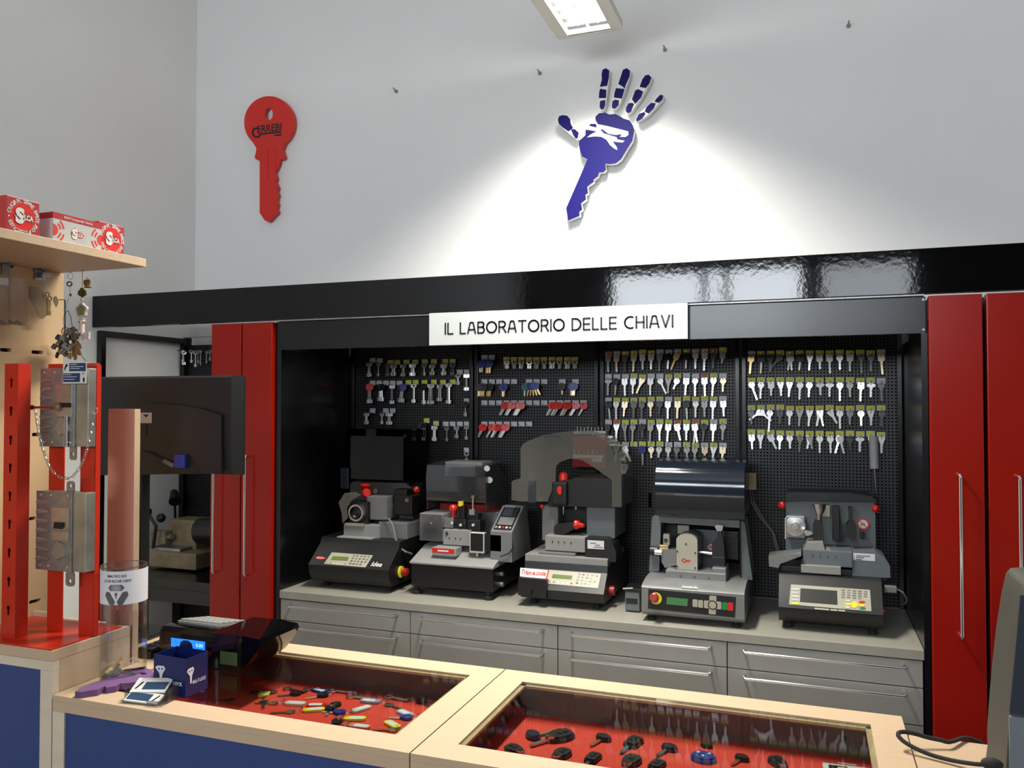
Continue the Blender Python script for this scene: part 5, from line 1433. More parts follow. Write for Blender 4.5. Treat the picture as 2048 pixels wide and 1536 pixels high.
# curved smoke hood
zt_h, zb_h = at(1385, 921, 3.16).z, at(1385, 1033, 3.05).z
ar = [(3.045, zb_h), (3.040, zb_h + 0.10), (3.045, zb_h + 0.15), (3.075, zt_h - 0.012), (3.11, zt_h), (3.28, zt_h + 0.004)]
ar2 = [(y + 0.004, z - 0.003) for y, z in ar][::-1]
hxa, hxb = at(1311, 980, 3.05).x, at(1489, 985, 3.05).x
hd = MB().prism(ar + ar2, hxb - hxa, FR((hxa, 0, 0), (0, 1, 0), (0, 0, 1)))
part('safety_hood', hd, 'smoke', r, 'glossy dark blue smoke hood', smooth=60)
sd_ = [(3.049, zb_h), (3.045, zb_h + 0.10), (3.05, zb_h + 0.147), (3.079, zt_h - 0.016), (3.114, zt_h - 0.004), (3.28, zt_h), (3.28, zb_h)]
for xx in (hxa, hxb - 0.004):
    part('hood_side', MB().prism(sd_, 0.004, FR((xx, 0, 0), (0, 1, 0), (0, 0, 1))), 'smoke', r)
part('support_strut', MB().tube([at(1480, 1016, 3.05), at(1482, 1155, 3.07)], 0.003, 6), 'machine_black', r)
part('side_clip', MB().pbox(1296, 985, 1302, 1016, 3.08, 0.01, 0.003), 'smoke_black', r)

# --- machine 5 -------------------------------------------------------------
YM = 2.965
x0, x1 = at(1557, 1215, YM).x, at(1767, 1235, YM).x
zl_ = at(1662, 1222, YM).z
zs_ = at(1662, 1165, YM + 0.06).z
r = thing('key_machine', 'blue-grey key machine with cream keypad and large dark screen, rightmost', 'key machine', (0.06, 3.1, BT), 'key cutting machines')
pf = [(YM + 0.03, BT + 0.028), (YM + 0.005, zl_ - 0.02), (YM, zl_), (YM + 0.06, zs_ + 0.004), (YM + 0.075, zs_ + 0.016), (3.40, zs_ + 0.016), (3.40, BT + 0.028)]
part('base_housing', MB().prism(pf, x1 - x0, FR((x0, 0, 0), (0, 1, 0), (0, 0, 1))), 'machine_dark', r, 'charcoal base with sloping console')
feet(r, x0 + 0.03, x1 - 0.03, YM + 0.06, 3.36)
SM = slope_frame((YM, zl_), (YM + 0.06, zs_ + 0.004))
pn = part('keypad_panel', MB().prism(on_slope(SM, [(1582, 1169), (1740, 1180), (1743, 1223), (1578, 1209)]), 0.0015, SM), 'cream', r, 'cream keypad with dark screen')
part('screen', MB().prism(on_slope(SM, [(1601, 1177), (1674, 1182), (1675, 1210), (1600, 1204)]), 0.0025, SM), 'machine_dark', pn, 'dark screen')
for i in range(5):
    y = 1176.5 + i * 7.0
    part('soft_key', MB().prism(on_slope(SM, [(1584, y), (1598, y + 1), (1597.5, y + 5), (1583.5, y + 4)]), 0.0028, SM), 'yellow_plastic' if i == 4 else 'steel_dull', pn)
keypad_grid(pn, SM, on_slope(SM, [(1681, 1178), (1737, 1182), (1736, 1201.5), (1681, 1197)]), [5, 5, 5, 4], fill=0.7)
for cx_, cy_, w, h, mt in ((1709, 1210, 7, 6.5, 'yellow_plastic'), (1697, 1208.5, 7, 2.6, 'yellow_plastic'), (1723, 1211, 7, 2.6, 'yellow_plastic'), (1724, 1204.5, 6.5, 2.3, 'red_plastic'), (1725, 1217, 6.5, 2.3, 'green_plastic'), (1695, 1214.5, 5.5, 2.2, 'white_plastic'), (1696, 1202, 5, 1.8, 'white_plastic')):
    part('oval_button', MB().prism(on_slope(SM, [(cx_ + w * math.cos(math.radians(a)), cy_ + h * math.sin(math.radians(a))) for a in range(0, 360, 24)]), 0.003, SM), mt, pn)
mk = MB()
for a, b in ((1629, 1658), (1661, 1675), (1677, 1690)):
    mk.prism(on_slope(SM, [(a, 1215.5 + (a - 1629) * 0.08), (b, 1215.5 + (b - 1629) * 0.08), (b, 1218.5 + (b - 1629) * 0.08), (a, 1218.5 + (a - 1629) * 0.08)]), 0.001, SM)
part('model_mark', mk, 'cream', r)
bp_ = pxy([(1571, 1110), (1572, 990), (1578, 985), (1700, 988), (1744, 994), (1750, 1000), (1752, 1108)], 3.25)
part('back_housing', MB().prism(bp_, -0.13, FR((0, 3.25, 0))), 'machine_blue_grey', r, 'blue-grey back housing')
part('top_cover', MB().prism(pxy([(1570, 1004), (1571, 988), (1578, 984), (1700, 986), (1745, 993), (1752, 1000), (1752, 1010), (1744, 1004), (1596, 1002)], 3.235), -0.14, FR((0, 3.235, 0))), 'machine_dark', r)
for px, py in ((1566, 1010), (1749, 1017)):
    s_ = -1 if px < 1600 else 1
    part('hinge_knob', MB().lathe([(0.013, 0), (0.014, 0.01), (0.009, 0.016)], at(px, py, 3.24), (s_ * 0.7, -0.7, 0), 14), 'red_plastic', r, 'red hinge knob')
part('guard_box', MB().pbox(1572, 1034, 1610, 1076, 3.19, 0.06, 0.004), 'machine_light', r)
part('cutter_disc', MB().lathe([(0.036, 0), (0.036, 0.006), (0.014, 0.008), (0.012, 0.014), (0.006, 0.014), (0.006, 0.016), (0.001, 0.016)], at(1590.5, 1052, 3.19), (0, -1, 0), 28), 'steel', r, 'round steel cutter')
part('guard_frame', MB().tube([at(1571, 1078, 3.175), at(1571, 1036, 3.175), at(1575, 1033, 3.175), at(1608, 1034, 3.175)], 0.0025, 6), 'white_plastic', r)
part('funnel', MB().lathe([(0.009, -0.045), (0.010, -0.016), (0.021, 0.006), (0.025, 0.026), (0.022, 0.028)], at(1638, 1022, 3.15), n=18), 'steel', r, 'steel funnel-shaped knob')
part('vise', MB().prism(pxy([(1626, 1052), (1630, 1042), (1640, 1039), (1646, 1052), (1648, 1080), (1626, 1080)], 3.14), -0.05, FR((0, 3.14, 0))), 'machine_dark', r)
part('vise_jaw', MB().prism(pxy([(1609, 1066), (1613, 1062), (1624, 1063), (1626, 1068), (1618, 1071), (1612, 1072)], 3.13), -0.03, FR((0, 3.13, 0))), 'steel', r)
part('white_plate', MB().pbox(1645, 1012, 1660, 1034, 3.20, 0.02, 0.002), 'cream', r)
part('feeler_block', MB().pbox(1665, 1014, 1680, 1082, 3.16, 0.05, 0.003), 'machine_black', r)
part('feeler_arm', MB().prism(pxy([(1680, 1024), (1687, 1070), (1682, 1078), (1677, 1078)], 3.17), -0.03, FR((0, 3.17, 0))), 'machine_black', r)
part('second_vise', MB().prism(pxy([(1697, 1016), (1704, 1015), (1706, 1018), (1705, 1040), (1712, 1050), (1714, 1072), (1704, 1082), (1694, 1072), (1693, 1050), (1699, 1042)], 3.15), -0.05, FR((0, 3.15, 0))), 'machine_dark', r)
part('pressure_screw', MB().pbox(1720, 1062, 1729, 1078, 3.16, 0.02, 0.003), 'machine_black', r)
no_entry(r, 1726, 1048, 3.245, 0.0215)
part('carriage', MB().pbox(1606, 1101, 1705, 1133, 3.08, 0.14, 0.003), 'machine_blue_grey', r)
part('carriage_slope', MB().prism(pxy([(1607, 1101), (1615, 1086), (1646, 1086), (1650, 1100), (1702, 1104), (1702, 1108), (1607, 1106)], 3.085), -0.11, FR((0, 3.085, 0))), 'machine_light', r)
for px in (1625, 1640, 1655, 1671):
    part('carriage_screw', MB().cyl(at(px, 1111 + (px - 1625) * 0.06, 3.0795), at(px, 1111 + (px - 1625) * 0.06, 3.078), 0.003, n=10), 'machine_black', r)
part('gear_cover', MB().prism(pxy([(1705, 1104), (1752, 1105), (1770, 1115), (1780, 1132), (1781, 1156), (1705, 1152)], 3.09), -0.12, FR((0, 3.09, 0))), 'machine_blue_grey', r)
lb = part('paper_label', MB().pbox(1706, 1107, 1750, 1121, 3.0895, 0.0006), 'label_paper', r, 'handwritten paper label')
m = MB()
for i, (a, b) in enumerate(((1712, 1740), (1712, 1728), (1712, 1724))):
    P, Q = at(a, 1111 + 3.6 * i, 3.089), at(b, 1111 + 3.6 * i, 3.089)
    m.box(P.x, Q.x, 3.0886, 3.089, P.z - 0.0012, P.z + 0.0008)
part('label_writing', m, 'ink', lb)
part('chip_chute', MB().prism(pxy([(1537, 1113), (1602, 1107), (1603, 1112), (1560, 1128), (1557, 1136), (1538, 1133)], 3.06), -0.10, FR((0, 3.06, 0))), 'machine_silver', r, 'silver chip chute')
part('under_carriage', MB().pbox(1602, 1132, 1682, 1148, 3.06, 0.12, 0.002), 'machine_light', r)
part('deck', MB().pbox(1562, 1138, 1775, 1156, 3.10, 0.22, 0.003), 'machine_dark', r)
part('data_plug', MB().pbox(1768, 1173, 1794, 1186, 3.08, 0.03, 0.003), 'cable_grey', r)
part('plug_cable', MB().tube([at(1794, 1178, 3.09), at(1806, 1185, 3.09), at(1813, 1197, 3.1), at(1812, 1206, 3.12), at(1803, 1209, 3.16)], 0.003, 6), 'cable_grey', r)
part('side_switch', MB().cyl((x1, 3.08, at(1775, 1226, 3.06).z), (x1 + 0.014, 3.08, at(1775, 1226, 3.06).z), 0.012, n=14), 'red_dark', r)

# --- power box on the pegboard, tool, cutter rack -----------------------------
r = thing('power_box', 'beige electrical box with two cables on the pegboard', 'electrical box', at(1500, 980, PY - 0.04))
part('box_body', MB().pbox(1489, 947, 1513, 980, PY - 0.062, 0.04, 0.003), 'old_ivory', r)
for o in (0, 5):
    part('cable', MB().tube([at(1500 + o, 979, PY - 0.03), at(1503 + o, 1005, PY - 0.03), at(1520 + o, 1035, PY - 0.03), at(1545 + o * 0.5, 1065, PY - 0.03), at(1556 + o, 1112, PY - 0.05)], 0.0028, 6), 'cable_grey', r)
r = thing('hook_tool', 'tool with grey foam grip and thin steel rod hanging on the rightmost pegboard', 'tool', at(1750, 1024, PY - 0.06))
part('grip', MB().cyl(at(1747, 873, PY - 0.05), at(1749, 937, PY - 0.05), 0.0165, n=18), 'handle_grey', r, 'grey foam grip')
part('rod', MB().cyl(at(1749, 937, PY - 0.05), at(1755, 1022, PY - 0.05), 0.0025, n=8), 'steel', r)
part('tip', MB().ball(at(1756, 1026, PY - 0.05), 0.004), 'chrome', r)
r = thing('cutter_rack', 'red rack with steel cutters behind the hazy hood', 'tool rack', at(1178, 935, PY - 0.07))
part('rack_body', MB().pbox(1145, 872, 1212, 935, PY - 0.07, 0.047, 0.002), 'red_dark', r, 'red rack body')
part('rack_rail', MB().pbox(1147, 862, 1211, 868, PY - 0.071, 0.048, 0.001), 'white_plastic', r)
part('rack_rail', MB().pbox(1146, 910, 1206, 916, PY - 0.0712, 0.001), 'label_paper', r)
for i in range(8):
    part('cutter_bit', MB().cyl(at(1155 + i * 7, 861, PY - 0.05), at(1155 + i * 7, 853 + (i % 3), PY - 0.05), 0.003, n=8), 'steel', r)
for i in range(6):
    part('cutter_bit', MB().cyl(at(1150 + i * 9, 909, PY - 0.075), at(1150 + i * 9, 899 + (i % 2) * 2, PY - 0.075), 0.003, n=8), 'steel', r)
part('rack_label', MB().pbox(1184, 917, 1204, 924, PY - 0.0715, 0.001), 'white_print', r)
# ------------------------------------------------------------------ keys on the pegboards
def key_outline(bow, L, w):
    """2-D outline hanging from the hole at (0, 0); returns outline, hole"""
    bw = 0.003 + 0.0011 * (w / 0.009)
    s = w / 2.0
    hs = 0.0035 if bow != 'oval' else 0.0035
    if bow == 'round':
        R = 0.0125 * w / 0.009
        head = [(R * math.cos(math.radians(a)), -0.006 + R * math.sin(math.radians(a))) for a in range(-62, 243, 20)]
    elif bow == 'square':
        a = 0.0122 * w / 0.009
        head = [(s * 1.1, -0.021), (a, -0.017), (a, 0.004), (a - 0.003, 0.007), (-a + 0.003, 0.007), (-a, 0.004), (-a, -0.017), (-s * 1.1, -0.021)]
    elif bow == 'trap':
        a = 0.0125 * w / 0.009
        head = [(s, -0.022), (a * 0.6, -0.015), (a, 0.0), (a * 0.9, 0.006), (-a * 0.9, 0.006), (-a, 0.0), (-a * 0.6, -0.015), (-s, -0.022)]
    elif bow == 'heart':
        a = 0.0135 * w / 0.009
        head = [(s, -0.02), (a * 0.75, -0.014), (a, -0.003), (a * 0.7, 0.007), (a * 0.25, 0.009), (0, 0.005), (-a * 0.25, 0.009), (-a * 0.7, 0.007), (-a, -0.003), (-a * 0.75, -0.014), (-s, -0.02)]
    else:
        a = 0.016 * w / 0.009
        head = [(a * math.cos(math.radians(t)), -0.005 + 0.0085 * math.sin(math.radians(t))) for t in range(-70, 251, 20)]
    y0 = min(p[1] for p in head)
    blade = [(-s, y0 - 0.004), (-s, -L + 0.004), (-s * 0.3, -L), (s * 0.6, -L + 0.004)]
    t = -L + 0.008
    k = 0
    while t < y0 - 0.010:
        blade += [(s * (0.45 if k % 2 else 0.85), t), (s * (0.85 if k % 2 else 0.5), t + 0.003)]
        t += 0.0065; k += 1
    blade += [(s, y0 - 0.006)]
    # outline order: head runs right -> top -> left
    return head + blade, ell(0, 0, 0.0022, 0.0022, 8)

KM = {}
def key_mesh(bow, L, w, mt):
    k = ('plain', bow, L, w, mt)
    if k not in KM:
        o, h = key_outline(bow, L, w)
        KM[k] = mesh_of('key', MB().prism(o, 0.0022, FR((0, 0.0011, 0)), [h]), mt, Vector((0, 0, 0)), 30)
    return KM[k]
def head_mesh(bow, w, mt):
    k = ('head', bow, w, mt)
    if k not in KM:
        o, h = key_outline(bow, 0.05, w)
        y0 = -0.021
        hd = [p for p in o if p[1] > -0.0235][:]
        KM[k] = mesh_of('bow', MB().prism([(p[0] * 1.15, p[1] * 1.1 + 0.001) for p in hd], 0.0050, FR((0, 0.0025, 0)), [h]), mt, Vector((0, 0, 0)), 30)
    return KM[k]
def blade_mesh(L, w, mt):
    k = ('blade', L, w, mt)
    if k not in KM:
        s = w / 2
        KM[k] = mesh_of('blade', MB().prism([(-s, -0.018), (-s, -L + 0.004), (-s * 0.3, -L), (s * 0.7, -L + 0.005), (s * 0.4, -L + 0.010), (s * 0.9, -L + 0.014), (s * 0.5, -L + 0.019), (s, -L + 0.024), (s, -0.018)], 0.002, FR((0, 0.001, 0))), mt, Vector((0, 0, 0)), 30)
    return KM[k]
def bit_mesh(L, mt, bow='round', bit=0.012):
    """long shank key with a bit at its end"""
    k = ('bit', L, mt, bow, bit)
    if k not in KM:
        m = MB()
        if bow == 'round':
            m.prism(ell(0, -0.004, 0.013, 0.0095, 18), 0.004, FR((0, 0.002, 0)), [ell(0, -0.002, 0.007, 0.004, 12)])
        else:
            m.prism(rrect(-0.012, 0.012, -0.012, 0.004, 0.003, 2), 0.003, FR((0, 0.0015, 0)), [ell(0, 0, 0.003, 0.003, 8)])
        m.cyl((0, 0, -0.011), (0, 0, -L), 0.0024, n=8)
        m.prism([(-bit * 0.7, -L + 0.002), (bit * 0.75, -L + 0.002), (bit * 0.75, -L + 0.007), (bit * 0.5, -L + 0.0085), (bit * 0.75, -L + 0.010), (bit * 0.75, -L + 0.016), (-bit * 0.7, -L + 0.016)], 0.002, FR((0, 0.001, 0)))
        KM[k] = mesh_of('key', m, mt, Vector((0, 0, 0)), 30)
    return KM[k]
def raw(name, me, loc, rot, parent=None):
    o = bpy.data.objects.new(name, me)
    COL.objects.link(o)
    o.location = loc
    o.rotation_euler = rot
    if parent: o.parent = parent
    return o
def label(o, l, c, g):
    o['label'] = l; o['category'] = c; o['group'] = g
    return o
ORD = ['first', 'second', 'third', 'fourth', 'fifth', 'sixth', 'seventh', 'eighth', 'ninth', 'tenth', 'eleventh', 'twelfth', 'thirteenth', 'fourteenth', 'fifteenth', 'sixteenth']

# hook with tag holder
hook_me = mesh_of('hook_wire', MB().tube([(0, 0.0, 0), (0, -0.036, 0.0), (0, -0.041, 0.004), (0, -0.042, 0.009)], 0.0012, 6), 'steel', Vector((0, 0, 0)))
hold_me = mesh_of('tag_holder', MB().box(-0.0150, 0.0150, -0.0115, -0.0098, -0.003, 0.019, 0.0006).box(0.0135, 0.0150, -0.014, -0.0115, -0.003, 0.019), 'tag_white', Vector((0, 0, 0)))
TAGS = {c: mesh_of('paper_tag', MB().box(-0.0135, 0.0125, -0.0123, -0.0116, 0.0035, 0.0185), m, Vector((0, 0, 0))) for c, m in (('y', 'tag_yellow'), ('w', 'tag_white'), ('o', 'tag_orange'))}
tag_me2 = {c: mesh_of('paper_tag', MB().box(-0.0135, 0.0125, -0.0123, -0.0116, -0.002, 0.021), m, Vector((0, 0, 0))) for c, m in (('y', 'tag_yellow'), ('w', 'tag_white'), ('o', 'tag_orange'))}
ROWN = ['one', 'two', 'three', 'four', 'five', 'six']
TN = {'y': 'yellow', 'w': 'white', 'o': 'orange'}
def hook(x, z, tag, where, dz=0.0):
    """hook at (x, z): its wire carries the key; the tag sits just above"""
    r = bpy.data.objects.new('key_hook', None)
    r.empty_display_size = 0.01
    COL.objects.link(r)
    r.location = (x, PY, z)
    label(r, 'wire hook with %s tag, %s' % (TN[tag], where), 'hook', 'tagged hooks on the pegboards')
    raw('hook_wire', hook_me, (0, 0, 0), (0, 0, 0), r)
    h = raw('tag_holder', hold_me, (0, 0, dz), (0, 0, 0), r)
    if tag != 'w': raw('paper_tag', TAGS[tag], (0, 0, dz), (0, 0, 0), r)
    return r
CN = {'S': 'glare-toned steel', 's': 'steel', 'd': 'dark steel', 'b': 'brass', 'k': 'black-headed', 'g': 'gold brass', 'B': 'blue-headed'}
CM = {'S': 'key_glare', 's': 'key_mid', 'd': 'key_dark', 'b': 'key_brass', 'g': 'brass'}
mat('key_glare', (0.86, 0.86, 0.85), 0.34, 0.55, noise=0.03, scale=90)  # key steel with the window reflection put into its colour
mat('key_mid', (0.36, 0.36, 0.335), 0.36, 0.6, noise=0.08, scale=90)
mat('key_dark', (0.10, 0.10, 0.095), 0.4, 0.6, noise=0.15, scale=90)
mat('key_brass', (0.70, 0.58, 0.40), 0.36, 0.55, noise=0.06, scale=90)
mat('key_plastic', (0.006, 0.006, 0.007), 0.4, noise=0.1)
BW = {'r': 'round', 'q': 'square', 't': 'trap', 'h': 'heart', 'o': 'oval'}
def hang_key(x, z, spec, where, yoff=-0.024):
    """spec: colour, bow letter, [length mm], [tilt deg]"""
    c, b, L, tilt = spec
    loc = (x, PY + yoff, z - 0.0065)
    rot = (random.uniform(-0.10, 0.02), math.radians(tilt), random.uniform(-0.12, 0.12))
    if c in ('k', 'B'):
        r = bpy.data.objects.new('key', None); r.empty_display_size = 0.01
        COL.objects.link(r); r.location = loc; r.rotation_euler = rot
        raw('bow', head_mesh(BW[b], 0.0095, 'key_plastic' if c == 'k' else 'blue_head'), (0, 0, 0), (0, 0, 0), r)
        raw('blade', blade_mesh(L / 1000, 0.008, random.choice(('key_mid', 'key_glare', 'key_dark'))), (0, 0, 0), (0, 0, 0), r)
    else:
        r = raw('key', key_mesh(BW[b], L / 1000, 0.009, CM[c]), loc, rot)
    label(r, '%s key, %s bow, %s' % (CN[c], {'r': 'round', 'q': 'squarish', 't': 'tapered', 'h': 'clover', 'o': 'wide oval'}[b], where), 'key', 'keys on the pegboards')
    return r

def board_rows(bname, rows, xs_px, zrows):
    """rows: list of token strings; zrows: (left y, right y) of the tag centres"""
    for ri, (toks, (yl, yr)) in enumerate(zip(rows, zrows)):
        toks = toks.split()
        n = len(toks)
        xa, xb = at(xs_px[0], yl, PY - 0.011).x, at(xs_px[1], yr, PY - 0.011).x
        for ci, tk in enumerate(toks):
            if tk == '-': continue
            x = xa + (xb - xa) * ci / (n - 1)
            z = at(xs_px[0] + (xs_px[1] - xs_px[0]) * ci / (n - 1), yl + (yr - yl) * ci / (n - 1), PY - 0.011).z - 0.010
            where = '%s in row %s of the %s' % (ORD[ci], ROWN[ri], bname)
            hook(x, z, tk[0], where, random.uniform(-0.002, 0.003))
            ks = tk[1:].split('+')
            for ki, kk in enumerate(ks):
                if not kk: continue
                c, b = kk[0], kk[1]
                rest = kk[2:]
                L, tilt = 62, random.uniform(-4, 4)
                if '/' in rest: rest, t = rest.split('/'); tilt = float(t)
                if rest: L = int(rest)
                hang_key(x + random.uniform(-0.002, 0.002), z, (c, b, L, tilt), where if ki == 0 else where + ', in front', -0.024 - 0.005 * ki)

A3 = 'third pegboard'
board_rows(A3, [
 'osq66 wbq66 ydq66 ybq66 ySq58 ySq58 wsq66 wkr58 wgq66/22 ykq58 wSr60 wSq68 odq60 ysq40',
 'wso66 wkr64 wSq68 ySq60 ybt62/22 wSq66 wSr66/-26 yst58 ySr44/22 wSq66 wSr70 oSq70 ySh70 wbr52',
 'wkq70/-8 ySh70 ybq58 ydq66 ydq66 ybr58 ydr50 wSq68 ybq66 ykq70/-5 ySr62 ysq60 ySq70 wSq58',
 'wdq54 oSt66 yst66/-6 ysr72 wkr52 ysq72 ySt64 ySq68 oSq64/-14 ySq62 okq72/4+Sq70/-10 ykr66 wSq66 ysr60',
 '- yst60 wSq62/-26 y yBq72 ybr42 ysr40 wSr40 wdr42 ysr42 ysr42 wbq30 ySt42 wbq46',
 ], (1217, 1446), [(707, 700), (753, 751), (799, 797), (844, 843), (888, 889)])
# single key below
q = at(1249, 932, PY - 0.011)
hook(q.x, q.z - 0.010, 'w', 'alone below the ' + A3 + ' rows')
hang_key(q.x, q.z - 0.010, ('b', 't', 58, 4), 'alone below the ' + A3 + ' rows')
A4 = 'rightmost pegboard'
board_rows(A4, [
 'wkq70+gq70/4 ykq68 ykt62 ydr58/38 ysq56/-6+sq56/8 ykq56 ySt56 ySq52 ySq68 ySr54 ySq60 ydt68 ydr60 wbq72',
 'ySr72/-20 ySr62 ysq50 ySt50 ySt54 ySr64 ySr54 yso46 ySo52 ySr68 ysr52 ySq68 ySo52 wdr66',
 'ydr52 ySr56/52+Sr56/-50 ySr82 ydq50 ySr54 yst58 yst58 yst58/10+St58/-12 ySt52/-30 ySr66 ydr50 ySr54 ySt52 ydr56',
 'ySq54 ySt50 ySq56/-26 ySr52 ySr48 ydr60 yst48/10+st48/-12 ysr62 ysr62 ySh64/14+Sh64/-14 ydr50 ySo54 yst44 ySt58',
 ], (1503, 1762), [(706, 704), (759, 760), (815, 816), (864, 868)])

# --- leftmost pegboard: clusters of long bit keys --------------------------------
A1 = 'leftmost pegboard'
LC = {'n': ('key_mid', 'steel'), 'N': ('key_glare', 'glare-toned steel'), 'd': ('key_dark', 'dark steel')}
def cluster(px, py, L, n, bow, col, where, spread=0.007, tilt=0.0):
    """n bit keys on one hook; (px, py) is the hook in the photograph"""
    p = at(px, py, PY - 0.02)
    for i in range(n):
        mt = LC[col][0] if random.random() < 0.75 else LC['n'][0]
        o = (i - (n - 1) / 2)
        r = None
        if bow in ('red', 'black', 'blue', 'teal'):
            r = bpy.data.objects.new('key', None); r.empty_display_size = 0.01
            COL.objects.link(r)
            raw('bow', head_mesh('round', 0.0100, {'red': 'red_plastic', 'black': 'key_plastic', 'blue': 'blue_head', 'teal': 'teal_head'}[bow]), (0, 0, 0), (0, 0, 0), r)
            raw('shank', shank_mesh(L, mt), (0, 0, 0), (0, 0, 0), r)
            nmx = bow + '-headed'
        else:
            r = raw('key', bit_mesh(L, mt, 'round' if bow == 'o' else 'sq'), (0, 0, 0), (0, 0, 0))
            nmx = LC[col][1]
        r.location = (p.x + o * spread, PY - 0.016 - 0.005 * i, p.z)
        r.rotation_euler = (random.uniform(-0.05, 0.02), math.radians(tilt) + o * -0.02, random.uniform(-0.25, 0.25))
        label(r, '%s long key%s %s' % (nmx, ' of the cluster' if n > 1 else '', where), 'key', 'long keys on the left pegboards')
def shank_mesh(L, mt):
    k = ('shank', L, mt)
    if k not in KM:
        m = MB().cyl((0, 0, -0.016), (0, 0, -L), 0.0024, n=8)
        m.prism([(-0.008, -L + 0.001), (0.009, -L + 0.001), (0.009, -L + 0.018), (-0.008, -L + 0.018)], 0.002, FR((0, 0.001, 0)))
        KM[k] = mesh_of('shank', m, mt, Vector((0, 0, 0)), 30)
    return KM[k]
def c1(x, y): return 690 + x / 6.4, 690 + y / 6.4
def ltag(x, y, t, where):
    p = at(x, y, PY - 0.011)
    hook(p.x, p.z - 0.010, t, where)
top = [(355, 190, 'w'), (445, 195, 'w'), (585, 217, 'y'), (670, 215, 'y'), (790, 212, 'y'), (900, 214, 'y'), (1025, 207, 'y'), (1140, 205, 'y'), (1285, 204, 'y'), (1378, 204, 'y')]
for i, (x, y, t) in enumerate(top): ltag(*c1(x, y), t, '%s in the top row of the %s' % (ORD[i], A1))
mid = [(355, 480, 'w'), (440, 480, 'w'), (527, 480, 'w'), (612, 480, 'w'), (700, 482, 'w'), (815, 474, 'y'), (905, 472, 'y'), (1020, 473, 'y'), (1140, 470, 'y'), (1255, 472, 'y'), (1380, 468, 'y')]
for i, (x, y, t) in enumerate(mid): ltag(*c1(x, y), t, '%s in the second row of the %s' % (ORD[i], A1))
oth = [(1470, 340, 'w', 'left of a pair right of the top row'), (1560, 340, 'w', 'right of a pair right of the top row'), (355, 835, 'w', 'first in the short third row'), (525, 835, 'w', 'second in the short third row'), (612, 835, 'w', 'third in the short third row'),
       (1560, 710, 'w', 'halfway down the right edge'), (1047, 962, 'y', 'first in the fourth row'), (1167, 998, 'y', 'second in the fourth row'), (1290, 1005, 'w', 'third in the fourth row'), (1378, 1005, 'w', 'fourth in the fourth row'), (1470, 1005, 'w', 'fifth in the fourth row'), (1560, 1005, 'w', 'last in the fourth row'), (1560, 1340, 'w', 'lowest at the right edge')]
for x, y, t, w in oth: ltag(*c1(x, y), t, '%s, %s' % (w, A1))
cl = [(310, 240, .062, 3, 's', 'n', 'under the first top row tag'), (425, 235, .062, 1, 's', 'n', 'under the second top row tag'), (545, 250, .055, 3, 's', 'd', 'under the third top row tag'), (625, 265, .048, 4, 's', 'n', 'under the fourth top row tag'),
      (750, 260, .052, 3, 's', 'n', 'under the fifth top row tag'), (870, 255, .052, 4, 's', 'N', 'under the sixth top row tag'), (1010, 255, .050, 2, 'o', 'd', 'under the seventh top row tag'), (1120, 262, .045, 3, 's', 'n', 'under the eighth top row tag'), (1268, 258, .046, 3, 's', 'N', 'under the ninth top row tag'), (1375, 250, .050, 2, 'o', 'd', 'under the tenth top row tag'),
      (1445, 385, .045, 2, 'o', 'n', 'right of the top row, left hook'), (1552, 385, .072, 2, 's', 'N', 'right of the top row, right hook'),
      (318, 525, .082, 4, 'red', 'n', 'first in the second row'), (465, 525, .072, 5, 'black', 'N', 'second in the second row'), (600, 525, .085, 2, 's', 'n', 'third in the second row'), (740, 530, .075, 4, 'blue', 'n', 'fourth in the second row'), (880, 515, .082, 2, 'o', 'N', 'fifth in the second row'), (1005, 520, .086, 2, 'black', 'N', 'sixth in the second row'), (1100, 515, .088, 4, 'o', 'n', 'seventh in the second row'), (1215, 520, .072, 3, 's', 'n', 'eighth in the second row'), (1330, 505, .088, 3, 'o', 'N', 'ninth and brightest in the second row'),
      (275, 880, .050, 3, 's', 'n', 'first in the third row'), (470, 880, .050, 1, 's', 'n', 'second in the third row'), (570, 880, .052, 4, 's', 'n', 'third in the third row'),
      (1000, 1030, .068, 4, 'black', 'n', 'first in the fourth row'), (1145, 1050, .064, 3, 's', 'N', 'second in the fourth row'), (1300, 1060, .062, 1, 's', 'n', 'third in the fourth row'), (1430, 1055, .050, 2, 's', 'n', 'fourth in the fourth row'), (1550, 1045, .060, 1, 's', 'n', 'last in the fourth row'),
      (1535, 745, .060, 1, 'black', 'n', 'halfway down the right edge'), (1552, 1385, .040, 1, 'o', 'n', 'lowest at the right edge')]
for x, y, L, n, b, c, w in cl: cluster(*c1(x, y), L, n, b, c, '%s, %s' % (w, A1), 0.0065, 6 if (b == 'blue') else 0)

# --- second pegboard ---------------------------------------------------------------
A2 = 'second pegboard'
def c2(x, y): return 930 + x / 7.314, 690 + y / 7.314
rows2 = [([285, 390], 175, 'w', 'upper left'), ([608, 715, 825, 935, 1045, 1155, 1270, 1380, 1500, 1605], 205, 'y', 'top'), ([285, 393, 500, 610, 718, 938, 1047, 1160, 1425, 1618], 530, 'w', 'second'),
         ([285, 393, 500, 610, 718, 828, 938, 1047, 1160, 1275, 1390, 1500, 1618, 1735], 840, 'w', 'third'), ([285, 393, 500, 610, 718, 828, 938], 1150, 'w', 'fourth')]
for xs, y, t, w in rows2:
    for i, x in enumerate(xs): ltag(*c2(x, y), t, '%s of the %s row of the %s' % (ORD[i], w, A2))
for i, x in enumerate(rows2[1][0]):
    cluster(*c2(x, 250), .030, 2 if i % 2 == 0 else 1, 'o', 'N' if i in (0, 3, 9) else 'n', 'under the %s yellow tag of the %s' % (ORD[i], A2), 0.006)
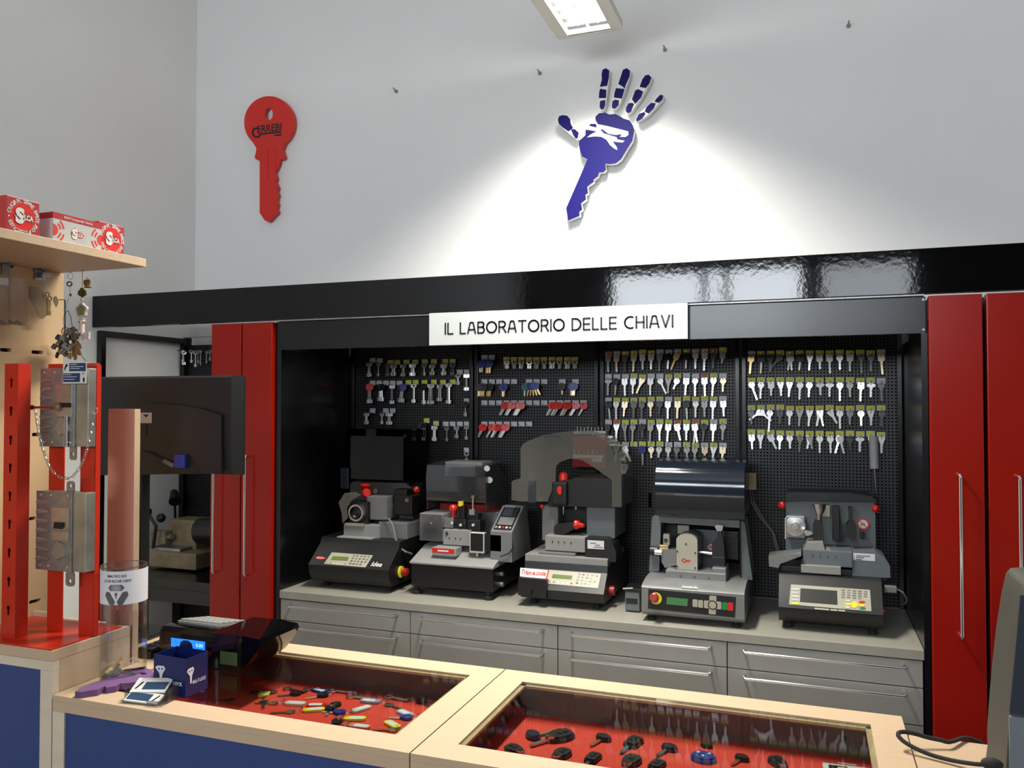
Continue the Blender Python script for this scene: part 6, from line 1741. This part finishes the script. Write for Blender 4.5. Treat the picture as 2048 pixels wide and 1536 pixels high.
def headed(px, py, head, mt, n, L, where, tilt=0.0, spread=0.008, fan=0.0):
    p = at(px, py, PY - 0.02)
    for i in range(n):
        o = i - (n - 1) / 2
        r = bpy.data.objects.new('key', None); r.empty_display_size = 0.01
        COL.objects.link(r)
        r.location = (p.x + o * spread, PY - 0.016 - 0.0055 * i, p.z)
        r.rotation_euler = (random.uniform(-0.05, 0.02), math.radians(tilt - fan * o), random.uniform(-0.15, 0.15))
        raw('bow', head_mesh('round', 0.0105, head), (0, 0, 0), (0, 0, 0), r)
        raw('blade', blade_mesh(L, 0.0085, mt), (0, 0, 0), (0, 0, 0), r)
        cn = {'red_plastic': 'red', 'blue_head': 'blue', 'key_plastic': 'black', 'teal_head': 'teal'}[head]
        label(r, '%s-headed flat key%s %s' % (cn, ' of the cluster' if n > 1 else '', where), 'key', 'headed keys on the second pegboard')
headed(*c2(240, 260), 'blue_head', 'key_brass', 3, .044, 'upper left of ' + A2)
headed(*c2(345, 255), 'blue_head', 'brass', 4, .050, 'under the second upper left tag of ' + A2)
headed(*c2(240, 600), 'key_plastic', 'brass', 4, .048, 'at the left of the second row of ' + A2, spread=0.011)
headed(*c2(350, 600), 'key_plastic', 'brass', 3, .048, 'under the second tag of row two, ' + A2, spread=0.010)
headed(*c2(565, 600), 'blue_head', 'brass', 3, .048, 'under the fourth tag of row two, ' + A2, spread=0.006)
headed(*c2(872, 595), 'teal_head', 'key_brass', 1, .048, 'in the middle of the second row of ' + A2)
headed(*c2(990, 585), 'blue_head', 'brass', 5, .050, 'fanned out in the second row of ' + A2, tilt=-10, spread=0.009, fan=9)
headed(*c2(1410, 590), 'key_plastic', 'key_brass', 1, .042, 'under the ninth tag of row two, ' + A2, tilt=-6)
headed(*c2(1580, 590), 'blue_head', 'key_brass', 3, .046, 'at the right of the second row of ' + A2)
for i, (x, n) in enumerate(((590, 2), (680, 3), (810, 4), (1285, 2), (1365, 3), (1500, 3), (1625, 2), (1745, 1))):
    headed(*c2(x, 870), 'red_plastic', 'key_mid', n, .056, '%s from left in row three of %s' % (ORD[i], A2), tilt=27, spread=0.008)
for i, (x, n) in enumerate(((265, 2), (395, 1), (475, 2), (590, 3))):
    headed(*c2(x, 1190), 'red_plastic', 'key_mid', n, .058, '%s from left in row four of %s' % (ORD[i], A2), tilt=27, spread=0.009)

# --- niche panel keys ----------------------------------------------------------------
ndat = [(341, 702, 3.40, .066, 'over the white wall'), (366, 702, 3.40, .060, 'second from left'), (368, 704, 3.405, .068, 'behind the second'), (383, 702, 3.41, .062, 'third from left'), (391, 704, 3.40, .078, 'longest one'), (396, 702, 3.42, .064, 'fifth from left'), (401, 703, 3.41, .072, 'sixth from left'), (413, 704, 3.42, .060, 'seventh from left'), (420, 702, 3.42, .050, 'rightmost beside the red cabinet')]
for px, py, Y, L, w in ndat:
    p = at(px, py, Y)
    r = raw('key', bit_mesh(L, 'key_mid', 'round'), p, (0, 0, random.uniform(-0.5, 0.5)))
    label(r, 'long steel key above the monitor, %s' % w, 'key', 'keys above the monitor')
r = thing('hanging_rail', 'thin dark rail carrying keys above the monitor', 'rail', at(380, 702, PY - 0.01))
part('rail', MB().tube([at(334, 700, 3.40), at(428, 703, 3.43)], 0.002, 6), 'machine_black', r)
for px in (350, 425):
    part('rail_bracket', MB().cyl(at(px, 701, 3.41), (at(px, 701, 3.41).x, PY + 0.0015, at(px, 701, 3.41).z), 0.002, n=6), 'machine_black', r)
# ------------------------------------------------------------------ ornaments hanging under the shelf
def hung(px, py, Y): return at(px, py, Y)
OY = 1.700
def ringpts(c, R, n=16, ax=(1, 0, 0), az=(0, 0, 1)):
    ax, az = Vector(ax), Vector(az)
    return [c + ax * R * math.cos(2 * math.pi * i / n) + az * R * math.sin(2 * math.pi * i / n) for i in range(n)]
# pink key ornament with owl and tassel
r = thing('key_ornament', 'pink key ornament with green flower bow hanging from the shelf', 'ornament', at(164, 680, OY))
part('cord', MB().tube([V(at(165, 545, OY).x, OY, zs - 0.0005), at(165, 560, OY), at(164, 606, OY)], 0.0009, 6), 'gold', r)
c = at(174, 567, OY)
ow = MB().ball(c, 0.011, (1, 0.5, 0.95)).ball(c + V(-0.007, 0, 0.003), 0.007, (0.7, 0.5, 1.2)).ball(c + V(0.007, 0, 0.003), 0.007, (0.7, 0.5, 1.2)).tube([c + V(-0.011, 0, -0.010), c + V(0.016, 0, -0.012)], 0.0018, 6)
part('owl_charm', ow, 'gold', r, 'golden owl charm')
part('owl_ring', MB().tube(ringpts(c + V(0, 0, 0.014), 0.003), 0.0008, 5, True), 'steel', r)
tl = MB()
for i in range(9):
    a = at(164, 578, OY); b = at(157 + i * 1.9, 590 + (4 - abs(i - 4)) * 1.2, OY)
    tl.tube([a, (a + b) / 2 + V((i - 4) * 0.0014, 0, 0.002), b], 0.0022, 5)
tl.ball(at(164, 579, OY), 0.006, (1.2, 0.7, 0.8))
part('tassel', tl, 'leaf_dark', r, 'green tassel')
part('bead', MB().ball(at(164, 600, OY), 0.004), 'steel', r)
c = at(164, 621, OY)
R = 0.0190
fl = [(c.x + (R + 0.0020 * math.cos(5 * t - 5 * math.pi / 2)) * math.cos(t), c.z + (R + 0.0020 * math.cos(5 * t - 5 * math.pi / 2)) * math.sin(t)) for t in [2 * math.pi * i / 40 for i in range(40)]]
fi = [(c.x + (p[0] - c.x) * 0.74, c.z + (p[1] - c.z) * 0.74) for p in fl]
part('bow_frame', MB().prism(fl, 0.008, FR((0, OY + 0.004, 0)), [fi]), 'key_pink', r, 'pink flower-shaped frame')
part('bow_filling', MB().prism(fi, 0.004, FR((0, OY + 0.002, 0))), 'leaf_green', r, 'green filling')
part('collar', MB().lathe([(0.008, 0), (0.009, 0.003), (0.007, 0.005), (0.009, 0.008), (0.007, 0.010)], at(164, 644, OY), n=14), 'key_pink', r)
part('gold_band', MB().cyl(at(164, 645.5, OY), at(164, 643.5, OY), 0.0095, n=14), 'gold', r)
part('shaft', MB().cyl(at(164, 644, OY), at(163, 680, OY), 0.0068, 0.0078, 14), 'key_pink', r)
p = at(170, 671, OY)
bt = MB().box(p.x - 0.002, p.x + 0.012, OY - 0.004, OY + 0.004, p.z - 0.010, p.z + 0.008, 0.001)
for k in range(4): bt.box(p.x + 0.012, p.x + 0.016, OY - 0.0035, OY + 0.0035, p.z - 0.010 + k * 0.0052, p.z - 0.0065 + k * 0.0052)
part('bit', bt, 'key_pink', r)
# key ring with charm
r = thing('ring_charm', 'steel ring with dark oval charm hanging under the shelf', 'key ring', at(140, 600, OY))
part('split_ring', MB().tube(ringpts(at(141, 552, OY), 0.0092), 0.0007, 5, True), 'steel', r)
part('hanger', MB().tube([V(at(141, 544, OY).x, OY, zs - 0.0005), at(141, 546, OY)], 0.0008, 5), 'steel', r)
part('oval_charm', MB().prism(ell(at(140, 568, OY).x, at(140, 568, OY).z, 0.010, 0.0075, 20), 0.003, FR((0, OY, 0)), [ell(at(140, 568, OY).x, at(140, 568, OY).z, 0.0068, 0.0048, 16)]), 'brass_old', r)
part('chain', MB().tube([at(140, 573, OY), at(140, 582, OY), at(142, 590, OY)], 0.0008, 5), 'steel', r)
part('star_charm', MB().prism([(lambda q: (q.x, q.z))(at(142 + 4 * math.cos(math.radians(a)) * k, 590 + 4 * math.sin(math.radians(a)) * k, OY)) for a, k in [(i * 36, 1.0 if i % 2 else 0.5) for i in range(10)]], 0.002, FR((0, OY, 0))), 'gold', r)
# bunch of old keys on a wire
r = thing('key_bunch', 'dense bunch of old keys hanging on a wire loop beside the wooden panel', 'key bunch', at(138, 720, OY))
part('wire', MB().tube([at(138, 596, OY), at(131, 618, OY), at(126, 640, OY), at(129, 658, OY)], 0.0008, 5), 'steel', r)
part('wire_loop', MB().tube([at(129, 655, OY), at(131, 625, OY), at(136, 621, OY), at(141, 632, OY), at(145, 655, OY), at(148, 672, OY)], 0.0010, 5), 'machine_black', r)
part('hang_hook', MB().tube([at(130, 660, OY), at(130, 600, OY), V(at(130, 600, OY).x - 0.02, OY, at(130, 600, OY).z + 0.002)], 0.0016, 6), 'machine_black', r)
mat('bunch_steel', (0.14, 0.13, 0.11), 0.5, 0.4, noise=0.2, scale=40)
rnd = random.Random(3)
for i in range(26):
    px, py = rnd.uniform(121, 155), rnd.uniform(658, 694)
    q = at(px, py, OY + rnd.uniform(-0.025, 0.02))
    L = rnd.uniform(0.028, 0.045)
    mt = rnd.choice(('brass_old', 'brass_old', 'key_dark', 'machine_dark', 'bunch_steel'))
    o = bpy.data.objects.new('old_key', bit_mesh(round(L, 2), mt, rnd.choice(('round', 'sq')), 0.009))
    COL.objects.link(o); o.parent = r
    o.location = q - WL[r.name]
    o.rotation_euler = (rnd.uniform(-0.4, 0.4), rnd.uniform(-0.7, 0.7), rnd.uniform(-1.5, 1.5))
part('bunch_ring', MB().tube(ringpts(at(130, 663, OY), 0.012), 0.0014, 6, True), 'brass_old', r)
part('loose_wire', MB().tube([at(152, 696, OY), at(160, 708, OY), at(172, 722, OY)], 0.0012, 5), 'steel', r)
# small bag with bronze key and clear bags at the left
XH = XP + 0.022
r = thing('heart_bag', 'folded white plastic bag on a bracket of the wooden panel', 'bag', onx(80, 638, XH))
def bagpoly(pts, dep, X):
    return MB().prism([(lambda q: (q.y, q.z))(onx(x, y, X)) for x, y in pts], dep, FR((X, 0, 0), (0, 1, 0), (0, 0, 1)))
part('bag_body', bagpoly([(57, 573), (75, 576), (88, 588), (98, 605), (96, 624), (82, 638), (76, 634), (66, 612), (58, 595)], 0.008, XH), 'acrylic_hazy', r, 'milky plastic bag')
part('hang_strip', bagpoly([(84, 549), (90, 549), (92, 574), (88, 580), (84, 566)], 0.002, XH), 'white_plastic', r)
part('bracket_clip', MB().box(XP + 0.001, XH, onx(80, 552, XP).y - 0.01, onx(80, 552, XP).y + 0.012, onx(80, 555, XP).z, onx(80, 546, XP).z), 'steel_dull', r)
q = onx(95, 592, XH + 0.014)
r = thing('antique_key', 'small bronze antique key hanging in front of the milky bag', 'key', onx(95, 632, XH + 0.014))
m = MB()
for dy, dz in ((0.007, -0.006), (-0.007, -0.006), (0, 0.004)):
    m.tube(ringpts(q + V(0, dy, dz), 0.006, 12, (0, 1, 0)), 0.0018, 6, True)
m.cyl(q + V(0, 0, -0.008), onx(95, 631, XH + 0.014), 0.0024, n=8)
e = onx(96, 626, XH + 0.014)
m.box(e.x - 0.0012, e.x + 0.0012, e.y, e.y + 0.009, e.z - 0.006, e.z + 0.006)
part('key_body', m, 'brass_old', r)
part('key_string', MB().tube([q + V(0, 0, 0.008), onx(92, 578, XH + 0.012), onx(88, 560, XH + 0.006)], 0.0008, 5), 'gold', r)
solo('price_tag', bagpoly([(107, 594), (112, 592), (117, 601), (116, 607), (112, 615), (106, 603)], 0.001, XH + 0.016), 'old_ivory', 'small worn paper tag beside the bronze key', 'tag')
for i, (x0, x1, l) in enumerate(((-16, 14, 'clear bag of small keys with white label at the left edge'), (16, 47, 'clear bag of small keys beside the milky bag'))):
    r = thing('key_bag', l, 'bag', onx((x0 + x1) / 2, 652, XH))
    part('bag_body', bagpoly([(x0, 552), (x1, 556), (x1 + 3, 640), (x1, 651), (x0 + 2, 649), (x0 - 1, 630)], 0.010, XH), 'bag', r, 'clear plastic bag')
    for k in range(4):
        c = onx(x0 + 4 + k * 7, 644 + (k % 2) * 3, XH + 0.005)
        part('small_key', MB().tube(ringpts(c, 0.004, 8, (0, 1, 0)), 0.0014, 5, True).cyl(c + V(0, 0.004, 0), c + V(0, 0.016, -0.003), 0.0018, n=6), 'brass_old' if k % 2 else 'key_dark', r)
    if i == 0: part('bag_label', bagpoly([(-16, 554), (17, 556), (17, 571), (-16, 568)], 0.0006, XH + 0.0105), 'label_paper', r)

# ------------------------------------------------------------------ card holder on the counter
h0, h1 = atz(240, 1407, CT), atz(316, 1413, CT)
ux = (h1 - h0); hw = ux.length; ux.normalize(); vy = Vector((-ux.y, ux.x, 0))
HM = Matrix(((ux.x, vy.x, 0, h0.x), (ux.y, vy.y, 0, h0.y), (0, 0, 1, CT + 0.0004), (0, 0, 0, 1)))
r = thing('card_holder', 'clear acrylic card holder at the front edge of the counter', 'card holder', h0 + ux * hw / 2)
part('base_plate', MB().box(-0.004, hw + 0.012, -0.004, 0.07, 0, 0.002, 0, HM), 'acrylic', r)
part('end_lip', MB().box(-0.004, -0.002, 0.02, 0.035, 0.002, 0.026, 0, HM), 'acrylic_grey', r)
part('end_lip', MB().box(hw + 0.010, hw + 0.012, 0.02, 0.068, 0.002, 0.030, 0, HM), 'acrylic_grey', r)
part('front_lip', MB().box(hw * 0.72, hw + 0.010, -0.004, -0.002, 0.002, 0.012, 0, HM), 'acrylic_grey', r)
part('back_support', MB().prism([(0.0, 0.002), (0.066, 0.002), (0.066, 0.028)], hw, HM @ FR((0, 0.002, 0), (0, 1, 0), (0, 0, 1))), 'acrylic_grey', r)
cwid = min(0.085, hw)
for i, l in enumerate(('lower stack of blue and white business cards in the holder', 'upper tilted stack of blue and white business cards in the holder')):
    T = HM @ Matrix.Translation((hw / 2, 0.002 + 0.026 * i, 0.006 + 0.013 * i)) @ Matrix.Rotation(math.radians(22 + 2 * i), 4, 'X') @ Matrix.Rotation(math.radians(-3 + 8 * i), 4, 'Z')
    o = T.translation
    r = thing('card_stack', l, 'cards', o, 'business card stacks')
    part('cards', MB().box(-cwid / 2, cwid / 2, 0, 0.030 if i == 0 else 0.045, -0.004, 0.0, 0, T), 'white_print', r)
    d0 = 0.030 if i == 0 else 0.045
    part('print_block', MB().box(-cwid * 0.46, cwid * 0.22, 0.004, d0 * 0.86, 0.0001, 0.0005, 0, T) if i == 0 else MB().box(-cwid * 0.2, cwid * 0.46, 0.008, d0 * 0.7, 0.0001, 0.0005, 0, T), 'card_blue', r)
    part('print_symbol', MB().prism([(cwid * 0.30, 0.006), (cwid * 0.36, 0.008), (cwid * 0.44, d0 * 0.8), (cwid * 0.40, d0 * 0.85), (cwid * 0.34, d0 * 0.5)] if i == 0 else [(-cwid * 0.42, 0.010), (-cwid * 0.37, 0.010), (-cwid * 0.26, d0 * 0.7), (-cwid * 0.33, d0 * 0.72)], 0.0004, T), 'ink', r)

# ------------------------------------------------------------------ discarded keys in the tube
tk = [((-0.018, 0.016, 0.010), (0.25, 0.1, 2.4), 'key_brass', 'r', 62, 'brass key leaning inside the clear tube'), ((0.016, -0.012, 0.014), (0.2, -0.25, 1.2), 'key_dark', 'q', 60, 'dark key lying low inside the clear tube'), ((-0.008, -0.020, 0.022), (0.4, 0.2, 0.6), 'key_dark', 'r', 56, 'tarnished key lying inside the clear tube'), ((0.020, 0.014, 0.016), (0.3, 0.35, 2.9), 'key_plastic', 'q', 50, 'black key at the bottom of the clear tube'), ((-0.026, -0.002, 0.026), (0.9, 0.2, 0.3), 'brass', 't', 52, 'golden key standing askew inside the clear tube')]
for (dx, dy, dz), (ex, ey, ez), mt, b, L, l in tk:
    me = key_mesh(BW[b], L / 1000, 0.009, mt)
    T = Matrix.Translation(tc + V(dx * 0.8, dy * 0.8, dz + 0.002)) @ Matrix.Rotation(ez, 4, 'Z') @ Matrix.Rotation(ey, 4, 'Y') @ Matrix.Rotation(math.pi / 2 + ex * 0.5, 4, 'X') @ Matrix.Translation((0, 0, L / 2000))
    o = bpy.data.objects.new('key', me); COL.objects.link(o); o.matrix_world = T
    label(o, l, 'key', 'discarded keys in the tube')

# ------------------------------------------------------------------ keys in the left glass case
def flat(px, py, ang, dz=0.0):
    p = atz(px, py, FLZ)
    return Matrix.Translation((p.x, p.y, FLZ + dz)) @ Matrix.Rotation(math.radians(ang), 4, 'Z')
UP = FR((0, 0, 0), (1, 0, 0), (0, 1, 0))
def case_key(px, py, ang, head, bmat, fob, l, L=0.055, bow='r'):
    """key lying on the felt; ang turns the blade; fob: None or (material, angle)"""
    T = flat(px, py, ang, 0.001)
    r = thing('key_ring' if fob else 'key', l, 'key', T.translation, 'keys in the left glass case')
    o, h = key_outline(BW[bow], L, 0.0085)
    if head:
        part('blade', MB().prism([(-0.004, -0.016), (-0.004, -L + 0.004), (0, -L), (0.003, -L + 0.005), (0.002, -L + 0.012), (0.004, -L + 0.018), (0.004, -0.016)], 0.002, T @ UP), bmat, r)
        hd = [p for p in o if p[1] > -0.0235]
        part('bow', MB().prism([(p[0] * 1.15, p[1] * 1.1) for p in hd], 0.006, T @ Matrix.Translation((0, 0, 0.0002)) @ UP, [h]), head, r)
    else:
        part('key_body', MB().prism(o, 0.0022, T @ UP, [h]), bmat, r)
    if fob:
        fm, fa = fob
        c = T @ Vector((0, 0.012, 0.006))
        part('ring', MB().tube(ringpts(c, 0.011, 18, (1, 0, 0.25), (0, 1, 0.1)), 0.0009, 5, True), 'steel', r)
        F = Matrix.Translation((c.x, c.y, FLZ + 0.001)) @ Matrix.Rotation(math.radians(fa), 4, 'Z') @ Matrix.Translation((0.012, 0, 0))
        part('fob', MB().prism(rrect(0, 0.052, -0.0105, 0.0105, 0.008, 5), 0.005, F @ UP, [ell(0.005, 0, 0.002, 0.002, 8)]), fm, r)
        part('fob_paper', MB().prism(rrect(0.013, 0.046, -0.007, 0.007, 0.003, 3), 0.0004, F @ Matrix.Translation((0, 0, 0.005)) @ UP), 'label_paper', r)
mat('fob_white', (0.62, 0.55, 0.42), 0.4, noise=0.04)
mat('fob_pink', (0.62, 0.22, 0.22), 0.4, noise=0.04)
mat('fob_grey', (0.42, 0.45, 0.46), 0.35, noise=0.04)
case_key(552, 1408, -70, None, 'brass_old', ('fob_white', 12), 'old brown key with white fob, middle left of the left case')
case_key(586, 1425, -60, None, 'brass_old', ('yellow_plastic', 30), 'brown key with yellow fob near the front of the left case')
case_key(662, 1417, 20, 'key_plastic', 'key_mid', ('red_plastic', 200), 'black-headed key with red and white fob in the left case')
case_key(686, 1428, -78, 'blue_head', 'key_brass', ('fob_white', 62), 'blue-headed key with white fob in the left case')
case_key(676, 1444, 20, 'key_plastic', 'key_dark', ('yellow_plastic', 20), 'black-headed key with yellow fob at the front of the left case')
case_key(693, 1456, 50, None, 'brass_old', ('fob_pink', 5), 'brown key with pink fob at the front edge of the left case')
case_key(775, 1410, 70, None, 'key_dark', ('lilac', 185), 'dark key with lilac fob at the right of the left case')
case_key(820, 1438, -72, 'blue_head', 'key_brass', ('fob_grey', 155), 'blue-headed key with grey fob near the right corner of the left case')
case_key(548, 1384, 4, None, 'key_dark', None, 'dark round-headed key left of the blue fob in the left case')
case_key(598, 1389, -50, 'key_plastic', 'key_dark', None, 'black-headed key lying oblique beside the blue fob in the left case')
case_key(652, 1392, -40, 'key_plastic', 'key_brass', ('blue_head', 165), 'black-headed key with blue fob in the left case')
case_key(672, 1410, 30, 'key_plastic', 'key_dark', None, 'black-headed key in the middle of the left case')
case_key(528, 1404, 35, None, 'steel', None, 'bright steel key at the far left of the left case')
case_key(466, 1402, -60, None, 'steel', None, 'bright steel key beside the blue box in the left case')
case_key(840, 1404, 60, 'key_plastic', 'key_dark', None, 'black-headed key at the right wall of the left case')
case_key(792, 1462, -70, None, 'brass_old', ('yellow_plastic', 150), 'brown key at the front right corner of the left case')
case_key(505, 1386, 100, None, 'key_dark', None, 'dark key under the cash register edge in the left case')
T = flat(528, 1391, 25, 0.001)
r = thing('square_fob', 'square yellow fob with paper in the left case', 'key fob', T.translation)
part('fob', MB().prism(rrect(-0.014, 0.014, -0.014, 0.014, 0.004), 0.005, T @ UP), 'yellow_plastic', r)
part('fob_paper', MB().prism(rrect(-0.009, 0.009, -0.008, 0.008, 0.002), 0.0004, T @ Matrix.Translation((0, 0, 0.005)) @ UP), 'white_print', r)
def bar(px, py, ang, L, l, mt='steel'):
    T = flat(px, py, ang, 0.004)
    r = thing('cylinder_key', l, 'key', T.translation, 'tube keys in the left glass case')
    part('barrel', MB().cyl(T @ V(0, 0, 0), T @ V(L, 0, 0), 0.0032, n=10), mt, r)
    part('bow_ring', MB().tube([T @ V(-0.010 + 0.010 * math.cos(a), 0.009 * math.sin(a), 0) for a in [2 * math.pi * i / 14 for i in range(14)]], 0.0018, 6, True), mt, r)
    part('bit', MB().box(L - 0.012, L, 0.002, 0.013, -0.0015, 0.0015, 0, T), mt, r)
bar(580, 1381, -8, 0.05, 'steel tube key at the back left of the left case', 'key_dark')
bar(622, 1381, 8, 0.05, 'dark tube key at the back of the left case', 'key_dark')
bar(672, 1385, 4, 0.06, 'bright tube key at the back middle of the left case')
bar(708, 1397, 6, 0.06, 'bright tube key right of the black-headed keys in the left case')
bar(783, 1398, -8, 0.05, 'grey tube key at the back right of the left case', 'key_mid')
bar(705, 1390, -20, 0.03, 'short bright tube key in the middle of the left case')

# ------------------------------------------------------------------ car keys in the right glass case
def car_key(px, py, ang, l, kind='blade', head='key_plastic', bl='key_dark', s=1.0):
    T = flat(px, py, ang, 0.001) @ Matrix.Scale(s, 4)
    r = thing('car_key', l, 'car key', T.translation, 'car keys in the right glass case')
    if kind == 'fob':
        o = [(0, 0.026), (0.012, 0.024), (0.019, 0.012), (0.019, -0.006), (0.013, -0.024), (0.006, -0.030), (-0.006, -0.030), (-0.013, -0.024), (-0.019, -0.006), (-0.019, 0.012), (-0.012, 0.024)]
    elif kind == 'box':
        o = rrect(-0.015, 0.015, -0.024, 0.024, 0.006)
    elif kind == 'round':
        o = ell(0, 0, 0.026, 0.022, 24)
    else:
        o = ell(0, 0, 0.019, 0.0135, 18)
    body = MB().prism(o, 0.006, T @ UP).prism([(p[0] * 0.86, p[1] * 0.86) for p in o], 0.010, T @ UP)
    part('head', body, head, r)
    if kind in ('fob', 'box', 'round'):
        for dy in ((0.010, -0.002) if kind != 'round' else (0.006,)):
            for dx in ((0,) if kind != 'round' else (-0.011, 0.011, 0)):
                part('button', MB().prism(ell(dx, dy if kind != 'round' else (0.006 if dx else -0.008), 0.0065 if kind != 'round' else 0.003, 0.0045 if kind != 'round' else 0.003, 14), 0.0018, T @ Matrix.Translation((0, 0, 0.010)) @ UP), 'machine_dark' if kind != 'round' else 'label_paper', r)
    if kind == 'fob': part('chrome_cap', MB().prism([(-0.010, -0.022), (0.010, -0.022), (0.005, -0.031), (-0.005, -0.031)], 0.0105, T @ UP), 'chrome', r)
    if kind != 'round':
        e = min(p[1] for p in o)
        part('blade', MB().prism([(-0.004, e + 0.002), (-0.004, e - 0.034), (0, e - 0.040), (0.004, e - 0.034), (0.004, e + 0.002)], 0.0025, T @ Matrix.Translation((0, 0, 0.002)) @ UP), bl, r)
car_key(1066, 1476, 140, 'black car key with blade pointing to the back left corner', 'blade', bl='brass_old', s=1.15)
car_key(1121, 1477, -35, 'large black car key with chrome collar, upper left of the case', 'fob', bl='steel', s=1.25)
car_key(1207, 1480, -20, 'black car key with brass blade, third in the back row', 'blade', bl='brass')
car_key(1267, 1489, -14, 'black boxy flip key with chrome tip, middle of the back row', 'box', s=1.05)
car_key(1339, 1500, -22, 'black car key with dark blade right of the boxy flip key', 'blade', s=1.0)
car_key(1413, 1494, 160, 'small black key head behind the blue remote', 'blade', s=0.75)
car_key(1407, 1520, 0, 'round blue remote with white dots', 'round', 'blue_head', s=1.05)
car_key(1484, 1520, -25, 'black car key with brass blade right of the blue remote', 'blade', bl='brass', s=0.85)
car_key(1028, 1503, 60, 'black car key cut off by the front left frame', 'fob', s=0.9)
car_key(1124, 1512, -15, 'black remote key in the front row below the large one', 'fob', s=0.95)
car_key(1186, 1520, -10, 'black boxy remote in the front row', 'box', s=0.9)
car_key(1263, 1526, -10, 'black round-headed key below the boxy flip key', 'fob', s=1.0)
car_key(1314, 1534, -15, 'black key at the bottom edge beside the blue remote', 'box', s=0.9)
car_key(1555, 1528, 30, 'black key head with small bead near the red card', 'fob', s=0.9)
p0 = atz(1644, 1521, FLZ); p1 = atz(1742, 1533, FLZ)
ux2 = (p1 - p0); cw2 = ux2.length; ux2.normalize(); vy2 = Vector((ux2.y, -ux2.x, 0))
CMx = Matrix(((ux2.x, -vy2.x, 0, p0.x), (ux2.y, -vy2.y, 0, p0.y), (0, 0, 1, FLZ + 0.0005), (0, 0, 0, 1)))
r = thing('info_card', 'white card with red header in the corner of the right case', 'card', p0)
part('card_paper', MB().box(0, cw2, -0.07, 0, 0, 0.0008, 0, CMx), 'white_print', r)
part('red_header', MB().box(0, cw2, -0.012, 0, 0.0008, 0.0012, 0, CMx), 'red_print', r)
part('header_line', MB().box(cw2 * 0.32, cw2 * 0.7, -0.008, -0.004, 0.0012, 0.0014, 0, CMx), 'white_print', r)
part('picture_print', MB().box(cw2 * 0.12, cw2 * 0.5, -0.05, -0.02, 0.0008, 0.0012, 0, CMx), 'machine_dark', r)
part('picture_accent', MB().box(cw2 * 0.30, cw2 * 0.48, -0.045, -0.026, 0.0012, 0.0014, 0, CMx), 'yellow_plastic', r)

# ------------------------------------------------------------------ grey device at the right end with its cable
DY = 1.50
r = thing('grey_device', 'worn grey plastic device standing on the right counter end', 'device', V(0.45, 1.58, CT))
shell = pxy([(2021, 1136), (2012, 1146), (2004, 1180), (1993, 1250), (1984, 1330), (1978, 1400), (1974, 1460), (1975, 1490)], DY + 0.15)
shell += [(shell[-1][0] - 0.006, CT + 0.03), (shell[-1][0] - 0.004, CT + 0.0005), (shell[0][0] + 0.36, CT + 0.0005), (shell[0][0] + 0.36, shell[0][1] - 0.02), (shell[0][0] + 0.30, shell[0][1] + 0.004), (shell[0][0] + 0.02, shell[0][1] + 0.003)]
part('shell', MB().prism(shell, -0.15, FR((0, DY, 0))), 'device_grey', r, 'curved grey plastic shell', smooth=60)
part('upper_panel', MB().prism(pxy([(2040, 1190), (2030, 1300), (2018, 1424), (2110, 1432), (2130, 1190)], DY), 0.004, FR((0, DY, 0))), 'device_blue', r, 'dark blue panel')
part('lower_panel', MB().prism(pxy([(2017, 1430), (2018, 1600), (2110, 1600), (2110, 1438)], DY), 0.008, FR((0, DY, 0))), 'device_light', r, 'pale blue-grey lower panel')
part('cable_grommet', MB().ball(at(1984, 1528, 1.50), 0.011, (1.5, 0.9, 0.9)), 'rubber', r)
cp = [(1985, 1530, 0.014), (1950, 1528, 0.012), (1905, 1521, 0.008), (1866, 1511, 0.008), (1836, 1499, 0.012), (1812, 1486, 0.018), (1800, 1476, 0.024), (1796, 1469, 0.028), (1800, 1464.5, 0.030), (1812, 1464, 0.030), (1832, 1468, 0.026), (1856, 1475, 0.020), (1880, 1480, 0.016), (1900, 1484, 0.012)]
P = []
for i, (x, y, h) in enumerate(cp): P.append(atz(x, y, CT + h))
P.append(V(P[-1].x + 0.035, 1.874, CT + 0.006)); P.append(V(P[-1].x + 0.03, 1.885, CT - 0.004))
def smooth_path(p, n=4):
    out = []
    for i in range(len(p) - 1):
        a, b, c, d = p[max(i - 1, 0)], p[i], p[i + 1], p[min(i + 2, len(p) - 1)]
        for k in range(n):
            t = k / n
            out.append(0.5 * ((2 * b) + (c - a) * t + (2 * a - 5 * b + 4 * c - d) * t * t + (3 * b - a - 3 * c + d) * t ** 3))
    return out + [p[-1]]
solo('power_cable', MB().tube(smooth_path(P), 0.0042, 8), 'rubber', 'black cable looping over the right counter end', 'cable')
